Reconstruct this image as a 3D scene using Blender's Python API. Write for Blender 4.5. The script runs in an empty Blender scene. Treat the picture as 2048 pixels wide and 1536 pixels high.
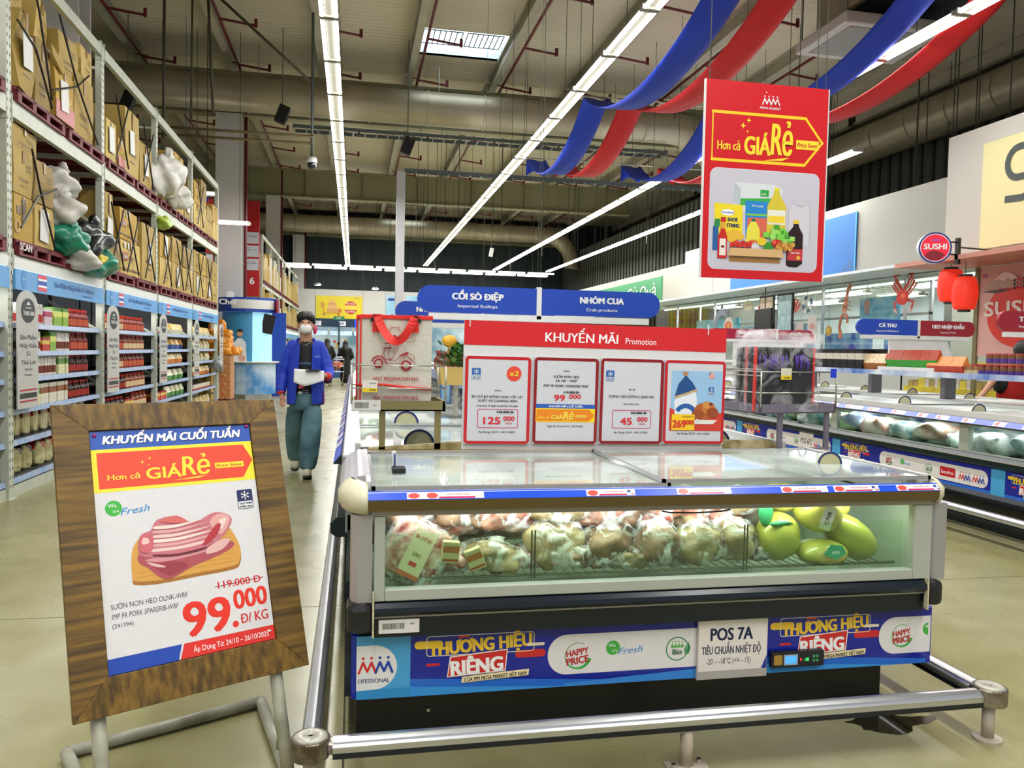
import bpy, bmesh, math, random
from mathutils import Vector, Matrix
R = math.radians
rnd = random.Random(7)
SC = bpy.context.scene
COL = SC.collection

# ------------------------------------------------------------ camera, light, exposure
cam_d = bpy.data.cameras.new('camera')
cam = bpy.data.objects.new('camera', cam_d); COL.objects.link(cam)
cam_d.sensor_width = 36; cam_d.lens = 1580 / 2048 * 36; cam_d.clip_start = .05; cam_d.clip_end = 200
_rt = Vector((0.98041805, -0.19590964, 0.0199965))
_dn = Vector((0.01120576, -0.04587757, -0.99888422))
_fw = Vector((0.19660844, 0.97954819, -0.04278388))
cam.matrix_world = Matrix((( _rt.x, -_dn.x, -_fw.x, 0), (_rt.y, -_dn.y, -_fw.y, 0), (_rt.z, -_dn.z, -_fw.z, 1.40), (0, 0, 0, 1)))
SC.camera = cam
SC.view_settings.view_transform = 'Standard'; SC.view_settings.look = 'None'
SC.view_settings.gamma = 1; SC.view_settings.use_curve_mapping = False
SC.view_settings.exposure = 0.12
W = bpy.data.worlds.new('hall_ambient_fill'); SC.world = W; W.use_nodes = True
W.node_tree.nodes['Background'].inputs[0].default_value = (.95, .97, 1, 1)
W.node_tree.nodes['Background'].inputs[1].default_value = 0.42  # even ambient fill added, let in by the unbuilt sides
TUBE = 7.5          # glow of the fluorescent tubes
SC.cycles.max_bounces = 8; SC.cycles.diffuse_bounces = 3; SC.cycles.glossy_bounces = 3
SC.cycles.transmission_bounces = 4; SC.cycles.transparent_max_bounces = 14
SC.cycles.caustics_reflective = False; SC.cycles.caustics_refractive = False
SC.cycles.sample_clamp_indirect = 4

def area_lamp(name, loc, sx, sy, power, col=(1, .99, .95)):
    d = bpy.data.lights.new(name, 'AREA'); d.shape = 'RECTANGLE'; d.size = sx; d.size_y = sy
    d.energy = power; d.color = col
    o = bpy.data.objects.new(name, d); COL.objects.link(o); o.location = loc
    return o

# ------------------------------------------------------------ materials
MATS = {}
def hx(h):
    h = h.lstrip('#')
    def s(c):
        c /= 255
        return c / 12.92 if c <= .04045 else ((c + .055) / 1.055) ** 2.4
    return tuple(s(int(h[i:i + 2], 16)) for i in (0, 2, 4))
def mat(name, color, rough=.5, metal=0., emit=0., noise=None, bump=None, alpha=1., spec=.5, coat=0., stretch=None, trans=0., dark=None):
    """principled material; colour varied by object-space noise, optional fine relief"""
    if name in MATS: return MATS[name]
    if isinstance(color, str): color = hx(color)
    m = bpy.data.materials.new(name); m.use_nodes = True
    nt = m.node_tree; b = nt.nodes['Principled BSDF']
    b.inputs['Base Color'].default_value = (*color, 1); b.inputs['Roughness'].default_value = rough
    b.inputs['Metallic'].default_value = metal; b.inputs['Alpha'].default_value = alpha
    b.inputs['Specular IOR Level'].default_value = spec; b.inputs['Coat Weight'].default_value = coat
    b.inputs['Transmission Weight'].default_value = trans
    if emit:
        b.inputs['Emission Color'].default_value = (*color, 1); b.inputs['Emission Strength'].default_value = emit
    tc = nt.nodes.new('ShaderNodeTexCoord')
    src = tc.outputs['Object']
    if stretch:
        mp = nt.nodes.new('ShaderNodeMapping'); mp.inputs['Scale'].default_value = stretch
        nt.links.new(src, mp.inputs['Vector']); src = mp.outputs['Vector']
    if noise:
        n = nt.nodes.new('ShaderNodeTexNoise'); n.inputs['Scale'].default_value = noise[0]; n.inputs['Detail'].default_value = 5
        nt.links.new(src, n.inputs['Vector'])
        r = nt.nodes.new('ShaderNodeValToRGB'); r.color_ramp.elements[0].position = .35; r.color_ramp.elements[1].position = .65
        k = 1 - noise[1]
        c0 = dark if dark is not None else tuple(c * k for c in color)
        if isinstance(c0, str): c0 = hx(c0)
        r.color_ramp.elements[0].color = (*c0, 1); r.color_ramp.elements[1].color = (*color, 1)
        nt.links.new(n.outputs['Fac'], r.inputs['Fac']); nt.links.new(r.outputs['Color'], b.inputs['Base Color'])
    if bump:
        n2 = nt.nodes.new('ShaderNodeTexNoise'); n2.inputs['Scale'].default_value = bump[0]; n2.inputs['Detail'].default_value = 3
        nt.links.new(src, n2.inputs['Vector'])
        bp = nt.nodes.new('ShaderNodeBump'); bp.inputs['Strength'].default_value = bump[1]; bp.inputs['Distance'].default_value = .01
        nt.links.new(n2.outputs['Fac'], bp.inputs['Height']); nt.links.new(bp.outputs['Normal'], b.inputs['Normal'])
    MATS[name] = m
    return m
def pm(h, rough=.42):
    """flat printed ink of one colour"""
    return mat('ink_' + h.lstrip('#'), h, rough, noise=(40, .03))
def glass(name, tint=(.93, .98, .96), rough=.02, fac=1.):
    if name in MATS: return MATS[name]
    m = bpy.data.materials.new(name); m.use_nodes = True; nt = m.node_tree; nt.nodes.clear()
    out = nt.nodes.new('ShaderNodeOutputMaterial'); mx = nt.nodes.new('ShaderNodeMixShader')
    tr = nt.nodes.new('ShaderNodeBsdfTransparent'); gl = nt.nodes.new('ShaderNodeBsdfGlossy'); fr = nt.nodes.new('ShaderNodeFresnel')
    tr.inputs[0].default_value = (*tint, 1); gl.inputs['Roughness'].default_value = rough; gl.inputs[0].default_value = (1, 1, 1, 1)
    fr.inputs[0].default_value = 1.52
    ml = nt.nodes.new('ShaderNodeMath'); ml.operation = 'MULTIPLY'; ml.inputs[1].default_value = fac; ml.use_clamp = True
    gm = nt.nodes.new('ShaderNodeNewGeometry'); iv = nt.nodes.new('ShaderNodeMath'); iv.operation = 'SUBTRACT'; iv.inputs[0].default_value = 1; nt.links.new(gm.outputs['Backfacing'], iv.inputs[1])
    m2 = nt.nodes.new('ShaderNodeMath'); m2.operation = 'MULTIPLY'; nt.links.new(ml.outputs[0], m2.inputs[0]); nt.links.new(iv.outputs[0], m2.inputs[1])
    nt.links.new(fr.outputs[0], ml.inputs[0]); nt.links.new(m2.outputs[0], mx.inputs[0]); nt.links.new(tr.outputs[0], mx.inputs[1]); nt.links.new(gl.outputs[0], mx.inputs[2])
    nt.links.new(mx.outputs[0], out.inputs[0]); MATS[name] = m
    return m
def film(name, tint=(1, 1, 1), lo=.05, hi=.6, scale=9, rough=.18):
    """crinkled clear plastic: mostly see-through with pale creases"""
    if name in MATS: return MATS[name]
    m = bpy.data.materials.new(name); m.use_nodes = True; nt = m.node_tree; b = nt.nodes['Principled BSDF']
    b.inputs['Base Color'].default_value = (*tint, 1); b.inputs['Roughness'].default_value = rough
    tc = nt.nodes.new('ShaderNodeTexCoord'); n = nt.nodes.new('ShaderNodeTexNoise'); n.inputs['Scale'].default_value = scale
    n.inputs['Detail'].default_value = 6; n.inputs['Distortion'].default_value = 1.5
    r = nt.nodes.new('ShaderNodeMapRange'); r.inputs['From Min'].default_value = .45; r.inputs['From Max'].default_value = .62
    r.inputs['To Min'].default_value = lo; r.inputs['To Max'].default_value = hi
    nt.links.new(tc.outputs['Object'], n.inputs['Vector']); nt.links.new(n.outputs['Fac'], r.inputs['Value']); nt.links.new(r.outputs[0], b.inputs['Alpha'])
    bp = nt.nodes.new('ShaderNodeBump'); bp.inputs['Strength'].default_value = .8; bp.inputs['Distance'].default_value = .01
    nt.links.new(n.outputs['Fac'], bp.inputs['Height']); nt.links.new(bp.outputs['Normal'], b.inputs['Normal'])
    MATS[name] = m
    return m

# ------------------------------------------------------------ mesh helpers
class MB:
    def __init__(s): s.v = []; s.f = []; s.m = []
    def add(s, vs, fs, m=0):
        o = len(s.v); s.v += [tuple(p) for p in vs]; s.f += [tuple(i + o for i in f) for f in fs]; s.m += [m] * len(fs); return s
    def box(s, x0, x1, y0, y1, z0, z1, m=0):
        vs = [(x, y, z) for x in (x0, x1) for y in (y0, y1) for z in (z0, z1)]
        return s.add(vs, [(0, 1, 3, 2), (4, 6, 7, 5), (0, 4, 5, 1), (2, 3, 7, 6), (0, 2, 6, 4), (1, 5, 7, 3)], m)
    def obox(s, c, size, mat3=None, m=0):
        c = Vector(c); hx_, hy, hz = (k / 2 for k in size); vs = []
        for x in (-hx_, hx_):
            for y in (-hy, hy):
                for z in (-hz, hz):
                    p = Vector((x, y, z)); p = (mat3 @ p) if mat3 else p; vs.append(c + p)
        return s.add(vs, [(0, 1, 3, 2), (4, 6, 7, 5), (0, 4, 5, 1), (2, 3, 7, 6), (0, 2, 6, 4), (1, 5, 7, 3)], m)
    def bar(s, p, q, w, h, m=0, up=(0, 0, 1)):
        p = Vector(p); q = Vector(q); d = (q - p); L = d.length; d.normalize()
        u = Vector(up); sd = d.cross(u)
        if sd.length < 1e-4: sd = d.cross(Vector((0, 1, 0)))
        sd.normalize(); u = sd.cross(d)
        return s.obox((p + q) / 2, (w, L, h), Matrix((sd, d, u)).transposed(), m)
    def tube(s, pts, r, n=8, m=0, caps=True, flat=1.):
        pts = [Vector(p) for p in pts]; N = len(pts); rs = r if isinstance(r, (list, tuple)) else [r] * N
        t0 = (pts[1] - pts[0]).normalized(); a = t0.orthogonal().normalized()
        if abs(t0.z) < .9: a = t0.cross(Vector((0, 0, 1))).normalized()
        vs = []
        for i, p in enumerate(pts):
            t = (pts[min(i + 1, N - 1)] - pts[max(i - 1, 0)]).normalized()
            a = (a - t * a.dot(t)).normalized(); b = t.cross(a)
            for k in range(n):
                th = 2 * math.pi * k / n; vs.append(p + (a * math.cos(th) + b * math.sin(th) * flat) * rs[i])
        fs = [(i * n + k, i * n + (k + 1) % n, (i + 1) * n + (k + 1) % n, (i + 1) * n + k) for i in range(N - 1) for k in range(n)]
        if caps: fs += [tuple(range(n - 1, -1, -1)), tuple((N - 1) * n + k for k in range(n))]
        return s.add(vs, fs, m)
    def lathe(s, prof, n=16, c=(0, 0, 0), m=0, sx=1., sy=1.):
        vs = [(c[0] + r * math.cos(2 * math.pi * k / n) * sx, c[1] + r * math.sin(2 * math.pi * k / n) * sy, c[2] + z) for r, z in prof for k in range(n)]
        N = len(prof); ms = m if isinstance(m, (list, tuple)) else [m] * (N - 1)
        o = len(s.v); s.v += vs
        for i in range(N - 1):
            for k in range(n):
                s.f.append((o + i * n + k, o + i * n + (k + 1) % n, o + (i + 1) * n + (k + 1) % n, o + (i + 1) * n + k)); s.m.append(ms[i])
        s.f.append(tuple(o + k for k in range(n - 1, -1, -1))); s.m.append(ms[0])
        s.f.append(tuple(o + (N - 1) * n + k for k in range(n))); s.m.append(ms[-1])
        return s
    def prism(s, pts, o, u, v, d, m=0):
        """2-D outline pts on plane o,u,v pushed by vector d"""
        o, u, v, d = Vector(o), Vector(u), Vector(v), Vector(d); n = len(pts)
        a = [o + u * x + v * y for x, y in pts]; b = [p + d for p in a]
        return s.add(a + b, [tuple(range(n)), tuple(range(2 * n - 1, n - 1, -1))] + [(i, i + n, (i + 1) % n + n, (i + 1) % n) for i in range(n)], m)
    def blob(s, c, r, seed=0, amp=.12, nu=14, nv=9, m=0, rot=None, power=1., fold=0.):
        g = random.Random(seed); ph = [(g.uniform(0, 6.3), g.uniform(0, 6.3), g.choice((2, 3, 4, 5)), g.choice((1, 2, 3, 4))) for _ in range(5)]
        vs = []; c = Vector(c)
        for j in range(nv + 1):
            th = math.pi * j / nv
            for i in range(nu):
                fi = 2 * math.pi * i / nu
                k = 1 + amp * sum(math.sin(a + p * fi) * math.sin(b + q * th) for a, b, p, q in ph) / 2 * math.sin(th)
                if fold: k *= 1 + fold * (abs(math.sin(7 * fi + 3 * th + ph[0][0])) - abs(math.sin(5 * fi - 6 * th + ph[1][1])) + .6 * math.sin(11 * th + 4 * fi)) * math.sin(th) ** .5
                f = lambda t: math.copysign(abs(t) ** power, t)
                p = Vector((f(math.sin(th)) * f(math.cos(fi)) * r[0] * k, f(math.sin(th)) * f(math.sin(fi)) * r[1] * k, f(math.cos(th)) * r[2] * k))
                vs.append(c + ((rot @ p) if rot else p))
        fs = [(j * nu + i, (j + 1) * nu + i, (j + 1) * nu + (i + 1) % nu, j * nu + (i + 1) % nu) for j in range(nv) for i in range(nu)]
        return s.add(vs, fs, m)
OFF = {}
def root_of(o):
    while o.parent: o = o.parent
    return o
def tag(o, label=None, cat=None, group=None, kind=None):
    if label: o['label'] = label
    if cat: o['category'] = cat
    if group: o['group'] = group
    if kind: o['kind'] = kind
    return o
SPLIT = {'corner_upright', 'lid_track', 'side_body', 'side_glass', 'side_profile', 'sealant_bead', 'frame', 'glass_frame', 'end_cap', 'foot_plate', 'red_piping', 'red_cuffs', 'sleeve', 'top_lip', 'side_bumper', 'lower_glass_frame', 'clear_tie', 'mask_loops', 'shoes', 'post', 'rail', 'end_bracket', 'white_edge', 'lid_frame', 'black_cap', 'joint_sleeve', 'curb', 'flange'}
def pieces(b):
    par = list(range(len(b.v)))
    def fd(i):
        while par[i] != i: par[i] = par[par[i]]; i = par[i]
        return i
    for f in b.f:
        for q in f[1:]: par[fd(q)] = fd(f[0])
    gr = {}
    for f, m in zip(b.f, b.m): gr.setdefault(fd(f[0]), []).append((f, m))
    out = []
    for fs in gr.values():
        ids = sorted({q for f, _ in fs for q in f}); ix = {q: i for i, q in enumerate(ids)}; p = MB()
        p.v = [b.v[q] for q in ids]; p.f = [tuple(ix[q] for q in f) for f, _ in fs]; p.m = [m for _, m in fs]; out.append(p)
    return out
def build(b, name, parent=None, *a, **k):
    if name in SPLIT and parent is not None:
        ps = pieces(b)
        if 1 < len(ps) <= 12: return [build1(p, name, parent, *a, **k) for p in ps][0]
    return build1(b, name, parent, *a, **k)
def build1(b, name, parent=None, mats=(), smooth=False, bevel=0., label=None, kind=None, clean=False):
    me = bpy.data.meshes.new(name); vs = b.v
    if parent is not None:
        off = OFF.get(root_of(parent).name)
        if off is not None: vs = [(x - off[0], y - off[1], z - off[2]) for x, y, z in vs]
    me.from_pydata(vs, [], b.f)
    if not isinstance(mats, (list, tuple)): mats = [mats]
    for m in mats: me.materials.append(m)
    if len(mats) > 1: me.polygons.foreach_set('material_index', b.m)
    if smooth: me.polygons.foreach_set('use_smooth', [True] * len(me.polygons))
    me.validate(); me.update()
    o = bpy.data.objects.new(name, me); COL.objects.link(o)
    if parent is not None: o.parent = parent
    if bevel:
        md = o.modifiers.new('bevel', 'BEVEL'); md.width = bevel; md.segments = 2; md.limit_method = 'ANGLE'
    if label: o['label'] = label
    if kind: o['kind'] = kind
    return o
def thing(name, label, cat, loc=(0, 0, 0), rotz=0, group=None, world=True):
    """Empty at the thing's base; with world=True its parts are given in world coordinates (rotz must be 0)"""
    o = bpy.data.objects.new(name, None); COL.objects.link(o); o.location = loc; o.rotation_euler = (0, 0, rotz)
    o.empty_display_size = .1
    tag(o, label, cat, group)
    if world: OFF[o.name] = tuple(loc)
    return o
def struct(b, name, mats, **k):
    o = build(b, name, None, mats, **k); o['kind'] = 'structure'; return o
def dup(src, loc, rotz=0., label=None, group=None, scale=None, rot=None):
    def cp(o, par):
        c = o.copy(); COL.objects.link(c); c.parent = par
        for ch in o.children: cp(ch, c)
        return c
    r = cp(src, None); r.location = loc; r.rotation_euler = rot if rot else (0, 0, rotz)
    if label: r['label'] = label
    if group: r['group'] = group
    if scale: r.scale = scale
    return r
def place(o, loc, rotz=0.): o.location = loc; o.rotation_euler = (0, 0, rotz); return o

# ------------------------------------------------------------ flat print
import unicodedata
TXT = {}; GLY = {}
def _raw(t, res=3):
    c = bpy.data.curves.new('t', 'FONT'); c.body = t; c.resolution_u = res; c.size = 1
    o = bpy.data.objects.new('t', c); me = bpy.data.meshes.new_from_object(o)
    r = [(v.co.x, v.co.y) for v in me.vertices], [tuple(p.vertices) for p in me.polygons]
    bpy.data.meshes.remove(me); bpy.data.objects.remove(o); bpy.data.curves.remove(c); return r
def _wd(t): v = [p[0] for p in _raw(t, 1)[0]]; return max(v) - min(v)
def glyph(ch):
    """outline of one letter, its advance; horns and crossbars are added as strokes of their own"""
    if ch not in GLY:
        if 'bar' not in GLY: GLY['bar'] = _wd('||')
        d = unicodedata.normalize('NFD', ch); horn = chr(0x31b) in d; base = unicodedata.normalize('NFC', d.replace(chr(0x31b), '')).replace(chr(0x110), 'D').replace(chr(0x111), 'd')
        vs, fs = _raw(base) if base.strip() else ([], []); adv = _wd('|' + base + '|') - GLY['bar']; vs = [(x, y, 0.) for x, y in vs]; fs = list(fs)
        def quad(q): n = len(vs); vs.extend((x, y, .35) for x, y in q); fs.append(tuple(range(n, n + len(q))))
        if vs:
            low = unicodedata.normalize('NFD', base)[0]; bx = [p for p in _raw(low, 1)[0]]; x0, x1, y1 = min(p[0] for p in bx), max(p[0] for p in bx), max(p[1] for p in bx)
            if horn: k = .06 if low in 'uU' else .0; quad([(x1 - .09 + k, y1 - .1), (x1 - .02 + k, y1 - .12), (x1 + .07 + k, y1 - .03), (x1 + .08 + k, y1 + .06), (x1 - .0 + k, y1 + .05), (x1 - .01 + k, y1 - .02)])
            if ch == chr(0x110): quad([(x0 - .07, .32), (x0 + .26, .32), (x0 + .26, .40), (x0 - .07, .40)])
            if ch == chr(0x111): quad([(x1 - .25, y1 - .15), (x1 + .06, y1 - .15), (x1 + .06, y1 - .08), (x1 - .25, y1 - .08)])
        GLY[ch] = (vs, fs, adv)
    return GLY[ch]
def glyphs(s, bold, shear=0.):
    k = (s, shear)
    if k not in TXT:
        V = []; F = []; x = 0
        for ch in s:
            vs, fs, adv = glyph(ch); n = len(V)
            V += [(px + x + shear * py, py, lz) for px, py, lz in vs]; F += [tuple(q + n for q in f) for f in fs]; x += adv
        TXT[k] = (V, F)
    return TXT[k]
class Canvas:
    """draws layered flat shapes on a plane; becomes one print mesh"""
    def __init__(s, o, u, v, eps=.0004):
        s.o, s.u, s.v = Vector(o), Vector(u), Vector(v); s.n = s.u.cross(s.v).normalized(); s.eps = eps; s.lay = []
        s.b = MB(); s.cols = []
    def ci(s, col):
        if col not in s.cols: s.cols.append(col)
        return s.cols.index(col)
    def put(s, pts, faces, col, step=1.):
        m = s.ci(col); X = [p[0] for p in pts]; Y = [p[1] for p in pts]; bb = (min(X), max(X), min(Y), max(Y)); o = (s.o.x, s.o.z)
        k = max([q[4] for q in s.lay if q[0] < bb[1] and q[1] > bb[0] and q[2] < bb[3] and q[3] > bb[2]], default=0) + step
        s.lay.append((*bb, k)); e = s.n * s.eps * k
        s.b.add([s.o + s.u * p[0] + s.v * p[1] + (e + s.n * s.eps * p[2] if len(p) > 2 else e) for p in pts], faces, m)
        return s
    def poly(s, pts, col): return s.put(pts, [tuple(range(len(pts)))], col)
    def rect(s, x0, y0, x1, y1, col): return s.poly([(x0, y0), (x1, y0), (x1, y1), (x0, y1)], col)
    def rr(s, x0, y0, x1, y1, r, col, n=6, left=True, right=True):
        p = []
        for cx, cy, a in ((x1 - r, y0 + r, -90), (x1 - r, y1 - r, 0), (x0 + r, y1 - r, 90), (x0 + r, y0 + r, 180)):
            isr = cx > (x0 + x1) / 2 or (abs(cx - (x0 + x1) / 2) < 1e-9 and a in (-90, 0))
            if (isr and not right): p.append((x1, y0 if a == -90 else y1)); continue
            if (not isr and not left): p.append((x0, y1 if a == 90 else y0)); continue
            p += [(cx + r * math.cos(R(a + 90 * i / n)), cy + r * math.sin(R(a + 90 * i / n))) for i in range(n + 1)]
        return s.poly(p, col)
    def frame(s, x0, y0, x1, y1, r, w, col, n=5):
        def ring(d):
            q = []
            for cx, cy, a in ((x1 - r, y0 + r, -90), (x1 - r, y1 - r, 0), (x0 + r, y1 - r, 90), (x0 + r, y0 + r, 180)):
                q += [(cx + (r - d) * math.cos(R(a + 90 * i / n)), cy + (r - d) * math.sin(R(a + 90 * i / n))) for i in range(n + 1)]
            return q
        a, b = ring(0), ring(w); N = len(a)
        return s.put(a + b, [(i, (i + 1) % N, (i + 1) % N + N, i + N) for i in range(N)], col)
    def disc(s, x, y, r, col, ry=None, n=24, a0=0, a1=360):
        ry = ry or r
        return s.poly([(x + r * math.cos(R(a0 + (a1 - a0) * i / n)), y + ry * math.sin(R(a0 + (a1 - a0) * i / n))) for i in range(n if a1 - a0 == 360 else n + 1)], col)
    def arc(s, x, y, r, w, a0, a1, col, n=20, w1=None, ry=1.):
        pts = []
        for i in range(n + 1):
            a = R(a0 + (a1 - a0) * i / n); ww = w if w1 is None else w + (w1 - w) * i / n
            pts += [(x + (r - ww / 2) * math.cos(a), y + (r - ww / 2) * math.sin(a) * ry), (x + (r + ww / 2) * math.cos(a), y + (r + ww / 2) * math.sin(a) * ry)]
        return s.put(pts, [(2 * i, 2 * i + 1, 2 * i + 3, 2 * i + 2) for i in range(n)], col)
    def line(s, pts, w, col, closed=False):
        if closed: pts = list(pts) + [pts[0]]
        vs = []; N = len(pts)
        for i, p in enumerate(pts):
            a = Vector(pts[max(i - 1, 0)]); b = Vector(pts[min(i + 1, N - 1)])
            if closed and i in (0, N - 1): a = Vector(pts[-2]); b = Vector(pts[1])
            d = (b - a); d = d.normalized() if d.length else Vector((1, 0)); q = Vector((-d.y, d.x)) * w / 2
            vs += [(p[0] + q.x, p[1] + q.y), (p[0] - q.x, p[1] - q.y)]
        return s.put(vs, [(2 * i, 2 * i + 1, 2 * i + 3, 2 * i + 2) for i in range(N - 1)], col)
    def text(s, t, x, y, h, col, w=None, align='c', bold=.02, shear=0., rot=0.):
        """x is the centre (or left edge with align='l'), y the baseline, h the capital height, w the fitted width"""
        vs, fs = glyphs(t, 0., shear)
        if not vs: return s
        x0 = min(p[0] for p in vs); x1 = max(p[0] for p in vs); k = h / .73
        sx = (w / (x1 - x0)) if w else k
        wd = (x1 - x0) * sx; ox = {'c': -wd / 2, 'l': 0, 'r': -wd}[align]
        c, sn = math.cos(R(rot)), math.sin(R(rot)); out = []
        for px, py, lz in vs:
            a = (px - x0) * sx + ox; b = py * k
            out.append((x + a * c - b * sn, y + a * sn + b * c, lz))
        if bold >= .015:      # thickened by overlapping shifted copies
            d = bold * k * .9
            for ax, ay in ((-d, -d * .5), (d, -d * .5), (-d, d * .5)) if bold >= .03 else ((-d, 0),): s.put([(px + ax, py + ay, lz) for px, py, lz in out], fs, col, .8)
            return s.put([(px + d, py + (d * .5 if bold >= .03 else 0), lz) for px, py, lz in out], fs, col, .8)
        return s.put(out, fs, col)
    def done(s, name, parent=None, rough=.42, label=None):
        mats = [c if not isinstance(c, str) else pm(c, rough) for c in s.cols]
        return build(s.b, name, parent, mats, label=label)
# ---- shop marks used on several prints
def mm_logo(c, x, y, s, red='#e02a2a', blue='#1b3fb0', third=None):
    """two zig-zag figures with round heads, s = height"""
    w = s * .13
    def fig(x0, col):
        pts = [(x0, y), (x0 + s * .24, y + s * .62), (x0 + s * .48, y + s * .08), (x0 + s * .72, y + s * .62), (x0 + s * .96, y)]
        for a, b in zip(pts, pts[1:]): c.line([a, b], w, col)
        for p in pts: c.disc(p[0], p[1], w / 2, col, n=10)
        for k in (.24, .72): c.disc(x0 + s * k, y + s * .86, s * .085, col, n=12)
    fig(x, red); fig(x + s * .96, blue)
def we_fresh(c, x, y, s, full=True):
    c.disc(x, y, s, '#45b649', n=24)
    c.text('We', x - s * .15, y + s * .12, s * .5, '#ffffff', bold=.01); c.text('are', x + s * .25, y - s * .55, s * .42, '#ffffff', bold=.01)
    if full:
        c.text('Fresh', x + s * .75, y - s * 1.0, s * .95, '#1f8fd6', w=s * 3.6, align='l', shear=.35, bold=-.005, rot=4)
def happy(c, x, y, s):
    c.arc(x, y, s, s * .05, 60, 250, '#7fb86a', n=18, w1=s * .12); c.arc(x, y, s * .98, s * .06, 215, 345, '#35b44a', n=16, w1=s * .3)
    c.text('HAPPY', x, y + s * .06, s * .5, '#c8202a', w=s * 1.75, bold=.03, rot=8); c.text('PRICE', x + s * .02, y - s * .6, s * .56, '#c8202a', w=s * 1.75, bold=.03, rot=8)
def bio(c, x, y, s):
    c.arc(x, y, s, s * .1, 30, 330, '#1f8a4c', n=26); c.text('Bio', x, y - s * .5, s * .5, '#17653a', bold=.03)
    for k in (-.45, -.15, .15, .45): c.poly([(x + (k - .17) * s, y + s * .12), (x + k * s, y + s * .5), (x + (k + .17) * s, y + s * .12)], '#4fb83c'); c.disc(x + k * s, y + s * .62, s * .06, '#4fb83c', n=8)
    c.poly([(x + s * .72, y - s * .62), (x + s * .66, y - s * .1), (x + s * .98, y + s * .62), (x + s * 1.22, y + s * .1), (x + s * 1.1, y - s * .4)], '#1f8a4c')
    c.line([(x + s * .7, y - s * .75), (x + s * .98, y + s * .4)], s * .05, '#bfe0b0')
def rieng(c, x, y, s):
    """the THUONG HIEU RIENG badge; x,y lower-left, s = height, width 3 s"""
    c.rr(x - s * .35, y + s * .78, x + s * .38, y + s * .98, s * .1, '#ffd23c'); c.rr(x + s * .75, y + s * 1.02, x + s * 1.05, y + s * 1.09, s * .03, '#d8262c')
    c.rr(x + s * 2.25, y + s * .42, x + s * 3.05, y + s * .62, s * .08, '#d8262c'); c.rr(x - s * .05, y + s * .33, x + s * .3, y + s * .4, s * .03, '#d8262c')
    c.frame(x - s * .05, y + s * .58, x + s * 2.75, y + s * 1.1, s * .08, s * .02, '#f4e9c0')
    c.text('THƯƠNG HIỆU', x + s * 1.35, y + s * .67, s * .34, '#ffd23c', w=s * 2.65, bold=.05, rot=3)
    c.rr(x + s * 2.55, y + s * .72, x + s * 3.02, y + s * .8, s * .03, '#f7ecc8')
    c.poly([(x + s * .48, y + s * .02), (x + s * 2.0, y + s * .1), (x + s * 2.05, y + s * .68), (x + s * .55, y + s * .56)], '#fbe9dc')
    c.poly([(x + s * .51, y + s * .05), (x + s * 1.97, y + s * .13), (x + s * 2.02, y + s * .65), (x + s * .58, y + s * .53)], '#d8262c')
    c.text('RIÊNG', x + s * 1.26, y + s * .1, s * .38, '#ffffff', w=s * 1.32, bold=.05, rot=3)
    c.poly([(x + s * .85, y - s * .14), (x + s * 2.6, y - s * .04), (x + s * 2.62, y + s * .13), (x + s * .87, y + s * .02)], '#fbe7b4')
    c.text('CỦA MM MEGA MARKET VIỆT NAM', x + s * 1.74, y - s * .075, s * .11, '#0b1030', w=s * 1.62, bold=.02, rot=3)
def gia_re(c, x0, y0, x1, y1, col='#ffe23a', small=True):
    """the words Hon ca GIA RE inside x0..x1, y0..y1"""
    w = x1 - x0; h = y1 - y0
    c.text('Hơn cả', x0 + w * .13, y0 + h * .18, h * .2, col, w=w * .21, bold=.02)
    c.text('GIÁ', x0 + w * .4, y0 + h * .12, h * .4, col, w=w * .24, bold=.03)
    c.text('Rẻ', x0 + w * .63, y0 + h * .14, h * .72, col, w=w * .2, bold=.02, shear=.08)
    c.poly([(x0 + w * .46, y0), (x0 + w * .6, y0 + h * .06), (x0 + w * .71, y0 + h * .1), (x0 + w * .64, y0 + h * .02)], col)
    c.rect(x0 + w * .77, y0 + h * .3, x0 + w * .99, y0 + h * .5, col); c.text('Price Saver', x0 + w * .88, y0 + h * .35, h * .1, '#c8202a', w=w * .2, shear=.2, bold=.02)
    for a, b, r in ((.26, .72, .07), (.31, .84, .06), (.3, .6, .035)):
        X, Y, q = x0 + w * a, y0 + h * b, h * r
        c.poly([(X, Y - q), (X + q * .25, Y - q * .25), (X + q, Y), (X + q * .25, Y + q * .25), (X, Y + q), (X - q * .25, Y + q * .25), (X - q, Y), (X - q * .25, Y - q * .25)], col)
def snow(c, x, y, s, col='#ffffff'):
    for k in range(6):
        a = R(90 + 60 * k); d = Vector((math.cos(a), math.sin(a))); c.line([(x, y), (x + d.x * s, y + d.y * s)], s * .13, col)
        for q in (.5, .78):
            for sg in (-1, 1):
                e = Vector((math.cos(a + sg * .9), math.sin(a + sg * .9))) * s * .25
                c.line([(x + d.x * s * q, y + d.y * s * q), (x + d.x * s * q + e.x, y + d.y * s * q + e.y)], s * .09, col)
def frozen_badge(c, x, y, w, col='#152a5e'):
    h = w * 1.25
    c.rr(x, y, x + w, y + h, w * .1, col); c.rr(x + w * .04, y + w * .04, x + w * .96, y + h * .4, w * .08, '#f4f4f2')
    snow(c, x + w / 2, y + h * .69, w * .28)
    c.text('THỰC PHẨM', x + w / 2, y + h * .24, h * .1, col, w=w * .82, bold=.03); c.text('ĐÔNG LẠNH', x + w / 2, y + h * .08, h * .1, col, w=w * .82, bold=.03)
def barcode(c, x, y, w, h, col='#15151a'):
    g = random.Random(3); X = x
    while X < x + w:
        q = g.choice((.006, .01, .016)) * w * 1.6; c.rect(X, y, min(X + q, x + w), y + h, col); X += q + g.choice((.012, .02)) * w
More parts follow.
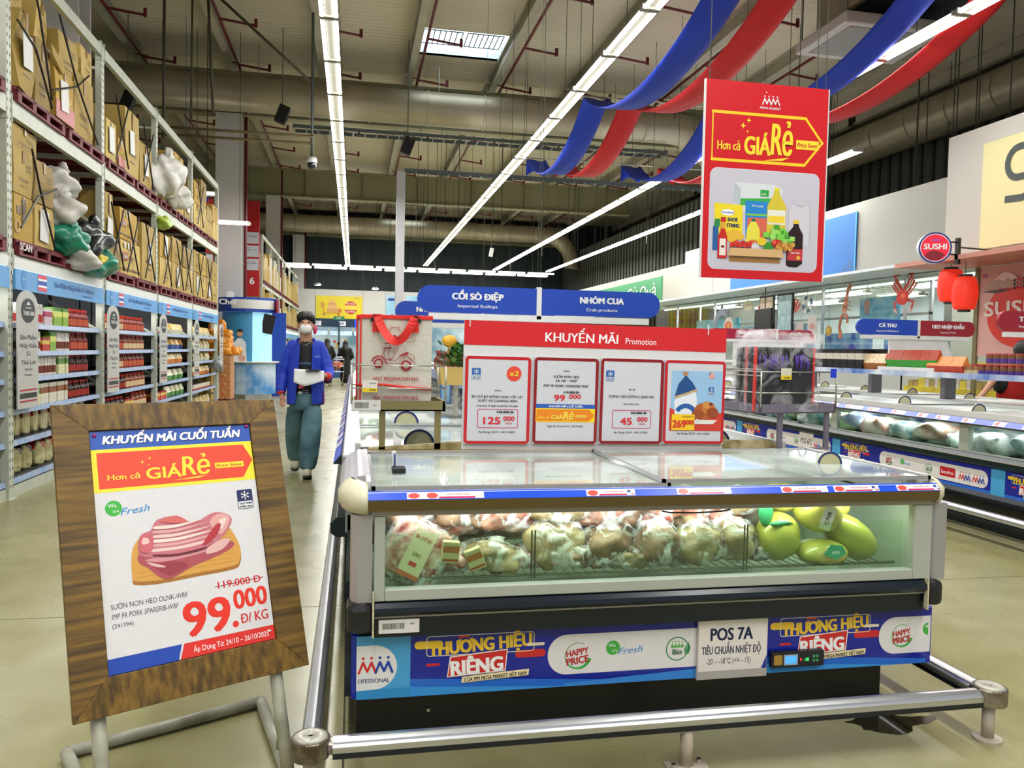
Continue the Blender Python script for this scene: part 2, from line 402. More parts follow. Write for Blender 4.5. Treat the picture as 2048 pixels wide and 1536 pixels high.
# common materials
ALU = mat('brushed aluminium', (.62, .63, .66), .28, .9, noise=(6, .1), stretch=(1, 1, 30))
CHROME = mat('worn chrome', (.72, .72, .72), .2, 1., noise=(20, .25), bump=(60, .1))
RACKM = mat('pale green grey rack enamel', (.52, .55, .46), .45, noise=(9, .12))
CREAM = mat('cream enamel', (.66, .63, .45), .35, noise=(8, .1), bump=(20, .1))
NAVY = mat('near black navy plastic', (.006, .012, .022), .25, noise=(4, .2))
WHITEP = mat('white enamel', (.75, .75, .74), .4, noise=(8, .05))
BLACKP = mat('black plastic', (.01, .01, .012), .35, noise=(12, .2))
STEEL = mat('grey steel wire', (.5, .49, .44), .32, .8, noise=(30, .2))
GLASS = glass('clear glass')
GLID = glass('green tinted lid glass', (.95, .985, .97), .015, 1.6)
ORD = ['nearest', 'second', 'third', 'fourth', 'fifth', 'sixth', 'seventh', 'eighth', 'ninth', 'tenth', 'eleventh', 'twelfth', 'thirteenth', 'fourteenth', 'fifteenth', 'sixteenth', 'seventeenth', 'eighteenth', 'nineteenth', 'twentieth', 'twenty-first', 'twenty-second', 'twenty-third', 'twenty-fourth', 'twenty-fifth']

def lid_glare(lo, hi):  # white haze mixed into the glass paints lamp reflections on the lids
    nm = 'glare painted lid glass %.2f' % lo
    if nm in MATS: return MATS[nm]
    m = glass(nm, (.95, .985, .97), .03, 1.3); nt = m.node_tree
    d = nt.nodes.new('ShaderNodeBsdfDiffuse'); d.inputs[0].default_value = (.8, .87, .84, 1); mx = nt.nodes.new('ShaderNodeMixShader')
    out = [n for n in nt.nodes if n.type == 'OUTPUT_MATERIAL'][0]; src = out.inputs[0].links[0].from_socket
    n = nt.nodes.new('ShaderNodeTexNoise'); n.inputs['Scale'].default_value = 2.5; n.inputs['Detail'].default_value = 4; tc = nt.nodes.new('ShaderNodeTexCoord'); nt.links.new(tc.outputs['Object'], n.inputs['Vector'])
    mr = nt.nodes.new('ShaderNodeMapRange'); mr.inputs['From Min'].default_value = .35; mr.inputs['From Max'].default_value = .7; mr.inputs['To Min'].default_value = lo; mr.inputs['To Max'].default_value = hi
    nt.links.new(n.outputs[0], mr.inputs[0]); nt.links.new(mr.outputs[0], mx.inputs[0]); nt.links.new(src, mx.inputs[1]); nt.links.new(d.outputs[0], mx.inputs[2]); nt.links.new(mx.outputs[0], out.inputs[0])
    return m
# ============================================================ THE SETTING
def floor_mat():
    m = bpy.data.materials.new('polished stained concrete'); m.use_nodes = True; nt = m.node_tree; b = nt.nodes['Principled BSDF']
    tc = nt.nodes.new('ShaderNodeTexCoord')
    def noise(sc, det, dist=0, st=None):
        n = nt.nodes.new('ShaderNodeTexNoise'); n.inputs['Scale'].default_value = sc; n.inputs['Detail'].default_value = det; n.inputs['Distortion'].default_value = dist
        if st:
            mp = nt.nodes.new('ShaderNodeMapping'); mp.inputs['Scale'].default_value = st; nt.links.new(tc.outputs['Object'], mp.inputs[0]); nt.links.new(mp.outputs[0], n.inputs['Vector'])
        else: nt.links.new(tc.outputs['Object'], n.inputs['Vector'])
        return n.outputs['Fac']
    r = nt.nodes.new('ShaderNodeValToRGB'); e = r.color_ramp.elements
    e[0].position = .28; e[0].color = (*hx('#7a753c'), 1); e[1].position = .72; e[1].color = (*hx('#aaa690'), 1)
    x = r.color_ramp.elements.new(.47); x.color = (*hx('#97936a'), 1)
    nt.links.new(noise(.45, 4, .3, (1.5, .6, 1)), r.inputs['Fac'])
    r2 = nt.nodes.new('ShaderNodeValToRGB'); r2.color_ramp.elements[0].position = .3; r2.color_ramp.elements[0].color = (.82, .80, .72, 1); r2.color_ramp.elements[1].position = .7; r2.color_ramp.elements[1].color = (1, 1, 1, 1)
    nt.links.new(noise(4, 4, .2), r2.inputs['Fac'])
    mx = nt.nodes.new('ShaderNodeMixRGB'); mx.blend_type = 'MULTIPLY'; mx.inputs[0].default_value = 1
    nt.links.new(r.outputs[0], mx.inputs[1]); nt.links.new(r2.outputs[0], mx.inputs[2])
    # small dark specks
    vo = nt.nodes.new('ShaderNodeTexVoronoi'); vo.inputs['Scale'].default_value = 5; nt.links.new(tc.outputs['Object'], vo.inputs['Vector'])
    r3 = nt.nodes.new('ShaderNodeValToRGB'); r3.color_ramp.elements[0].position = .025; r3.color_ramp.elements[0].color = (.25, .22, .15, 1); r3.color_ramp.elements[1].position = .04; r3.color_ramp.elements[1].color = (1, 1, 1, 1)
    nt.links.new(vo.outputs['Distance'], r3.inputs['Fac'])
    m3 = nt.nodes.new('ShaderNodeMixRGB'); m3.blend_type = 'MULTIPLY'; m3.inputs[0].default_value = .8
    nt.links.new(mx.outputs[0], m3.inputs[1]); nt.links.new(r3.outputs[0], m3.inputs[2]); nt.links.new(m3.outputs[0], b.inputs['Base Color'])
    rr_ = nt.nodes.new('ShaderNodeMapRange'); rr_.inputs['To Min'].default_value = .16; rr_.inputs['To Max'].default_value = .42
    nt.links.new(noise(3, 5), rr_.inputs['Value']); nt.links.new(rr_.outputs[0], b.inputs['Roughness'])
    bp = nt.nodes.new('ShaderNodeBump'); bp.inputs['Strength'].default_value = .04; bp.inputs['Distance'].default_value = .01
    nt.links.new(noise(3, 2), bp.inputs['Height']); nt.links.new(bp.outputs[0], b.inputs['Normal'])
    return m
FM = floor_mat()
fl_ = struct(MB().box(-10, 18, -3, 48, -.2, -.012), 'floor', mat('dark joint grout', '#4a4838', .9, noise=(8, .2)))
xs = [-10, -5.1, -.02, 5.2, 10.4, 18]; ys = [-3, .6, 4.32, 9.1, 14.4, 19.7, 25, 30.3, 36, 41.5, 48]
for i in range(len(xs) - 1):
    for j in range(len(ys) - 1):
        build(MB().box(xs[i] + .004, xs[i + 1] - .004, ys[j] + .004, ys[j + 1] - .004, -.06, 0), 'floor_slab', fl_, FM)

# ceiling: corrugated sheet panels between rafters, two skylight openings
CE = mat('corrugated ceiling sheet', '#c2b9a2', .8, noise=(.35, .16))
def _corr():
    nt = CE.node_tree; b = nt.nodes['Principled BSDF']; tc = nt.nodes.new('ShaderNodeTexCoord'); w = nt.nodes.new('ShaderNodeTexWave')
    w.bands_direction = 'Y'; w.inputs['Scale'].default_value = 1.6; nt.links.new(tc.outputs['Object'], w.inputs[0])
    bp = nt.nodes.new('ShaderNodeBump'); bp.inputs['Distance'].default_value = .02; bp.inputs['Strength'].default_value = .7; nt.links.new(w.outputs['Fac'], bp.inputs['Height']); nt.links.new(bp.outputs[0], b.inputs['Normal'])
_corr()
ce = struct(MB().box(-10, 17, -3, 46.2, 9.35, 9.45), 'ceiling', mat('roof deck', '#6f6a5e', .9, noise=(1, .1)))
for s_ in [(1.51, 3.58, 19.15, 20.85), (1.51, 3.6, 41.2, 42.7)]: pass
RX = [-10.1] + [-7.8 + 2.3 * k for k in range(11)] + [17]
SKY = {4: [(19.15, 20.85), (41.2, 42.7)]}
for k in range(len(RX) - 1):
    gaps = []
    if abs(RX[k] - 1.4) < .2: gaps = [(19.15, 20.85), (41.2, 42.7)]
    for a, b_ in [(-3, 11), (11, 22.5), (22.5, 34), (34, 46.2)]:
        cuts = [a]
        for g0, g1 in gaps:
            if a < g0 < b_: cuts += [g0, g1]
        cuts.append(b_)
        for q in range(0, len(cuts), 2): build(MB().box(RX[k], RX[k + 1], cuts[q], cuts[q + 1], 9.0, 9.05), 'ceiling_panel', ce, CE)
SKYG = mat('daylit skylight pane', (.80, .92, 1.), .5, emit=3.2)
GR = mat('skylight grille', '#555f66', .5, .5, noise=(9, .1))
for n_, (y0, y1) in enumerate([(19.15, 20.85), (41.2, 42.7)]):
    t = thing('skylight', ['barred roof skylight in the ceiling above the large overhead duct', 'small distant skylight in the ceiling near the back wall'][n_], 'skylight', (2.5, (y0 + y1) / 2, 9))
    build(MB().box(1.45, 3.66, y0, y1, 9.26, 9.28), 'pane', t, SKYG)
    cb = MB().box(1.45, 3.66, y0 - .02, y0, 9.0, 9.3).box(1.45, 3.66, y1, y1 + .02, 9, 9.3).box(1.43, 1.45, y0, y1, 9, 9.3).box(3.66, 3.68, y0, y1, 9, 9.3)
    build(cb, 'curb', t, mat('skylight curb', '#c8dbe6', .6, noise=(5, .05)))
    g = MB()
    for h0, h1 in ((1.55, 2.5), (2.62, 3.5)):
        for q in range(8): X = h0 + (h1 - h0) * q / 7; g.box(X - .012, X + .012, y0 + .1, y1 - .75, 9.0, 9.02)
        for Y in (y0 + .1, y1 - .75): g.box(h0, h1, Y - .012, Y + .012, 9.0, 9.02)
    build(g, 'grille', t, GR)
# rafters with red fire pipes beside them
RAF = mat('rafter enamel', '#a49f8c', .6, noise=(2, .15)); RED = mat('red fire pipe', '#6a1420', .45, noise=(5, .2))
for k, X in enumerate([-7.8 + 2.3 * k for k in range(11)]):
    for y0, y1 in ((-3, 10.8), (11.2, 22.3), (22.7, 33.8), (34.2, 46)):
        m = MB().box(X - .09, X + .09, y0, y1, 8.62, 8.65).box(X - .015, X + .015, y0, y1, 8.65, 8.98).box(X - .09, X + .09, y0, y1, 8.96, 9.0)
        r = build(m, 'roof_beam', None, RAF); tag(r, kind='structure')
    if X > 12: continue
    for y0, y1 in ((0, 10.7), (11.4, 22.1), (22.9, 33.6), (34.4, 45.2)):
        t = thing('sprinkler_pipe', 'red sprinkler pipe on the %s roof beam from the left, %s' % (ORD[k].replace('nearest', 'first'), {0: 'overhead', 11.4: 'before the big duct', 22.9: 'beyond the big duct', 34.4: 'rearmost run'}[y0]), 'pipe', (X + .2, y0, 8.55))
        build(MB().tube([(X + .2, y0, 8.6), (X + .2, y1, 8.6)], .035, 8), 'pipe', t, RED, smooth=True)
        q = y0 + 1.5
        while q < y1:
            build(MB().tube([(X + .2, q, 8.58), (X + .75, q, 8.52), (X + .98, q, 8.5)], .028, 6).tube([(X + .98, q, 8.46), (X + .98, q, 8.64)], .04, 6), 'drop_arm', t, RED)
            q += 2.9
        build(MB().box(X + .05, X + .22, y0 + .5, y0 + .54, 8.6, 8.625).box(X + .05, X + .22, y1 - .54, y1 - .5, 8.6, 8.625), 'clip', t, RED)
# main beams
MBM = mat('olive cream beam enamel', '#8f8a6a', .55, noise=(.8, .15))
for n_, Y in enumerate((11, 22.5, 34, 45.6)):
    struct(MB().box(-10, 12, Y - .02, Y + .02, 7.55, 8.62).box(-10, 12, Y - .17, Y + .17, 7.5, 7.55).box(-10, 12, Y - .17, Y + .17, 8.6, 8.66), 'main_beam', MBM)
    m = MB()
    for q in range(9): m.box(-9 + q * 2.3 + .08, -9 + q * 2.3 + .1, Y - .16, Y + .16, 7.55, 8.6)
    struct(m, 'beam_stiffener', MBM)
# columns
COLM = mat('white column paint', '#c9c5c3', .5, noise=(1.3, .08))
for X, Y, w in ((-3.78, 11.5, .26), (-3.3, 22.5, .33), (-3.3, 34, .27), (-3.05, 45.4, .3)):
    c = struct(MB().box(X - w, X + w, Y - w, Y - w + .05, 0, 7.5).box(X - .04, X + .04, Y - w + .05, Y + w - .05, 0, 7.5).box(X - w, X + w, Y + w - .05, Y + w, 0, 7.5), 'column', COLM)
    if Y > 12: build(MB().tube([(X + w + .06, Y, 0), (X + w + .06, Y, 8.6)], .045, 8), 'down_pipe', c, RED, smooth=True)
c = struct(MB().box(1.09, 1.32, 21.9, 22.1, 0, 6.2), 'column', mat('lilac white post', '#c6c4cb', .5, noise=(2, .06)), bevel=.01)
# walls
DW = mat('dark teal cladding', '#16292d', .55, noise=(.8, .2)); DWR = mat('grey corrugated cladding', '#575a52', .6, noise=(.5, .2)); WW = mat('white panel wall', '#b9b7ae', .6, noise=(.6, .04))
wb = struct(MB().box(-10, 17, 46.2, 46.4, 0, 9.4), 'wall_back', DW)
seam = MB()
for q in range(27): seam.box(-10 + q, -9.96 + q, 46.14, 46.2, 4.6, 9)
for z in (5.6, 6.8): seam.box(-10, 17, 46.12, 46.2, z, z + .05)
build(seam, 'cladding_seam', wb, DW)
wl = struct(MB().box(-4.0, 12, 45.0, 45.1, 2.9, 4.55), 'wall_back_fascia', mat('bright wall panel', '#d6d4ce', .6, noise=(.6, .04)))
wr = struct(MB().box(17, 17.2, 0, 46.2, 0, 9.4), 'wall_right', DWR)
rib = MB()
for q in range(92): rib.box(16.94, 17.0, q * .5, q * .5 + .1, 0, 9.3)
build(rib, 'cladding_rib', wr, mat('dark cladding rib', '#3c403b', .6, noise=(.5, .2)))
struct(MB().box(-9, -8.8, 3, 46.2, 0, 9.4), 'wall_left', mat('pale left wall', '#aeaba2', .7, noise=(.5, .06)))
# inner dark cladding of the right-hand bay above the counter fascias
blk = struct(MB().box(12.2, 12.3, 27, 46, 2, 7.0), 'wall_right_partition', DWR)
rib = MB()
for q in range(48): rib.box(12.15, 12.2, 27 + q * .4, 27.05 + q * .4, 2, 7)
build(rib, 'cladding_rib', blk, mat('dark cladding rib'  , '#3c403b', .6))
# fascia of the food counters on the right
fa = struct(MB().box(10.6, 10.8, 12.7, 24.4, 2.86, 4.72), 'wall_right_fascia', WW)
struct(MB().box(10.6, 11, 24.4, 45, 2.96, 4.35), 'wall_right_fascia_rear', WW)
struct(MB().box(10.6, 14, 12.5, 12.7, 0, 4.7), 'wall_counter_side', WW)
struct(MB().box(8.6, 8.75, 5.0, 10.25, 2.74, 4.66), 'wall_sushi_fascia', WW)
struct(MB().box(8.6, 12.5, 10.25, 10.35, 2.74, 4.66), 'wall_sushi_side', WW)
struct(MB().box(13.6, 13.8, 4, 45, 0, 3.6), 'wall_counter_back', mat('pale kitchen wall', '#d7dfe4', .5, noise=(2, .08)))
struct(MB().box(8.8, 13.6, 4.0, 24.4, 2.9, 2.95), 'ceiling_counter', mat('pale kitchen wall', '#d7dfe4', .5))

# ducts
DUCT = mat('galvanised duct skin', '#a59b84', .38, .35, noise=(1.5, .15), bump=(3, .15))
def duct(name, label, Y, z, r, x0, x1, drop):
    t = thing(name, label, 'duct', (x0, Y, z))
    pts = [(x0, Y, z), (x1, Y, z)]
    R_ = 1.5
    el = [(x1 + R_ * math.sin(R(a)), Y - .35 * (1 - math.cos(R(a))), z - R_ * (1 - math.cos(R(a)))) for a in range(15, 91, 15)]
    build(MB().tube([(x0 + (x1 - x0) * i / 10, Y, z) for i in range(11)], r, 28, caps=False), 'duct_run', t, DUCT, smooth=True)
    build(MB().tube([(x1 + .01, Y, z)] + el + [(el[-1][0], el[-1][1], el[-1][2] - drop)], r * .98, 24, caps=False), 'elbow', t, DUCT, smooth=True)
    for q in range(int((x1 - x0) / 1.5) + 1):
        X = x0 + .3 + q * 1.5
        if X < x1: build(MB().tube([(X, Y, z), (X + .05, Y, z)], r + .02, 28, caps=False), 'seam_band', t, DUCT, smooth=True)
    h = MB()
    for q in range(4):
        X = x0 + 2 + q * (x1 - x0 - 3) / 3.2; h.tube([(X, Y, z + r), (X, Y, 9)], .012, 5)
    build(h, 'hanger', t, STEEL)
duct('ventilation_duct', 'large round grey overhead duct crossing above the second column', 21.2, 7.72, .44, -9, 8.6, .3)
duct('ventilation_duct', 'round overhead duct crossing far back in front of the dark wall', 43, 7.8, .44, -9, 10.3, .3)
t = thing('ventilation_duct', 'long round duct running along the dark cladding wall at the right', 'duct', (15.3, 0, 7.9))
build(MB().tube([(15.3, q * 2.5, 7.9) for q in range(0, 18)], .55, 24, caps=False), 'duct_run', t, DUCT, smooth=True)
for q in range(1, 28): build(MB().tube([(15.3, q * 1.5, 7.9), (15.3, q * 1.5 + .04, 7.9)], .57, 24, caps=False), 'seam_band', t, DUCT, smooth=True)
# cable trays
TR = mat('zinc cable tray', '#6c7476', .4, .6, noise=(5, .15))
def tray(label, y, z, x0, x1, w=.3):
    t = thing('cable_tray', label, 'cable tray', (x0, y, z))
    build(MB().box(x0, x1, y - w / 2, y - w / 2 + .01, z, z + .09), 'side_rail', t, TR); build(MB().box(x0, x1, y + w / 2 - .01, y + w / 2, z, z + .09), 'side_rail', t, TR)
    m = MB(); q = x0
    while q < x1: m.box(q, q + .04, y - w / 2, y + w / 2, z, z + .015); q += .3
    build(m, 'rung', t, TR, kind='stuff')
    h = MB(); q = x0 + 1
    while q < x1: h.tube([(q, y, z), (q, y, 8.6)], .008, 4); q += 2.3
    build(h, 'hanger', t, TR)
tray('dark grey cable tray hung just under the large near duct', 21.5, 7.0, -1.6, 8.6, .5)
tray('thin steel cable tray running right from the slim lilac post', 22, 6.2, 1.3, 12, .2)
for q, (x0, x1, y, z) in enumerate(((-4.2, -.93, 17.98, 5.95), (-4.2, -.93, 18.0, 5.8))):
    o = build(MB().tube([(x0, y, z), (x1, y, z + .02)], .03, 8), 'conduit', None, mat('tan steel conduit', '#8a7a58', .5, .3, noise=(6, .2)), smooth=True)
    tag(o, ['upper tan conduit crossing above the left rack near the camera pole', 'lower tan conduit crossing above the left rack near the camera pole'][q], 'conduit')
for lab, pts, r_ in (('slanting tan conduit brace running down to the camera pole', [(-2.9, 17.85, 8.72), (-.98, 17.85, 7.1)], .03), ('long dark hanging pole left of the other poles above the rack', [(-3.95, 17.9, 9), (-3.97, 17.9, 5.7)], .03), ('second hanging pole above the left rack with a cross arm', [(-3.4, 17.9, 9), (-3.42, 17.9, 6.1)], .022), ('short slanting pole beside the cross arm above the left rack', [(-3.1, 17.9, 8.9), (-2.98, 17.9, 6.3)], .03), ('small blue-grey cross arm high above the left rack', [(-3.5, 17.88, 8.75), (-2.85, 17.88, 8.72)], .035)):
    tag(build(MB().tube(pts, r_, 8), 'conduit', None, mat('grey brown conduit', '#5a5548', .5, .3, noise=(6, .2)), smooth=True), lab, 'conduit')
# camera on a pole
t = thing('ceiling_camera', 'dome security camera on a long pole hung from the ceiling', 'camera', (-.95, 18, 5.3))
build(MB().tube([(-.95, 18, 9), (-.95, 18, 5.5)], .03, 8), 'pole', t, TR, smooth=True)
build(MB().lathe([(.03, .12), (.1, .1), (.12, .02), (.11, -.02)][::-1], 14, (-.95, 18, 5.42)), 'housing', t, WHITEP, smooth=True)
build(MB().blob((-.95, 18, 5.36), (.1, .1, .1), amp=0), 'dome', t, mat('dark dome', '#101820', .1, coat=.5), smooth=True)
# speakers, hung boxes
for q, (x, y, z, lab) in enumerate(((-5.2, 20, 7.0, 'black speaker hung above the left rack under the duct'), (-1.75, 20, 6.95, 'black speaker hung right of the first column under the duct'), (1.25, 20, 6.4, 'black speaker hung below the duct behind the slim post'))):
    t = thing('hanging_speaker', lab, 'speaker', (x, y, z))
    build(MB().obox((x, y, z), (.26, .22, .42), Matrix.Rotation(R(20), 3, 'Y')), 'cabinet', t, BLACKP, bevel=.015); build(MB().tube([(x, y, z + .2), (x, y, 9.0)], .012, 5), 'hanger', t, TR)
# suspended air unit top right
t = thing('air_conditioner', 'white suspended ceiling air conditioner with grey edge at upper right', 'air conditioner', (9.8, 14, 7.5))
build(MB().prism([(8.72, 13.2), (10.8, 13.2), (10.95, 14.9), (8.72, 14.9)], (0, 0, 7.5), (1, 0, 0), (0, 1, 0), (0, 0, .22)), 'casing', t, mat('air unit white', '#b9b8b3', .5, noise=(4, .05)), bevel=.03)
build(MB().box(8.9, 10.6, 13.35, 14.7, 7.485, 7.5), 'grille', t, mat('air unit grille', '#8f908c', .5, noise=(30, .2)))
build(MB().tube([(8.8, 13.3, 7.7), (8.8, 13.3, 9)], .015, 5).tube([(10.8, 13.3, 7.7), (10.8, 13.3, 9)], .015, 5).tube([(8.8, 14.8, 7.7), (8.8, 14.8, 9)], .015, 5).tube([(10.8, 14.8, 7.7), (10.8, 14.8, 9)], .015, 5), 'hanger', t, TR)
t = thing('duct_box', 'large dark square duct above the white ceiling air conditioner', 'duct', (10.4, 13, 8.2))
build(MB().box(9.15, 11.2, 12.6, 14.6, 8.0, 8.6), 'sheet_box', t, mat('dark duct board', '#2a3033', .6, noise=(3, .2))); build(MB().box(9.05, 9.15, 12.5, 14.7, 7.95, 8.61), 'flange', t, DUCT)
# thin drop wires
wm = mat('thin wire', '#3f4038', .6, noise=(3, .1)); k = 0
for q in range(46):
    X = 12 + rnd.random() * 3; Y = 11 + q * .7; z0 = 4.7 + rnd.random() * .3
    tag(build(MB().tube([(X, Y, z0), (X, Y, 9)], .012, 4), 'drop_wire', None, wm), 'thin dark wire holding up the counter ceilings at the right', 'wire', 'drop wires over the counters')
for q in range(26):
    X = 1.5 + rnd.random() * 9; Y = 24 + rnd.random() * 18
    tag(build(MB().tube([(X, Y, 4.9 + rnd.random() * 2), (X, Y, 9)], .012, 4), 'drop_wire', None, wm), 'thin wire dropping from the roof in the rear hall', 'wire', 'drop wires in the rear hall')

# ------------------------------------------------------------ fluorescent rows
TUBEM = mat('fluorescent tube', (1., .98, .93), .5, emit=TUBE)
LG = mat('lamp gear tray', '#b9b7ae', .5, noise=(6, .1))
def lamp_proto(wires=True):
    t = thing('fluorescent_lamp', 'twin fluorescent batten in the row right above the aisle', 'ceiling lamp', world=False)
    build(MB().box(-.05, .05, -.74, .74, 0, .05), 'gear_tray', t, LG)
    for s_ in (-1, 1): build(MB().tube([(s_ * .085, -.72, -.01), (s_ * .085, .72, -.01)], .028, 6), 'tube', t, TUBEM)
    build(MB().box(-.12, .12, -.75, -.72, -.03, .03).box(-.12, .12, .72, .75, -.03, .03), 'end_cap', t, LG)
    if wires: build(MB().tube([(-.03, 0, .05), (-.03, 0, 3.42)], .006, 4), 'wire', t, wm)
    return t
rows = [(-.36, 8.2, 41, 'twin fluorescent batten in the row above the left aisle'), (3.5, 7.0, 41, 'twin fluorescent batten in the row running past the blue and red drapes'),
        (7.2, 6.2, 41, 'twin fluorescent batten in the row passing behind the hanging red banner'), (10.0, 15.3, 41.5, 'twin fluorescent batten in the rightmost long row')]
lp = lamp_proto(); first = True; lq = lamp_proto(False)
for X, y0, y1, lab in rows:
    y = y0; k = 0
    while y < y1:
        lb = lab.replace('twin', ORD[k] + ' twin')
        if first: place(lp, (X, y, 5.6)); lp['label'] = lb; first = False
        else: dup(lp, (X, y, 5.6), 0, lb)
        if min(abs(y - 21.2), abs(y - 22.5) + .25, abs(y - 34) + .25, abs(y - 11) + .25) < .5:
            for w_ in [c_ for c_ in COL.objects[-1].children if c_.name.startswith('wire')] if False else [c_ for c_ in list(COL.objects)[-6:] if c_.name.startswith('wire')]: bpy.data.objects.remove(w_)
        y += 1.55; k += 1
for Y, z, x0, x1, lab in ((41.6, 5.55, -3, 10.4, 'batten in the upper cross row before the back wall'), (37.8, 5.05, -2.7, 9.6, 'batten in the lower cross row before the back wall')):
    x = x0; k = 0
    while x < x1: dup(lp, (x, Y, z), R(90), ORD[k].replace('nearest', 'leftmost').replace('second', 'second from left') + ' ' + lab, scale=(1, 1, 1 if z > 5.2 else 1.16)); x += 1.6; k += 1
place(lq, (-4.0, 20.2, 5.0), R(90)); lq['label'] = 'upper short fluorescent batten glowing behind the left rack'; dup(lq, (-3.3, 20.6, 4.4), R(90), 'lower short fluorescent batten beside the first far column')
for q, (x, y, z) in enumerate(((-4, 20.2, 5.05), (-3.3, 20.6, 4.45))): tag(build(MB().tube([(x - .5, y, z), (x - .5, y, 9)], .008, 4).tube([(x + .5, y, z), (x + .5, y, 9)], .008, 4), 'lamp_wire', None, wm), 'pair of wires holding the %s short batten by the left rack' % ['upper', 'lower'][q], 'wire')
# soft light given by the rows (the battens' own light)
for X, y0, y1 in ((-.36, 8.2, 41), (3.5, 7, 41), (7.2, 6.2, 41), (10, 15.3, 41)):
    area_lamp('row_light', (X, (y0 + y1) / 2, 5.53), .3, y1 - y0, (y1 - y0) * 24)
area_lamp('row_light', (3.5, 41.6, 5.4), 13, .3, 200).rotation_euler = (R(28), 0, 0); area_lamp('row_light', (3.5, 37.8, 4.95), 12, .3, 130)
area_lamp('row_light', (-.36, 1, 5.53), .3, 11, 330); area_lamp('row_light', (3.5, 1, 5.53), .3, 9, 300); area_lamp('row_light', (-4.2, 3, 5.53), .3, 12, 260)  # area lights alone over the near end, no battens modelled there
# ============================================================ NEAR FREEZER (end cap of the island)
FZ = thing('chest_freezer', 'near glass-topped island freezer full of wrapped frozen meat, marked POS 7A', 'freezer', (1.1, 3.05, 0))
SILV = mat('silver profile', '#a9a6a6', .35, .3, noise=(4, .06)); BEZ = mat('bronze trim', '#6a5a34', .38, .35, noise=(3, .12)); GFR = mat('glass frame grey', '#aeb3a8', .4, noise=(5, .05))
LIN = mat('freezer liner', '#9fb09a', .5, noise=(3, .08)); NV2 = mat('navy body', '#0a1620', .3, noise=(2, .2))
build(MB().box(.02, 2.06, 2.73, 3.5, 0.0, .22), 'base', FZ, mat('black plinth', '#05070b', .35, noise=(6, .3)))
build(MB().box(.02, 2.2, 2.67, 3.5, .215, .50), 'lower_body', FZ, NV2, bevel=.01)
# bumper rail: half-round navy profile with pale line
m = MB(); prof = [(2.62, .562), (2.6, .558), (2.585, .545), (2.582, .53), (2.592, .518), (2.62, .512)]
m.prism([(y, z) for y, z in prof], (.07, 0, 0), (0, 1, 0), (0, 0, 1), (2.07, 0, 0)); build(m, 'bumper_rail', FZ, NAVY, smooth=False)
build(MB().box(.07, 2.14, 2.605, 2.63, .506, .512), 'bumper_trim_line', FZ, mat('pale trim', '#a7a498', .5, noise=(9, .1)))
build(MB().box(.07, 2.14, 2.61, 2.67, .44, .506), 'bumper_panel', FZ, NV2)
for x0, x1 in ((-.015, .068), (2.142, 2.205)): build(MB().box(x0, x1, 2.575, 2.72, .462, .562), 'bumper_corner', FZ, BLACKP, bevel=.022)
build(MB().box(.068, .074, 2.58, 2.6, .45, .60).box(2.136, 2.142, 2.58, 2.6, .45, .57), 'sealant_bead', FZ, mat('aged sealant', '#d8cfae', .7, noise=(30, .4)))
# side body
build(MB().box(-.02, .02, 2.72, 3.5, .2, .60).box(2.18, 2.22, 2.72, 3.5, .2, .6), 'side_body', FZ, NV2)
# corner uprights
m = MB()
for xc in (.03, 2.185):
    m.prism([(xc - .035, 2.66), (xc - .03, 2.62), (xc - .01, 2.6), (xc + .036, 2.6), (xc + .036, 2.66)], (0, 0, .562), (1, 0, 0), (0, 1, 0), (0, 0, .29))
build(m, 'corner_upright', FZ, SILV)
# front glass frame and glass
gx0, gx1, gz0, gz1 = .072, 2.16, .563, .846
m = MB().box(gx0, .108, 2.6, 2.64, gz0, gz1).box(2.085, gx1, 2.6, 2.64, gz0, gz1).box(.108, 2.085, 2.6, 2.64, gz0, .602)
build(m, 'glass_frame', FZ, GFR, bevel=.004)
build(MB().box(.108, 2.085, 2.612, 2.618, .602, .85), 'front_glass', FZ, GLASS)
build(MB().box(.112, 2.08, 2.66, 2.663, .60, .775), 'inner_pane', FZ, glass('inner pane', (.90, .97, .88), .03, .7))
la = area_lamp('freezer_fill_light', (1.1, 2.70, .842), 1.95, .03, 3.4); la.rotation_euler = (R(25), 0, 0)  # fill lights added inside the bin to brighten the goods
la = area_lamp('freezer_fill_light', (1.1, 3.38, .90), 1.95, .03, 2.2); la.rotation_euler = (R(-35), 0, 0)
build(MB().box(.12, 2.08, 2.662, 2.69, .845, .856), 'added_light_strip', FZ, mat('added freezer strip', '#f2f6f0', .4, emit=1.5))  # glowing strip added to go with the fill light
# side glass left/right
build(MB().box(-.004, .0, 2.66, 3.46, .6, .86).box(2.18, 2.184, 2.66, 3.46, .6, .86), 'side_glass', FZ, GLASS)
# liner (open bin)
build(MB().box(.05, 2.14, 2.67, 3.44, .50, .52).box(.05, 2.14, 3.42, 3.44, .52, .93).box(.03, .05, 2.67, 3.44, .52, .84).box(2.14, 2.16, 2.67, 3.44, .52, .84), 'liner', FZ, LIN)
# wire rack and dividers inside
m = MB()
for z in (.612, .618): m.tube([(.13, 2.675, z), (2.06, 2.675, z - .004)], .0025, 5)
for q in range(52): X = .13 + q * .037; m.tube([(X, 2.675, .605), (X, 2.95, .6)], .0016, 4)
for X in (.62, 1.43): m.tube([(X, 2.68, .6), (X, 2.68, .77)], .003, 5).tube([(X + .012, 2.68, .6), (X + .012, 2.68, .77)], .003, 5)
build(m, 'wire_grid', FZ, mat('dark wire', '#4a4e3a', .4, .5, noise=(20, .2)))
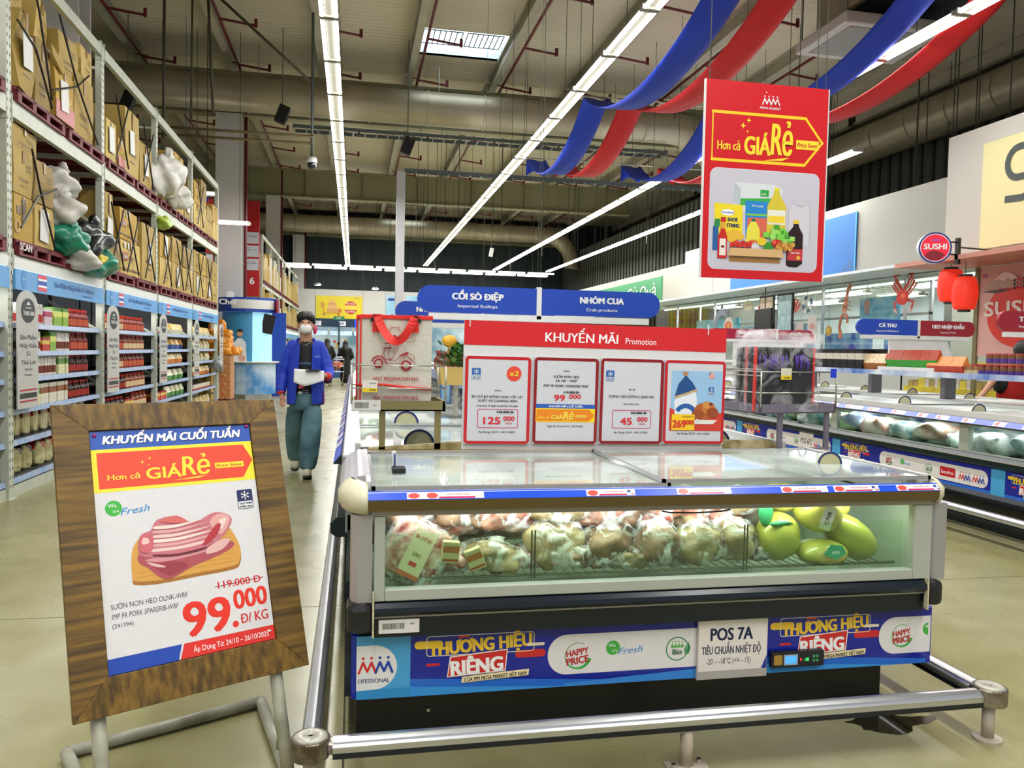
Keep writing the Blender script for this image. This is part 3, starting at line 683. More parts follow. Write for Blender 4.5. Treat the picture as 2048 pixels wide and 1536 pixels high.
# top lip
build(MB().box(.06, 2.168, 2.6, 2.66, .847, .876), 'upper_frame', FZ, mat('lip lilac grey', '#a39d92', .4, noise=(3, .06)), bevel=.004)
build(MB().prism([(2.578, .868), (2.572, .905), (2.60, .906), (2.64, .868)], (.05, 0, 0), (0, 1, 0), (0, 0, 1), (2.115, 0, 0)), 'bronze_trim', FZ, BEZ)
c = Canvas((.05, 2.572, .906), (1, 0, 0), (0, .62, .785), .0003); L = 2.115
c.rect(0, 0, L, .027, '#1c4fd6'); c.rect(0, .0255, L, .0275, '#dfe3ee')
tags = [(.12, .15, 1), (.18, .33, 2), (.73, .86, 3), (1.06, 1.22, 2), (1.46, 1.6, 2), (1.67, 1.81, 3), (1.93, 2.07, 3)]
for x0, x1, k in tags:
    x0 += .05; x1 += .05
    c.rect(x0 - .045, .002, x1, .0255, '#e6e6ea'); c.disc(x0 - .022, .0135, .019, '#e0524a', ry=.0105, n=14)
    if k > 1: c.rect(x0, .003, x1 - .03, .009, '#c8205a'); c.text('KHUYẾN MÃI', (x0 + x1) / 2 - .01, .014, .006, '#c05a5a', w=(x1 - x0) * .5)
    if k == 3: c.rect(x1 - .028, .005, x1 - .003, .023, '#cfd6e8'); c.rect(x1 - .028, .014, x1 - .016, .023, '#27408a'); c.rect(x1 - .016, .005, x1 - .003, .009, '#c84848')
build(MB().prism([(2.572, .905), (2.592, .931), (2.62, .928), (2.62, .9)], (.05, 0, 0), (0, 1, 0), (0, 0, 1), (2.115, 0, 0)), 'price_rail', FZ, mat('price rail', '#1c4fd6', .3, noise=(3, .04)))
c.done('price_rail_print', FZ, .25)
# cream corner caps
for sx_, xa, xb in ((-1, .05, -.048), (1, 2.162, 2.232)):
    m = MB(); ring = []
    for j, (k, zz) in enumerate(((.55, .842), (.9, .86), (1, .885), (1, .915), (.8, .94), (.45, .951))):
        for i in range(9):
            a = R(90 * i / 8); ring.append((xa + (xb - xa) * k * math.sin(a), 2.75 - (.03 + .155 * k) * (math.cos(a)) * 1.0 , zz))
        ring += [(xa, 2.78, zz), ]
    n = 10
    fs = [(j * n + i, j * n + (i + 1) % n, (j + 1) * n + (i + 1) % n, (j + 1) * n + i) for j in range(5) for i in range(n)] + [tuple(range(n))[::-1], tuple(5 * n + i for i in range(n))]
    m.add([(x + (0 if i_ % 10 < 9 else (xb - xa) * .6), y, z) for i_, (x, y, z) in enumerate(ring)], fs)
    build(m, 'corner_cap', FZ, CREAM, smooth=True)
# side extrusions
m = MB().prism([(.06, .958), (.05, .958)] + [(.05 - .098 * math.sin(R(a)), .862 + .094 * math.cos(R(a)) + (.002 if a % 18 == 0 else 0)) for a in range(9, 91, 9)] + [(-.02, .855), (.05, .855)], (0, 2.77, 0), (1, 0, 0), (0, 0, 1), (0, .72, 0))
m.prism([(2.15, .958)] + [(2.16 + .075 * math.sin(R(a)), .862 + .094 * math.cos(R(a))) for a in range(0, 91, 9)] + [(2.16, .855)], (0, 2.77, 0), (1, 0, 0), (0, 0, 1), (0, .72, 0))
build(m, 'side_profile', FZ, mat('lilac side profile', '#c3c1c9', .3, .2, noise=(2, .05)))
build(MB().box(.045, .06, 2.64, 3.49, .93, .957).box(2.145, 2.165, 2.64, 3.49, .93, .957), 'lid_track', FZ, WHITEP)
# back rail, dirty beige cover strip
build(MB().box(.05, 2.165, 3.44, 3.47, .93, .952), 'rear_rail', FZ, mat('rear rail alu', '#b9b3a0', .35, .5, noise=(9, .15)))
DB = mat('stained beige cover', '#c2b68c', .6, noise=(14, .45), dark='#7a6a35')
build(MB().prism([(.06, .93), (2.1, .93), (2.0, .985), (1.0, .992), (.5, .985), (.07, .957)], (0, 3.52, 0), (1, 0, 0), (0, 0, 1), (0, .03, 0)), 'rear_cover', FZ, DB)
build(MB().box(.06, 2.12, 3.47, 3.52, .9, .94), 'rear_ledge', FZ, DB)
# sliding lids
def lid(x0, x1, z, lab):
    y0, y1 = 2.6, 3.44; dz = .0
    build(MB().box(x0 + .012, x1 - .012, y0 + .012, y1 - .012, z, z + .005), 'lid_glass', FZ, lid_glare(.08, .42), label=lab)
    build(MB().box(x0, x1, y0, y0 + .012, z - .004, z + .009).box(x0, x1, y1 - .012, y1, z - .004, z + .009).box(x0, x0 + .012, y0, y1, z - .004, z + .009).box(x1 - .012, x1, y0, y1, z - .004, z + .009), 'lid_frame', FZ, ALU)
lid(.062, 1.1, .936, 'left sliding glass lid'); lid(1.07, 2.145, .948, 'right sliding glass lid')
def half_handle(parent, x, y, z, r, flip=1, base='#b8b48e', ringc='#1b2a6b'):
    c = Canvas((x, y, z), (1, 0, 0), (0, 1, 0), .001)
    c.disc(0, 0, r, base, a0=0, a1=180, n=18); c.arc(0, 0, r * .93, r * .16, 0, 180, ringc, n=18); c.disc(0, -.004, r * .95, '#7f8a86', a0=180, a1=360, n=18)
    return c.done('lid_handle', parent, .4)
NEARH = 1
# thermometer / small gauge in lid
build(MB().obox((.165, 2.9, .955), (.05, .06, .02)), 'lid_latch', FZ, BLACKP, bevel=.004); build(MB().obox((.152, 2.93, .985), (.016, .012, .07), Matrix.Rotation(R(-6), 3, 'Y')), 'lid_thermometer', FZ, WHITEP, bevel=.003)
build(MB().box(.149, .155, 2.922, 2.924, .965, 1.01), 'lid_thermometer_scale', FZ, pm('#23408f'))
# printed front band
BY = 2.655
band = MB().prism([(0.0, 2.70), (.005, 2.665), (.03, BY), (2.22, BY), (2.232, 2.67), (2.232, 2.70)], (0, 0, .215), (1, 0, 0), (0, 1, 0), (0, 0, .215)); build(band, 'front_band', FZ, mat('band vinyl', '#1230a8', .25, noise=(2, .1)))
c = Canvas((0, BY - .001, .215), (1, 0, 0), (0, 0, 1), .0003); h = .216
c.rect(.02, 0, .2, h, '#4aa8e0'); c.rect(.02, 0, .2, h * .15, '#3a97d6')
c.poly([(.02, h * .14)] + [(.02 + .06 + .075 * math.cos(R(a)), h * .5 + h * .35 * math.sin(R(a))) for a in range(-90, 91, 12)] + [(.02, h * .85)], '#f0efef')
mm_logo(c, .028, h * .42, .058); c.rect(-.0, h * .3, .02, h * .7, '#4aa8e0') if False else None
c.text('OFESSIONAL', .078, h * .26, .015, '#2a3560', w=.105)
for x0 in (.2, 1.52):
    x1 = x0 + .68
    c.rect(x0, 0, 2.215 if x0 > 1 else 1.24, h, '#10239a'); c.poly([(x0, 0), (x1, 0), (x1, h * .08), (x0 + .3, h * .2), (x0, h * .28)], '#2a6fd6')
    c.poly([(x0, 0), (x1 - .1, 0), (x0 + .2, h * .1), (x0, h * .16)], '#3f9be6')
    rieng(c, x0 + .06, h * .26, .135)
# white logo lozenges
def loz(x0, x1, left=True, right=False): c.rr(x0, h * .2, x1, h * .86, h * .32, '#eeeaea', left=left, right=right, n=8)
c.poly([(.74, 0), (1.24, 0), (1.24, h * .16), (.74, h * .05)], '#3f8fe0')
loz(.68, 1.24); happy(c, .79, h * .5, .046); we_fresh(c, .92, h * .6, .026); bio(c, 1.165, h * .52, .042)
loz(1.99, 2.215); happy(c, 2.09, h * .52, .043)
c.disc(2.205, h * .62, .024, '#45b649', n=16, a0=90, a1=270); c.text('We', 2.2, h * .64, .012, '#ffffff', w=.014)
c.done('front_band_print', FZ, .22)
# POS card in a holder
build(MB().box(1.238, 1.514, 2.638, 2.65, .212, .432), 'card_holder', FZ, mat('card holder', '#c9c2bd', .4, noise=(9, .05)))
c = Canvas((1.24, 2.637, .213), (1, 0, 0), (0, 0, 1), .0003)
c.rect(.0, .03, .272, .216, '#efe7e0'); c.rect(0, 0, .272, .03, '#b5aea8'); c.poly([(.25, .03), (.272, .03), (.272, .08)], '#24359a')
c.text('POS 7A', .13, .143, .047, '#14204a', w=.165, bold=.03); c.text('TIÊU CHUẨN NHIỆT ĐỘ', .13, .092, .03, '#14204a', w=.232, bold=.015)
c.text('-20 – -18°C (<= - 15)', .12, .055, .022, '#14204a', w=.175, bold=.01)
c.done('card_print', FZ, .5)
# digital display
build(MB().box(1.53, 1.745, 2.63, 2.652, .24, .30), 'temperature_display', FZ, BLACKP, bevel=.004)
c = Canvas((1.53, 2.629, .24), (1, 0, 0), (0, 0, 1), .0003)
c.rr(.008, .012, .042, .05, .005, '#b08a3a'); c.rect(.048, .01, .105, .05, '#9fb4c4'); c.rect(.054, .016, .099, .044, mat('lcd glow', '#3f8fd0', .3, emit=1.1))
c.rect(.115, .024, .12, .034, mat('red led', '#e03020', .3, emit=2.)); c.text('-18', .14, .022, .014, mat('green led', '#37d060', .3, emit=1.5), w=.02)
for a in (.166, .18):
    for b_ in (.018, .034): c.rect(a, b_, a + .01, b_ + .01, '#3aa060')
c.done('display_print', FZ)
# barcode label
build(MB().box(.09, .224, 2.604, 2.61, .455, .5), 'barcode_label', FZ, WHITEP); c = Canvas((.09, 2.603, .455), (1, 0, 0), (0, 0, 1), .0003)
c.rect(0, 0, .134, .045, '#e9e5e4'); barcode(c, .012, .014, .073, .02); c.text('38451', .11, .028, .005, '#333333'); c.done('barcode_print', FZ)
build(MB().lathe([(.008, 0), (.008, .01)], 8, (.27, 2.72, .13)), 'drain_bolt', FZ, CHROME)
# alarm cable under lip
build(MB().tube([(1.07, 2.6, .845), (1.1, 2.605, .838), (1.2, 2.61, .834), (1.3, 2.608, .838), (1.33, 2.6, .846)], .003, 5), 'cable', FZ, BLACKP, smooth=True)

# ------------------------------------------------------------ frozen goods inside
MEAT = mat('frozen meat', '#8a4838', .45, noise=(14, .6), dark='#bf9078', bump=(22, .6)); MEAT2 = mat('dark frozen meat', '#6a4c34', .5, noise=(11, .5), dark='#94765a', bump=(16, .6))
PALE = mat('pale frozen poultry', '#b09a72', .45, noise=(9, .35), dark='#7c6a46', bump=(14, .4)); RIB = mat('red sliced meat', '#8e2f28', .4, noise=(26, .8), dark='#e2c3b0', bump=(30, .5))
FILM = film('crinkled bag film', (.9, .92, .92), .02, .6, 14); FILM2 = film('frosted bag film', (.93, .95, .95), .25, .8, 5, .3)
YB = mat('yellow poultry bag', '#bcb85c', .3, noise=(4, .3), dark='#a3a63c', coat=.4, bump=(9, .25)); YB2 = mat('bright yellow net', '#d2c02a', .35, noise=(12, .25), bump=(30, .6)); GB = mat('green ink bag', '#2f8f55', .35, noise=(12, .2))
def meat_bag(x, y, z, r, mt, lab, seed, rot=None, fm=None, film_k=1.12, power=.85):
    t = thing('frozen_meat_bag', lab, 'frozen meat', (x, y, z - r[2] * .8))
    build(MB().blob((x, y, z), r, seed, .26, 32, 20, power=power, rot=rot, fold=.05), 'meat', t, mt, smooth=True)
    k = film_k; b = MB().blob((x, y, z + r[2] * .08), (r[0] * k, r[1] * k, r[2] * k), seed + 40, .2, 36, 24, power=power, rot=rot, fold=.05)
    build(b, 'plastic_film', t, fm or FILM, smooth=True)
    q = MB(); g = random.Random(seed)      # twisted top of the bag
    a = g.uniform(-.8, .8); q.blob((x + r[0] * .5 * math.sin(a), y, z + r[2] * 1.05), (r[0] * .35, .02, r[2] * .35), seed + 9, .4, 10, 6)
    build(q, 'bag_neck', t, FILM2, smooth=True)
    return t
ry_ = lambda d: Matrix.Rotation(R(d), 3, 'Y')
spots = [(.19, .81, .095, .06, MEAT2, 'brown meat bag against the top left corner of the near freezer glass', 0), (.38, .8, .09, .06, MEAT2, 'dark meat bag left of centre, high in the near freezer', 15),
    (.30, .66, .07, .045, RIB, 'red meat pack low behind the labelled bag at the far left of the near freezer', 5), (.55, .8, .1, .05, MEAT, 'pinkish meat bag in the upper left half of the near freezer', -10),
    (.50, .66, .09, .05, PALE, 'pale meat bag low in the left half of the near freezer', 10), (.73, .69, .10, .085, PALE, 'round pale frosted poultry bag low left of centre in the near freezer', 0),
    (.72, .82, .11, .05, PALE, 'white filmed bag lying above the round pale poultry bag', 8), (.93, .81, .11, .055, MEAT, 'long pink meat bag high in the centre of the near freezer', 5),
    (.93, .68, .1, .07, MEAT2, 'olive brown bag low in the centre of the near freezer', -12), (1.12, .69, .08, .075, MEAT2, 'dark brown bag low right of centre in the near freezer', 8),
    (1.16, .82, .09, .05, MEAT, 'pink trotter bag high right of centre in the near freezer', 0), (1.32, .8, .1, .06, MEAT, 'reddish meat bag under the black cable of the near freezer', -8),
    (1.28, .68, .08, .07, PALE, 'cloudy bag of bones low in the right half of the near freezer', 0), (1.43, .69, .085, .075, PALE, 'beige wrapped hen low beside the wire divider', 10), (1.46, .82, .08, .05, PALE, 'white crinkled bag high left of the yellow poultry', 0)]
for i, (x, z, rx_, rz_, mt, lab, a) in enumerate(spots):
    meat_bag(x, 2.76 + (.06 if z > .75 else .0) + .02 * (i % 3), z, (rx_, .07, rz_), mt, lab, i + 1, ry_(a))
for i in range(14):       # second layer behind and under the lid
    x = .18 + i * .108; meat_bag(x, 3.02 + .05 * (i % 2), .70 + .03 * (i % 3), (.085, .085, .07), (MEAT2, PALE, MEAT)[i % 3], 'wrapped meat bag in the rear rows of the near freezer, seen through the lid', 60 + i)['group'] = 'rear meat bags in the near freezer'
for i in range(17):       # low row that fills the front of the bin
    x = .16 + i * .092; g = random.Random(90 + i)
    meat_bag(x, 2.80 + g.uniform(-.02, .05), .628 + g.uniform(0, .02), (.07, .07, .04), (MEAT2, PALE, MEAT2, MEAT, RIB)[g.randrange(5)], 'small wrapped meat bag in the bottom row of the near freezer', 90 + i)['group'] = 'bottom meat bags in the near freezer'
for i in range(9):
    x = .33 + i * .135; g = random.Random(190 + i)
    meat_bag(x, 2.86, .775 + g.uniform(-.02, .02), (.08, .07, .045), (MEAT, MEAT2, RIB, PALE)[i % 4], 'wrapped meat bag in the middle row of the near freezer', 190 + i)['group'] = 'middle meat bags in the near freezer'
# labelled sliced-meat pack, tilted
t = thing('meat_pack', 'tilted flat pack of sliced beef with a cream card, far left in the near freezer', 'frozen meat', (.22, 2.7, .62))
rm = Matrix.Rotation(R(28), 3, 'Y') @ Matrix.Rotation(R(-12), 3, 'X')
build(MB().obox((.215, 2.715, .70), (.2, .035, .2), rm), 'sliced_meat', t, RIB, bevel=.012)
build(MB().obox((.215, 2.708, .70), (.23, .045, .225), rm), 'plastic_film', t, FILM, bevel=.01)
c = Canvas((.215, 2.684, .70), rm @ Vector((1, 0, 0)), rm @ Vector((0, 0, 1)), .0006)
c.rect(-.035, -.085, .045, .085, '#d8cfae'); c.rect(-.035, -.085, .045, -.07, '#c8643c'); c.text('BA CHỈ BÒ', .005, .05, .012, '#b5523a', w=.06); c.text('500G', .005, -.01, .014, '#8c7a4a', w=.03); c.rect(-.008, -.045, .02, -.03, '#c83a32')
c.done('card_label', t)
for q, (x, z, a, lab) in enumerate(((.42, .672, -20, 'small orange striped pack leaning low in the left of the near freezer'), (.335, .70, 5, 'small red labelled carton beside the sliced beef pack'))):
    t = thing('meat_pack', lab, 'frozen meat', (x, 2.7, .62)); rm = Matrix.Rotation(R(a), 3, 'Y')
    build(MB().obox((x, 2.69, z), (.06, .03, .075), rm), 'carton', t, mat('pack cream', '#d3c39a', .4, noise=(12, .1)), bevel=.004)
    c = Canvas((x, 2.674, z), rm @ Vector((1, 0, 0)), rm @ Vector((0, 0, 1)), .0005); c.rect(-.028, .0, .028, .022, '#b8642c'); c.rect(-.028, -.03, .028, -.022, '#a8452c'); c.done('pack_print', t)
# yellow poultry bags
def bird(x, z, rx_, rz_, lab, seed, a=0, y=2.78, extra=None):
    t = thing('frozen_chicken', lab, 'frozen poultry', (x, y, z - rz_))
    build(MB().blob((x, y, z), (rx_, .085, rz_), seed, .06, 22, 14, rot=ry_(a)), 'wrapped_bird', t, YB, smooth=True)
    if extra == 'net': build(MB().blob((x - .03, y - .01, z + rz_ * .8), (rx_ * .8, .06, rz_ * .35), seed + 3, .15, 16, 8, rot=ry_(-20)), 'yellow_net', t, YB2, smooth=True)
    if extra == 'green':
        c = Canvas((x, y - .094, z + rz_ * .3), (1, 0, 0), (0, .12, 1), .001); c.poly([(-.05, .0), (-.02, .035), (.03, .03), (.045, .0), (0, -.02)], '#2f9a6a'); c.text('HEN', 0, .0, .012, '#d8f0d0', w=.03); c.done('green_print', t)
    if extra == 'card':
        c = Canvas((x - .02, y - .096, z - .01), (.35, 0, .93), (-.93, 0, .35), .001); c.rr(-.045, -.025, .045, .025, .006, '#efeee2'); c.text('C708', 0, -.008, .016, '#3a3a2a', w=.05, bold=.02); c.done('card_print', t)
    return t
bird(1.62, .70, .085, .095, 'pale yellow poultry bag with green print and small white sticker, left of the yellow group', 3, extra=None)
c = Canvas((1.63, 2.692, .735), (1, 0, .05), (0, 0, 1), .0006); c.rect(-.02, -.015, .03, .012, '#d8dcb8')
bird(1.78, .80, .095, .085, 'upright yellow poultry bag with a white C708 card', 5, 10, 2.76, 'card')
bird(1.66, .83, .075, .05, 'bright yellow netted bag at the top of the yellow group', 8, 0, 2.84, 'net')
bird(1.93, .69, .13, .075, 'slanting yellow-green bag at the far right of the near freezer', 11, 35, 2.78)
bird(1.9, .80, .07, .06, 'yellow netted bag behind the slanting bag at the right', 13, 0, 2.86, 'net')
bird(1.78, .645, .10, .05, 'low pale bag with a green emblem in the right of the near freezer', 17, 0, 2.73, 'green')
build(MB().blob((1.55, 2.745, .795), (.03, .012, .05), 6, .2, 10, 8).blob((1.6, 2.72, .76), (.05, .01, .012), 2, .3, 10, 6), 'green_print', COL.objects['frozen_chicken'], GB, smooth=True)

# ------------------------------------------------------------ promotion board on the freezer
PB = thing('promotion_board', 'white promotion board with red header KHUYẾN MÃI and four framed price posters', 'sign', (1.1, 3.5, .93))
build(MB().box(.476, 1.735, 3.5, 3.512, .945, 1.525), 'board', PB, mat('board white', '#dcdada', .45, noise=(3, .04)))
c = Canvas((.476, 3.499, .945), (1, 0, 0), (0, 0, 1), .0006); Wb = 1.259
c.rect(0, .47, Wb, .58, '#d8232a'); c.text('KHUYẾN MÃI', .545, .495, .044, '#ffffff', w=.345, bold=.02); c.text('Promotion', .83, .495, .03, '#ffffff', w=.15, bold=.0)
c.done('header_print', PB, .35)
def frame_poster(x0, x1, z0, z1, n_, col):
    build(MB().box(x0, x1, 3.488, 3.499, z0, z1), 'poster_frame', PB, mat('poster sleeve', '#d9d9dd', .3, noise=(3, .04)))
    c = Canvas((x0, 3.4875, z0), (1, 0, 0), (0, 0, 1), .0005); w = x1 - x0; h = z1 - z0
    c.rect(0, 0, w, h, '#d4d4da'); c.frame(0, 0, w, h, .018, .014, col)
    def price(b, a, y=.11, unit='Đ/KG'):
        c.frame(w * .2, y - .018, w * .82, y + .068, .008, .003, '#d0205a'); c.text(b, w * .62, y + .05, .011, '#1c1c22', w=.075, bold=.03); c.line([(w * .62 - .042, y + .055), (w * .62 + .042, y + .055)], .0015, '#333333')
        c.text(a, w * .42, y, .033, '#e02a38', w=.075 if len(a) > 2 else .055, bold=.04); c.text('000', w * .68, y + .015, .022, '#e02a38', w=.05, bold=.03); c.text(unit, w * .68, y, .008, '#e02a38', w=.03)
    if n_ == 0:
        frozen_badge(c, .03, .29, .04, '#2f66b0'); c.disc(w * .74, .318, .034, '#ea4a38', n=24); c.text('x2', w * .74, .308, .024, '#ffe23a', w=.042, bold=.03)
        c.text('403664', w / 2, .238, .007, '#444444', w=.03); c.text('BA CHỈ BÒ ĐÔNG LẠNH CẮT LÁT', w / 2, .208, .011, '#2a2a30', w=.235); c.text('XUẤT XỨ CANADA 500G', w / 2, .19, .011, '#2a2a30', w=.18)
        c.text('CANADA FR BEEF SHORTPLATE 500G', w / 2, .168, .008, '#44444a', w=.19, shear=.25); price('142.000 Đ', '125', .09, 'Đ/GÓI'); c.text('Áp Dụng: 22/10 - 04/11/2025', w / 2, .05, .009, '#44444a', w=.165)
    elif n_ == 1:
        c.text('240394', w / 2, .33, .007, '#444444', w=.03); c.text('SƯỜN NON HEO', w / 2, .302, .012, '#2a2a30', w=.12); c.text('ĐL NK - WRF', w / 2, .284, .012, '#2a2a30', w=.1); c.text('IMP FR PORK SPARERIB-WRF', w / 2, .26, .012, '#2a2a30', w=.215, shear=.25)
        c.text('119.000 Đ', w * .58, .232, .011, '#1c1c22', w=.07, bold=.03); c.line([(w * .45, .236), (w * .72, .236)], .0015, '#333333'); c.text('99', w * .4, .198, .028, '#e02a38', w=.05, bold=.04); c.text('000', w * .64, .208, .021, '#e02a38', w=.055, bold=.03)
        c.rect(.012, .163, w - .012, .182, '#2a5fb8'); c.text('KHUYẾN MÃI CUỐI TUẦN', w / 2, .168, .009, '#ffffff', w=.16, shear=.2, bold=.03)
        c.rect(.012, .1, w - .012, .163, '#ffd21c'); c.poly([(.016, .105), (w - .04, .105), (w - .014, .131), (w - .04, .158), (.016, .158)], '#f08a1c'); gia_re(c, .02, .108, w - .05, .156, '#fff15a')
        c.text('Ngày Áp Dụng: 24/10 - 26/10/2025', w / 2, .078, .008, '#44444a', w=.17)
    elif n_ == 2:
        frozen_badge(c, .025, .29, .04, '#2f66b0'); c.text('80128', w / 2, .25, .007, '#444444', w=.03); c.text('DỰNG HEO ĐÔNG LẠNH NK', w / 2, .215, .012, '#2a2a30', w=.22); c.text('IMP PORK FEET', w / 2, .182, .007, '#44444a', w=.08, shear=.2)
        price('55.000 Đ', '45', .09); c.text('Áp Dụng: 22/10 - 04/11/2025', w / 2, .05, .009, '#44444a', w=.165)
    else:
        c.rect(.035, .062, w - .014, .345, '#9cc4e6'); c.poly([(.03, .062), (w - .014, .062), (w - .014, .15), (w * .5, .12), (.03, .17)], '#d8402c')
        c.poly([(.055, .13), (.05, .2), (.075, .25), (.11, .3), (.15, .27), (.165, .21), (.16, .12)], '#e8ecf2'); c.poly([(.052, .225), (.07, .285), (.105, .325), (.14, .29), (.163, .255), (.11, .235)], '#22508c')
        c.poly([(.052, .225), (.11, .243), (.163, .262), (.163, .252), (.11, .232), (.052, .214)], '#c8a878'); c.poly([(.095, .32), (.088, .34), (.118, .34), (.112, .322)], '#b98a5c'); c.arc(.11, .13, .05, .022, 30, 150, '#2a5fa8'); c.disc(.14, .09, .001, '#ffffff')
        for px, py, r, col2 in ((.2, .155, .05, '#b8602a'), (.225, .17, .035, '#cc7a34'), (.17, .14, .03, '#a04f22'), (.245, .15, .03, '#9c4a20'), (.215, .185, .022, '#d88f48'), (.235, .19, .01, '#7c3416')): c.disc(px, py, r, col2, ry=r * .8, n=16)
        c.poly([(.13, .115), (.27, .115), (.25, .095), (.15, .095)], '#e8e4da')
        c.disc(.235, .325, .016, '#f2f2f2', n=16); c.disc(.235, .325, .016, '#2a3f8a', a0=90, a1=180, n=8)
        for k in range(4): c.rect(.222, .312 + k * .007, .249, .315 + k * .007, '#d83a3a')
        frozen_badge(c, .222, .235, .028, '#2f66b0')
        c.rect(.04, .065, .155, .14, '#ffcf1c'); c.text('339.000 Đ', .12, .125, .009, '#9a6a1a', w=.06); c.text('269', .078, .078, .036, '#e0302a', w=.065, bold=.05); c.text('000', .132, .093, .022, '#e0302a', w=.04, bold=.03)
        c.disc(.17, .108, .01, '#f4f4f4', n=12); c.text('4', .17, .103, .009, '#2a2a2a'); c.text('Áp Dụng: 22/10 - 04/11/2025', w / 2, .045, .009, '#44444a', w=.165)
    c.done('poster', PB, .3)
frame_poster(.483, .783, .972, 1.366, 0, '#c81e26'); frame_poster(.798, 1.102, .974, 1.368, 1, '#8e1018'); frame_poster(1.113, 1.420, .976, 1.372, 2, '#8e1018'); frame_poster(1.426, 1.732, .978, 1.372, 3, '#c81e26')
build(MB().obox((.50, 3.498, 1.52), (.004, .01, .05)).obox((1.64, 3.498, 1.52), (.004, .01, .05)), 'clear_tie', PB, WHITEP)
for o in (PB,): o.rotation_euler = (0, R(.55), 0)

# ------------------------------------------------------------ basket stands
def basket(name, lab, loc, rz, w, d, col='#8f8458', price=None):
    t = thing(name, lab, 'display stand', loc, rz, world=False); BS = mat('brass-tinted tray ' + col, col, .4, .5, noise=(9, .15)); zt = 1.122 - loc[2]
    leg = zt
    build(MB().box(0, w, 0, .012, leg, leg + .045).box(0, w, d - .012, d, leg, leg + .045).box(0, .012, 0, d, leg, leg + .045).box(w - .012, w, 0, d, leg, leg + .045).box(0, w, 0, d, leg, leg + .006), 'tray', t, BS)
    for x in (.17 * w + .05, w - .045):
        build(MB().box(x, x + .028, .02, .032, 0, leg), 'leg', t, BS); 
    build(MB().box(.06, w, .018, .03, 0, .01), 'foot_bar', t, BS)
    wr_ = MB(); H = .2
    for z in (.1, .2):
        wr_.tube([(0, 0, leg + z), (w, 0, leg + z), (w, d, leg + z), (0, d, leg + z), (0, 0, leg + z)], .0035, 6)
    for x, y in ((0, 0), (w, 0), (w, d), (0, d)): wr_.tube([(x, y, leg + .03), (x, y, leg + .2)], .0045, 6)
    for z in (.13, .16): wr_.tube([(0, 0, leg + z + .05), (0, d, leg + z + .05)], .003, 5)
    build(wr_, 'wire_guard', t, STEEL, smooth=True)
    return t
bl = basket('basket_stand', 'left wire basket stand on the freezer holding white heat preservation bags', (-.008, 3.5, .94), 0, .41, .34)
c = Canvas((0, -.0015, .184), (1, 0, 0), (0, 0, 1), .0004); c.rect(0, .0, .125, .046, '#d6d3ce'); barcode(c, .014, .01, .06, .026, '#2a3a3a'); c.text('3845', .1, .02, .006, '#555555'); c.done('barcode_print', bl)
c = Canvas((.045, -.006, .265), (1, 0, 0), (0, 0, 1), .0006); c.rect(0, 0, .065, .052, '#dedbd2'); c.rect(0, 0, .065, .018, '#e6c82c'); c.text('99.000', .045, .005, .008, '#2a2a1a', w=.028); c.text('TÚI GIỮ NHIỆT', .045, .036, .006, '#7a7a7a', w=.03); c.done('price_card', bl)
brk = basket('basket_stand', 'right wire basket stand on the freezer holding dark wrapped bags', (1.885, 3.42, .94), R(12), .47, .42, '#8d8494')
c = Canvas((.09, -.008, .345), (1, 0, 0), (0, 0, 1), .0006); c.rect(.02, 0, .085, .055, '#d8d4c0'); c.rect(.02, 0, .085, .02, '#e6c82c'); c.text('219.000', .055, .006, .008, '#2a2a1a', w=.035); c.done('price_card', brk)
c = Canvas((.42, -.008, .355), (1, 0, 0), (0, 0, 1), .0006); c.rect(0, 0, .04, .045, '#1f3ad0'); c.done('blue_card', brk)

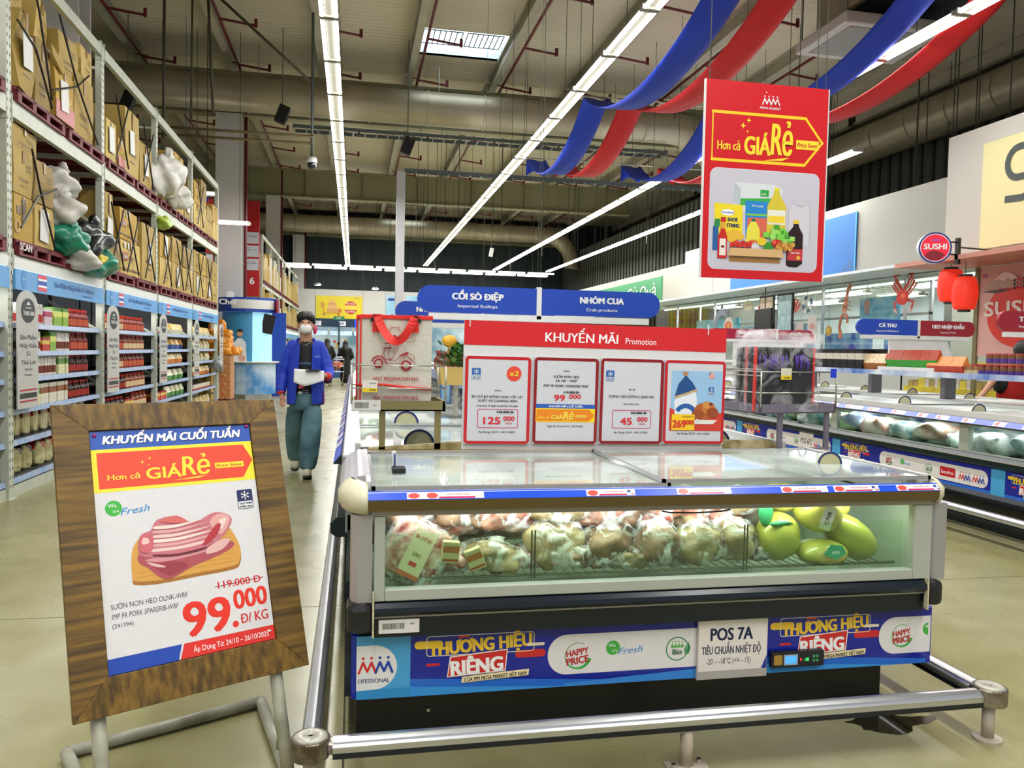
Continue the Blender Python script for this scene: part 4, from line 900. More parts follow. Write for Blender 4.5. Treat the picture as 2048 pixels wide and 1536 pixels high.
# ------------------------------------------------------------ heat preservation bags (left)
BAGM = mat('white woven bag', '#d2cdbf', .6, noise=(6, .08), bump=(70, .25)); REDF = mat('red bag tape', '#e0261c', .55, noise=(9, .12), bump=(90, .2)); FOIL = mat('foil lining', '#a9a59a', .3, .6, noise=(9, .2), bump=(30, .6))
def heat_bag(loc, full=True, lab=''):
    t = thing('cooler_bag', lab, 'bag', loc, world=False); w, d, h = .312, .03, .40
    m = MB(); nx, nz = 8, 10; vs = []
    for s_ in (0, 1):
        for j in range(nz + 1):
            for i in range(nx + 1):
                u, v = i / nx, j / nz
                vs.append((w * u, (d if s_ else -.005 * math.sin(math.pi * u) * math.sin(math.pi * v) - .0015 * math.sin(9 * u + 5 * v)), h * v))
    n1 = (nx + 1) * (nz + 1); fs = []
    for j in range(nz):
        for i in range(nx):
            a = j * (nx + 1) + i; fs += [(a, a + 1, a + nx + 2, a + nx + 1), (a + n1, a + n1 + nx + 1, a + n1 + nx + 2, a + n1 + 1)]
    for j in range(nz): a = j * (nx + 1); fs += [(a, a + nx + 1, a + nx + 1 + n1, a + n1), (a + nx, a + nx + n1, a + 2 * nx + 1 + n1, a + 2 * nx + 1)]
    for i in range(nx): a = nz * (nx + 1) + i; fs += [(a, a + 1, a + 1 + n1, a + n1), (i, i + n1, i + 1 + n1, i + 1)]
    m.add(vs, fs); build(m, 'bag_body', t, BAGM, smooth=False)
    build(MB().box(-.003, w + .003, -.008, d + .003, h - .004, h + .014).box(-.003, .004, -.007, -.003, 0, h), 'piping', t, REDF, bevel=.003)
    # folded lower flap
    build(MB().tube([(-.002, -.01, .104), (.1, -.018, .108), (.2, -.014, .095), (w, -.012, .088)], [.008, .008, .011, .01], 8, flat=.6), 'folded_edge', t, REDF, smooth=True)
    if full:
        for x0, x1 in ((.05, .092), (.21, .252)): build(MB().box(x0, x1, -.014, -.009, h - .062, h + .016), 'handle_tab', t, REDF)
        def P(a):  # hanging strap curve
            x = .072 + (.23 - .072) * a; z = h + .004 - .105 * math.sin(math.pi * a) ** .8; return x, -.026 - .03 * math.sin(math.pi * a), z
        vs = []; N = 22
        for i in range(N + 1):
            x, y, z = P(i / N); x2, y2, z2 = P(min(1, i / N + .01)); x1_, y1_, z1_ = P(max(0, i / N - .01)); dx, dz = x2 - x1_, z2 - z1_; L_ = math.hypot(dx, dz) or 1
            nx_, nz_ = -dz / L_ * .018, dx / L_ * .018
            tw = .012 * math.sin(math.pi * i / N * 2)
            vs += [(x + nx_, y - .002 + tw, z + nz_), (x - nx_, y - .002 - tw, z - nz_), (x - nx_, y + .002 - tw, z - nz_), (x + nx_, y + .002 + tw, z + nz_)]
        fs = [(4 * i + k, 4 * i + (k + 1) % 4, 4 * i + 4 + (k + 1) % 4, 4 * i + 4 + k) for i in range(N) for k in range(4)]
        build(MB().add(vs, fs), 'handle', t, REDF, smooth=False)
        cr = '#a3202a'; c = Canvas((0, -.013, 0), (1, 0, 0), (0, 0, 1), .0004)
        c.o = c.o + Vector((0, 0, 0)); c.text('HEAT PRESERVATION BAG', .155, .126, .017, cr, w=.198, bold=.02)
        c.text('HEAT PRESERVATION BAG', .155, .043, .017, cr, w=.198, bold=.02)
        c.o = c.o + Vector((0, 0, .058))
        for wx, wy, rr__ in ((.078, .142, .021), (.198, .134, .024)):
            c.disc(wx, wy, rr__, cr, n=20); c.disc(wx, wy + .002, rr__ * .62, '#d2cdbf', n=16); c.arc(wx, wy + .002, rr__ * .5, .002, 0, 360, cr, n=14); c.disc(wx, wy + .002, rr__ * .15, cr, n=8)
        LW = .0024
        c.line([(.05, .150), (.055, .165), (.072, .175), (.092, .172), (.106, .158), (.112, .142)], .006, cr)
        c.line([(.05, .150), (.055, .163), (.075, .168), (.095, .16)], LW, cr)
        c.line([(.112, .142), (.17, .142)], LW, cr); c.line([(.092, .175), (.1, .19), (.104, .205), (.118, .21), (.13, .205)], LW, cr); c.line([(.1, .19), (.108, .165), (.118, .158), (.15, .156), (.165, .168), (.172, .18)], LW, cr)
        c.line([(.1, .21), (.096, .202), (.102, .196), (.108, .204), (.1, .21)], LW, cr); c.line([(.1, .21), (.135, .212)], .004, cr)
        c.line([(.165, .175), (.2, .182), (.235, .15), (.24, .14), (.225, .134)], LW, cr); c.line([(.172, .142), (.17, .16), (.18, .172), (.2, .174), (.22, .16), (.225, .148)], LW, cr)
        c.poly([(.17, .18), (.2, .195), (.21, .192), (.206, .184), (.176, .176)], cr); c.line([(.21, .188), (.23, .18), (.236, .16)], LW, cr)
        for q in (0, .006, .012): c.line([(.175 + q, .158 + q * .8), (.195, .160 + q)], .0016, cr)
        c.line([(.13, .236), (.128, .215), (.118, .19), (.124, .168), (.14, .164), (.146, .18), (.158, .2), (.162, .225), (.158, .238)], LW, cr); c.line([(.146, .18), (.142, .2), (.15, .212)], LW, cr); c.line([(.136, .228), (.15, .22), (.16, .232)], LW, cr)
        c.line([(.104, .232), (.13, .23)], .005, cr); c.line([(.12, .162), (.132, .158), (.138, .166)], .004, cr)
        c.arc(.146, .276, .026, LW, 20, 330, cr, n=20); c.disc(.146, .262, .009, cr, ry=.006, n=12)
        c.line([(.132, .298), (.128, .308), (.138, .304)], LW, cr); c.line([(.158, .3), (.168, .308), (.168, .297)], LW, cr)
        c.line([(.16, .246), (.185, .252), (.21, .256), (.232, .268), (.24, .256), (.228, .25), (.238, .243), (.214, .238), (.19, .246), (.165, .238)], LW, cr)
        c.done('red_print', t)
    return t
hb = heat_bag((.028, 3.525, 1.13), True, 'front white heat preservation bag with red handle and red moped drawing')
for q in range(4): 
    b2 = heat_bag((.012 + .002 * q, 3.572 + q * .04, 1.13), False, 'white cooler bag with red piping behind the front heat preservation bag'); b2['group'] = 'cooler bags behind the front one'
for q, (x, lab) in enumerate(((.085, 'small black bulldog clip on top of the white cooler bags'), (.265, 'larger black bulldog clip at the right of the white cooler bags'))):
    s_ = .6 if q == 0 else 1
    t = thing('bulldog_clip', lab, 'clip', (x, 3.54, 1.51))
    build(MB().prism([(-.028 * s_, 0), (.028 * s_, 0), (.02 * s_, .012), (.008 * s_, .018 * s_ + .006), (-.008 * s_, .018 * s_ + .006), (-.02 * s_, .012)], (x, 3.51, 1.515), (1, 0, 0), (0, 0, 1), (0, .05, 0)), 'jaw', t, BLACKP)
    build(MB().tube([(x - .008, 3.505, 1.53), (x, 3.5, 1.545), (x + .008, 3.505, 1.53)], .002, 5), 'wire_arm', t, BLACKP)
# ------------------------------------------------------------ dark wrapped bags (right)
DK = mat('dark bag cloth', '#070a12', .5, noise=(6, .3), bump=(30, .4)); PUR = mat('purple ribbon', '#5a2aa8', .35, noise=(14, .4), bump=(30, .6)); FILM3 = film('shrink film', (.96, .95, .99), .02, .26, 10, .12)
def dark_bag(loc, rz, lab, first):
    t = thing('wrapped_bag', lab, 'bag', loc, rz, world=False); w, d, h = .33, .07, .31
    build(MB().box(0, w, 0, d, 0, h), 'bag_body', t, DK, bevel=.012); build(MB().box(-.005, .006, -.004, .012, 0, h).box(w - .006, w + .004, -.004, .012, 0, h), 'red_piping', t, REDF, bevel=.002)
    if first:
        m = MB(); g = random.Random(4)
        for q in range(16):
            x = (.02 + .016 * q) if q < 10 else .22 + .012 * (q - 10); z = h - .03 - g.random() * .02
            m.tube([(x, -.006, z), (x + g.uniform(-.008, .008), -.012, z - .03), (x + g.uniform(-.006, .01), -.006, z - .06 - g.random() * .03)], [.002, .004 + .004 * g.random(), .001], 5)
        build(m, 'purple_folds', t, PUR, smooth=True)
    m = MB(); nx, nz = 16, 12; g = random.Random(8); vs = []
    for j in range(nz + 1):
        for i in range(nx * 2):
            a = 2 * math.pi * i / (nx * 2); k = 1 + .02 * math.sin(5 * a + j); hh = (h + .075) * j / nz
            pin = 1 - .25 * max(0, (j / nz - .85) / .15)
            x = w / 2 + (w / 2 + .03 + .03 * (j / nz) * math.cos(a)) * math.copysign(min(1, abs(math.cos(a)) * 1.3), math.cos(a)) * k; y = d / 2 + (d / 2 + .02) * pin * math.copysign(min(1, abs(math.sin(a)) * 1.4), math.sin(a)) * k
            vs.append((x + g.uniform(-.004, .004), y + g.uniform(-.004, .004), hh + .012 * math.sin(3 * a + 1) * (j / nz)))
    n = nx * 2; fs = [(j * n + i, j * n + (i + 1) % n, (j + 1) * n + (i + 1) % n, (j + 1) * n + i) for j in range(nz) for i in range(n)] + [tuple(nz * n + i for i in range(n))]
    build(MB().add(vs, fs), 'shrink_film', t, FILM3, smooth=True)
    return t
dark_bag((1.875, 3.46, 1.13), R(6), 'front dark bag in clear film with purple folds and red piping', True)
for q in range(3): dark_bag((1.885 + .035 * q, 3.56 + q * .085, 1.13), R(9), 'dark film-wrapped bag with red edge, behind the front one', False)['group'] = 'dark bags behind the front one'

# ------------------------------------------------------------ bumper rail on posts
WP = mat('chipped white post', '#c9bfb2', .45, noise=(7, .3), dark='#8f7f6a'); FOILT = mat('foil tape joint', '#9c9388', .28, .75, noise=(14, .4), dark='#5f5245', bump=(26, .9))
BR = thing('bumper_rail', 'low fluted aluminium bumper rail on white posts round the near freezer', 'rail', (1.1, 2.45, 0))
def rail(p, q):
    p, q = Vector(p), Vector(q); d = (q - p).normalized(); sd = d.cross(Vector((0, 0, 1))).normalized(); prof = []
    for k in range(13):
        a = R(180 * k / 12); r = .03 + (.0025 if k % 2 else 0); prof.append((math.cos(a) * r, math.sin(a) * .03))
    prof += [(-.03, -.012), (.03, -.012)]
    build(MB().prism(prof, p, sd, (0, 0, 1), q - p), 'fluted_rail', BR, ALU)
    build(MB().prism([(-.031, -.012), (.031, -.012), (.03, -.03), (-.03, -.03)], p, sd, (0, 0, 1), q - p), 'rubber_strip', BR, mat('blue-black rubber', '#0c1424', .25, noise=(5, .3)))
Zr = .165
rail((-.05, 2.455, Zr), (2.26, 2.455, Zr)); rail((-.118, 2.52, Zr), (-.118, 15, Zr)); rail((2.31, 2.52, Zr), (2.31, 5.2, Zr))
for x in (-.118, 2.31):
    build(MB().lathe([(.03, .13), (.058, .138), (.06, .15), (.06, .196), (.057, .2)], 20, (x, 2.455, 0)), 'corner_joint', BR, FOILT, smooth=False)
    build(MB().lathe([(.057, .2), (.04, .205), (.012, .206), (.01, .2)], 20, (x, 2.455, 0)), 'joint_cap', BR, mat('clear grey cap', '#b9b6a8', .25, noise=(16, .3), bump=(30, .5)), smooth=True)
    build(MB().lathe([(.022, 0.01), (.022, .14)], 14, (x, 2.455, 0)), 'post', BR, WP, smooth=True); build(MB().lathe([(.05, 0), (.05, .008), (.03, .012)], 20, (x, 2.455, 0)), 'foot_plate', BR, WP)
build(MB().lathe([(.034, .0), (.034, .07)], 12).v and MB().tube([(-.118, 2.455, Zr), (-.045, 2.455, Zr)], .026, 12).tube([(2.31, 2.455, Zr), (2.25, 2.455, Zr)], .026, 12), 'joint_sleeve', BR, FOILT)
build(MB().lathe([(.022, 0), (.022, .13)], 14, (1.12, 2.45, 0)), 'post', BR, WP, smooth=True); build(MB().box(1.05, 1.19, 2.42, 2.48, 0, .008), 'foot_plate', BR, WP); build(MB().box(1.06, 1.18, 2.43, 2.48, .128, .134), 'saddle', BR, WP)
build(MB().lathe([(.008, .008), (.008, .02)], 6, (1.07, 2.44, 0)).lathe([(.008, .008), (.008, .02)], 6, (1.17, 2.46, 0)), 'bolt', BR, CHROME)
for y in (5, 8, 11, 14): build(MB().lathe([(.022, 0), (.022, .14)], 10, (-.118, y, 0)), 'post', BR, WP, smooth=True)
# water stain
PUD = mat('dark wet stain', '#2a2616', .08, noise=(6, .4), coat=.5)
g = random.Random(5); m = MB()
m.add([(2.02 + .17 * math.cos(a) * (1 + .25 * math.sin(3 * a + 1)) + .02 * g.random(), 2.62 + .07 * math.sin(a) * (1 + .3 * math.cos(4 * a)) + .01 * g.random(), .002) for a in [2 * math.pi * i / 40 for i in range(40)]] , [tuple(range(40))])
tag(build(m, 'puddle', None, PUD), 'dark wet stain on the floor beside the freezer plinth, behind the bumper rail', 'puddle')
m = MB().add([(2.13 + .06 * math.cos(a), 2.93 + .03 * math.sin(a) * (1 + .3 * math.cos(4 * a)), .002) for a in [2 * math.pi * i / 24 for i in range(24)]], [tuple(range(24))])
tag(build(m, 'puddle', None, PUD), 'small dark wet patch just above the rail at the right of the plinth', 'puddle')
# ============================================================ A-FRAME SIGN
def aframe():
    o = Vector((-.447, 2.51, .336)); yaw = R(28.54); tl = R(19.27); H = .919; w = .70
    u = Vector((math.cos(yaw), math.sin(yaw), 0)); bk = Vector((-math.sin(yaw), math.cos(yaw), 0)); v = Vector((0, 0, 1)) * math.cos(tl) + bk * math.sin(tl); n = u.cross(v)  # faces camera
    t = thing('sign_stand', 'leaning wood-framed poster stand on white tube legs advertising spare ribs', 'sign', (o.x, o.y, 0))
    WD = mat('dark oak laminate', '#80601f', .42, noise=(2.4, .62), dark='#4a350e', stretch=(1.4, 1.4, 26), bump=(40, .1)); WD2 = mat('oak laminate cross grain', '#80601f', .42, noise=(2.4, .62), dark='#4a350e', stretch=(22, 22, 1.5), bump=(40, .1))
    e = mat('board edge', '#3f2a12', .6, noise=(20, .2)); fw_, fl2, fb, fr_ = .085, .095, .098, .095
    def P(x, y, d=0): return o + u * x + v * y + n * d
    hw = w / 2; ix0, ix1, iy0, iy1 = -hw + .098, hw - .098, .105, H - .085
    def plank(pts, m_, d=.012):
        a = [P(x, y, d) for x, y in pts]; b = [P(x, y, -.008) for x, y in pts]; k = len(pts)
        return build(MB().add(a + b, [tuple(range(k)), tuple(range(2 * k - 1, k - 1, -1))] + [(i, i + k, (i + 1) % k + k, (i + 1) % k) for i in range(k)]), 'frame_plank', t, m_, bevel=.002)
    plank([(-hw, 0), (ix0, iy0), (ix0, iy1), (-hw, H)], WD); plank([(hw, 0), (hw, H), (ix1, iy1), (ix1, iy0)], WD)
    plank([(-hw, H), (ix0, iy1), (ix1, iy1), (hw, H)], WD2); plank([(-hw, 0), (hw, 0), (ix1, iy0), (ix0, iy0)], WD2)
    bx = [P(x, y, d) for d in (-.012, .0) for x, y in ((-hw + .004, .004), (hw - .004, .004), (hw - .004, H - .004), (-hw + .004, H - .004))]
    build(MB().add(bx, [(0, 3, 2, 1), (4, 5, 6, 7), (0, 1, 5, 4), (1, 2, 6, 5), (2, 3, 7, 6), (3, 0, 4, 7)]), 'backing_board', t, e)
    # poster
    c = Canvas(P(ix0 + .002, iy0 + .002, .003), u, v, .0003); pw = ix1 - ix0 - .004; ph = iy1 - iy0 - .004
    k = pw / .5
    c.rect(0, 0, pw, ph, '#dedcdf')
    c.rect(0, ph * .92, pw, ph, '#2456b8'); c.text('KHUYẾN MÃI CUỐI TUẦN', pw * .505, ph * .94, ph * .036, '#0c2a6a', w=pw * .86, bold=.05, shear=.2); c.text('KHUYẾN MÃI CUỐI TUẦN', pw * .5, ph * .943, ph * .036, '#ffffff', w=pw * .86, bold=.05, shear=.2)
    c.rect(0, ph * .735, pw, ph * .92, '#f5e532'); c.poly([(pw * .03, ph * .75), (pw * .92, ph * .75), (pw * .995, ph * .83), (pw * .94, ph * .905), (pw * .03, ph * .905)], '#e8472a'); gia_re(c, pw * .06, ph * .762, pw * .94, ph * .89)
    frozen_badge(c, pw * .86, ph * .60, pw * .105); we_fresh(c, pw * .1, ph * .665, pw * .048)
    # chopping board and ribs
    X = lambda a: pw * a; Y = lambda b_: ph * b_
    def blobp(pts, col, sm=3):   # smooth closed outline
        P_ = [(X(a), Y(b_)) for a, b_ in pts]; out = []; N = len(P_)
        for i in range(N):
            p0, p1, p2, p3 = P_[i - 1], P_[i], P_[(i + 1) % N], P_[(i + 2) % N]
            for q in range(sm):
                s_ = q / sm; out.append(tuple(.5 * (2 * p1[k_] + (p2[k_] - p0[k_]) * s_ + (2 * p0[k_] - 5 * p1[k_] + 4 * p2[k_] - p3[k_]) * s_ * s_ + (-p0[k_] + 3 * p1[k_] - 3 * p2[k_] + p3[k_]) * s_ ** 3) for k_ in (0, 1)))
        c.poly(out, col)
    blobp([(.17, .36), (.19, .335), (.33, .325), (.55, .33), (.78, .335), (.83, .36), (.84, .42), (.8, .5), (.74, .53), (.5, .545), (.3, .54), (.22, .515), (.18, .46)], '#a8702c')
    blobp([(.17, .375), (.19, .35), (.33, .34), (.55, .345), (.78, .35), (.83, .375), (.84, .43), (.8, .505), (.74, .535), (.5, .55), (.3, .545), (.22, .52), (.18, .47)], '#d9a04c')
    for q in range(9): c.line([(X(.2 + .01 * q), Y(.365 + .018 * q)), (X(.8), Y(.372 + .018 * q))], .0012, '#c98f3c')
    ink = '#a83a44'
    blobp([(.22, .42), (.26, .40), (.34, .345), (.42, .345), (.52, .375), (.66, .40), (.78, .43), (.79, .46), (.6, .47), (.4, .455), (.26, .465), (.21, .45)], '#b0505a')
    blobp([(.3, .405), (.36, .36), (.42, .355), (.5, .385), (.42, .41)], '#9c3c48'); blobp([(.25, .43), (.35, .415), (.5, .42), (.65, .435), (.74, .45), (.55, .452), (.35, .44)], '#d8929a')
    blobp([(.62, .42), (.72, .43), (.78, .47), (.72, .475), (.64, .45)], '#e4b4b0')
    blobp([(.22, .46), (.28, .44), (.45, .44), (.6, .45), (.72, .48), (.8, .545), (.79, .58), (.7, .6), (.6, .575), (.52, .575), (.46, .605), (.34, .595), (.3, .555), (.24, .54), (.22, .5)], '#cc7480')
    blobp([(.66, .56), (.72, .592), (.79, .575), (.78, .54), (.73, .5), (.69, .52)], '#e2a8a4'); blobp([(.72, .56), (.77, .57), (.76, .55), (.73, .52)], '#f0d4cc')
    for a in range(6):
        z = .462 + a * .019
        blobp([(.29 + .006 * a, z), (.45, z - .004), (.6, z + .006 + a * .002), (.69 - .008 * a, z + .022), (.58, z + .017), (.44, z + .009), (.3 + .006 * a, z + .012)], ('#ecc9c4', '#e0a4a6', '#f2dcd4')[a % 3])
    blobp([(.36, .59), (.46, .602), (.52, .575), (.47, .57), (.4, .578)], '#d86a68'); blobp([(.6, .46), (.68, .485), (.73, .54), (.7, .545), (.64, .5)], '#b8343e'); blobp([(.23, .47), (.29, .465), (.31, .52), (.28, .54), (.235, .53)], '#d06872'); blobp([(.24, .5), (.28, .5), (.28, .52), (.25, .525)], '#efc4bc')
    blobp([(.3, .45), (.45, .44), (.62, .452), (.6, .44), (.45, .43), (.33, .437)], '#6e2430'); blobp([(.26, .422), (.35, .4), (.36, .39), (.3, .4)], '#e8b8b4')
    # prices
    c.text('119.000 Đ', X(.81), Y(.262), ph * .032, '#d8262c', w=pw * .28, bold=.02); c.line([(X(.65), Y(.272)), (X(.97), Y(.280))], .0022, '#a02026')
    c.text('99', X(.585), Y(.085), ph * .148, '#e8321f', w=pw * .28, bold=.03); c.disc(X(.755), Y(.098), ph * .014, '#e8321f', n=16); c.text('000', X(.868), Y(.162), ph * .084, '#e8321f', w=pw * .215, bold=.03)
    c.text('Đ/ KG', X(.88), Y(.095), ph * .044, '#d02a28', w=pw * .18, bold=.02)
    c.text('SƯỜN NON HEO DLNK-WRF', X(.04), Y(.252), ph * .022, '#2a2a34', w=pw * .44, align='l', bold=0); c.text('IMP FR PORK SPARERIB-WRF', X(.04), Y(.213), ph * .022, '#2a2a34', w=pw * .38, align='l', shear=.2, bold=0); c.text('(241394)', X(.04), Y(.178), ph * .017, '#2a2a34', w=pw * .115, align='l', bold=0)
    c.poly([(0, 0), (X(.39), 0), (X(.415), Y(.062)), (0, Y(.062))], '#2048b0'); c.poly([(X(.4), 0), (pw, 0), (pw, Y(.062)), (X(.43), Y(.062))], '#e03028'); c.text('Áp Dụng Từ: 24/10 – 26/10/2025', X(.72), Y(.019), ph * .023, '#ffffff', w=pw * .48, bold=.01)
    c.done('poster', t, .4)
    for x, y in ((ix0 + .015, iy1 - .015), (ix1 - .012, iy1 - .008)):
        p = P(x, y, .006); build(MB().blob(p, (.006, .006, .006), amp=0, nu=10, nv=6), 'push_pin', t, mat('magenta pin', '#b0207a', .3, noise=(9, .05)), smooth=True)
    p = P(ix1 - .02, iy0 + .03, .005); build(MB().blob(p, (.006, .004, .004), 3, .3, 8, 5), 'torn_spot', t, WHITEP, smooth=True)
    # tube legs
    TB = mat('white tube enamel', '#b5b3a2', .35, noise=(9, .15), dark='#8d8a78'); r = .021
    for x in (-hw + .07, hw - .1):
        foot = P(x, 0, -.03) - v * ((P(x, 0, -.03).z - .02) / v.z); build(MB().tube([foot, P(x, .12, -.03)], r, 14), 'leg', t, TB, smooth=True)
    fl_pt = [P(x, 0, -.03) - v * ((P(x, 0, -.03).z - .022) / v.z) for x in (-hw + .07, hw - .1)]
    la, lb = Vector((-.93, 2.83, .022)), Vector((-.338, 3.13, .022)); 
    build(MB().tube([la, lb], r, 14), 'rear_bar', t, TB, smooth=True)
    build(MB().tube([la, fl_pt[0]], r, 14), 'side_bar', t, TB, smooth=True); build(MB().tube([lb, fl_pt[1]], r, 14), 'side_bar', t, TB, smooth=True)
    q = fl_pt[1] + v * .16; build(MB().tube([q, fl_pt[1] + (lb - fl_pt[1]) * .3], .012, 8), 'brace', t, TB, smooth=True)
    q = fl_pt[0] + v * .16; build(MB().tube([q, fl_pt[0] + (la - fl_pt[0]) * .3], .012, 8), 'brace', t, TB, smooth=True)
    return t
aframe()
# ============================================================ LEFT PALLET RACK
XF, XB = -2.94, -4.05; PY = [4.95, 7.63, 10.24, 12.85, 15.5, 18.32]
def upright(Y, far=False, h=4.87):
    t = thing('rack_upright', 'x', 'rack', (XF, Y, 0))
    build(MB().box(XF - .07, XF, Y - .05, Y + .05, 0, h), 'front_post', t, RACKM); build(MB().box(XB, XB + .07, Y - .05, Y + .05, 0, h), 'rear_post', t, RACKM)
    m = MB(); z = .3
    while z < h - .6:
        m.bar((XF - .07, Y, z), (XB + .07, Y, z + .6), .03, .03); m.bar((XB + .07, Y, z + .6), (XF - .07, Y, z + .6), .03, .03); z += .62
    build(m, 'bracing', t, RACKM)
    if not far:
        m = MB()
        for q in range(60): z = .1 + q * .078; m.box(XF, XF + .001, Y - .035, Y - .022, z, z + .03).box(XF, XF + .001, Y + .022, Y + .035, z, z + .03)
        build(m, 'slot_shade_patches', t, mat('slot shadow', '#3b3d33', .8, noise=(9, .1)), kind='stuff')  # dark patches on the post paint the shade inside its slots
    build(MB().box(XF - .1, XF + .02, Y - .07, Y + .07, 0, .008), 'foot_plate', t, RACKM)
    return t
names = ['offscreen', 'nearest', 'second', 'third', 'fourth', 'last']
for i, Y in enumerate(PY): upright(Y)['label'] = '%s upright of the pale green left rack, %s' % (names[i], ['just outside the frame', 'at the left picture edge', 'left of the sauce bottle bay', 'left of the third arched sign', 'left of the fourth arched sign', 'beside the orange snack stack'][i])
DECK = mat('shelf deck steel', '#4a4d48', .5, .3, noise=(6, .2))
baynames = ['the bay cut by the picture edge', 'the nearest full bay', 'the second bay', 'the third bay', 'the fourth bay']
def beam(y0, y1, z0, z1, lab, x=XF, grp=None):
    t = thing('rack_beam', lab, 'rack beam', (x, y0, z0), group=grp)
    build(MB().box(x - .05, x + .004, y0 + .052, y1 - .052, z0, z1), 'rail', t, RACKM); build(MB().box(XB, XB + .05, y0 + .052, y1 - .052, z0, z1), 'rear_rail', t, RACKM)
    if z0 == 3.35:
        for q in (.5, 1.3, 2.1): build(MB().box(XB + .05, XF - .05, y0 + q, y0 + q + .06, 3.44, 3.485), 'cross_bar', t, RACKM)
    build(MB().box(x - .055, x + .008, y0 + .05, y0 + .062, z0 - .05, z1 + .05).box(x - .055, x + .008, y1 - .062, y1 - .05, z0 - .05, z1 + .05), 'end_bracket', t, RACKM)
for i in range(5):
    y0, y1 = PY[i], PY[i + 1]
    beam(y0, y1, 4.75, 4.87, 'top beam of the left rack over ' + baynames[i]); beam(y0, y1, 3.35, 3.49, 'middle beam of the left rack over ' + baynames[i]); beam(y0, y1, 2.07, 2.15, 'lower pallet beam of the left rack over ' + baynames[i])
    t = thing('rack_deck', 'dark steel deck of the lower pallet level over ' + baynames[i], 'rack deck', (XF, y0, 2.15))
    build(MB().box(XB + .05, XF - .05, y0 + .06, y1 - .06, 2.13, 2.15), 'deck', t, DECK)
# pallets
PAL = mat('dark red pallet wood', '#7c2430', .6, noise=(9, .3), bump=(40, .3)); PAL2 = mat('red pallet block', '#6e1c28', .6, noise=(9, .3))
def pallet_proto():
    t = thing('pallet', 'red pallet', 'pallet', world=False)   # local: x depth back 0..-1.0, y 0..1.15
    for q in range(5): build(MB().box(-.98 + q * .2, -.83 + q * .2, 0, 1.15, .115, .14), 'deck_board', t, PAL)
    build(MB().box(-.03, 0, 0, 1.15, .085, .115), 'stringer', t, PAL2)
    for q in (0, .33, .66, 1.07):
        build(MB().box(-.98, 0, q, q + .08, .02, .115), 'block', t, PAL2)
    build(MB().box(-.1, 0, 0, 1.15, 0, .02), 'base_board', t, PAL)
    return t
pp = pallet_proto(); first = True; PLS = []
for i in range(5):
    for z, lv in ((3.49, 'upper'), (2.155, 'lower')):
        for k in range(2):
            y = PY[i] + .12 + k * 1.27; lab = 'dark red pallet, %s deck, %s half of %s' % (lv, ['near', 'far'][k], baynames[i])
            if first: place(pp, (XF + .03, y, z)); pp['label'] = lab; first = False
            else: dup(pp, (XF + .03, y, z), 0, lab)
c = Canvas((XF + .031, PY[1] + .14, 2.16), (0, 1, 0), (0, 0, 1), .001); c.text('SCAN', .12, .045, .07, '#e6ddd8', w=.26, bold=.03); tag(c.done('pallet_marking'), 'white stencilled SCAN marking on the lower red pallet at the left edge', 'marking')
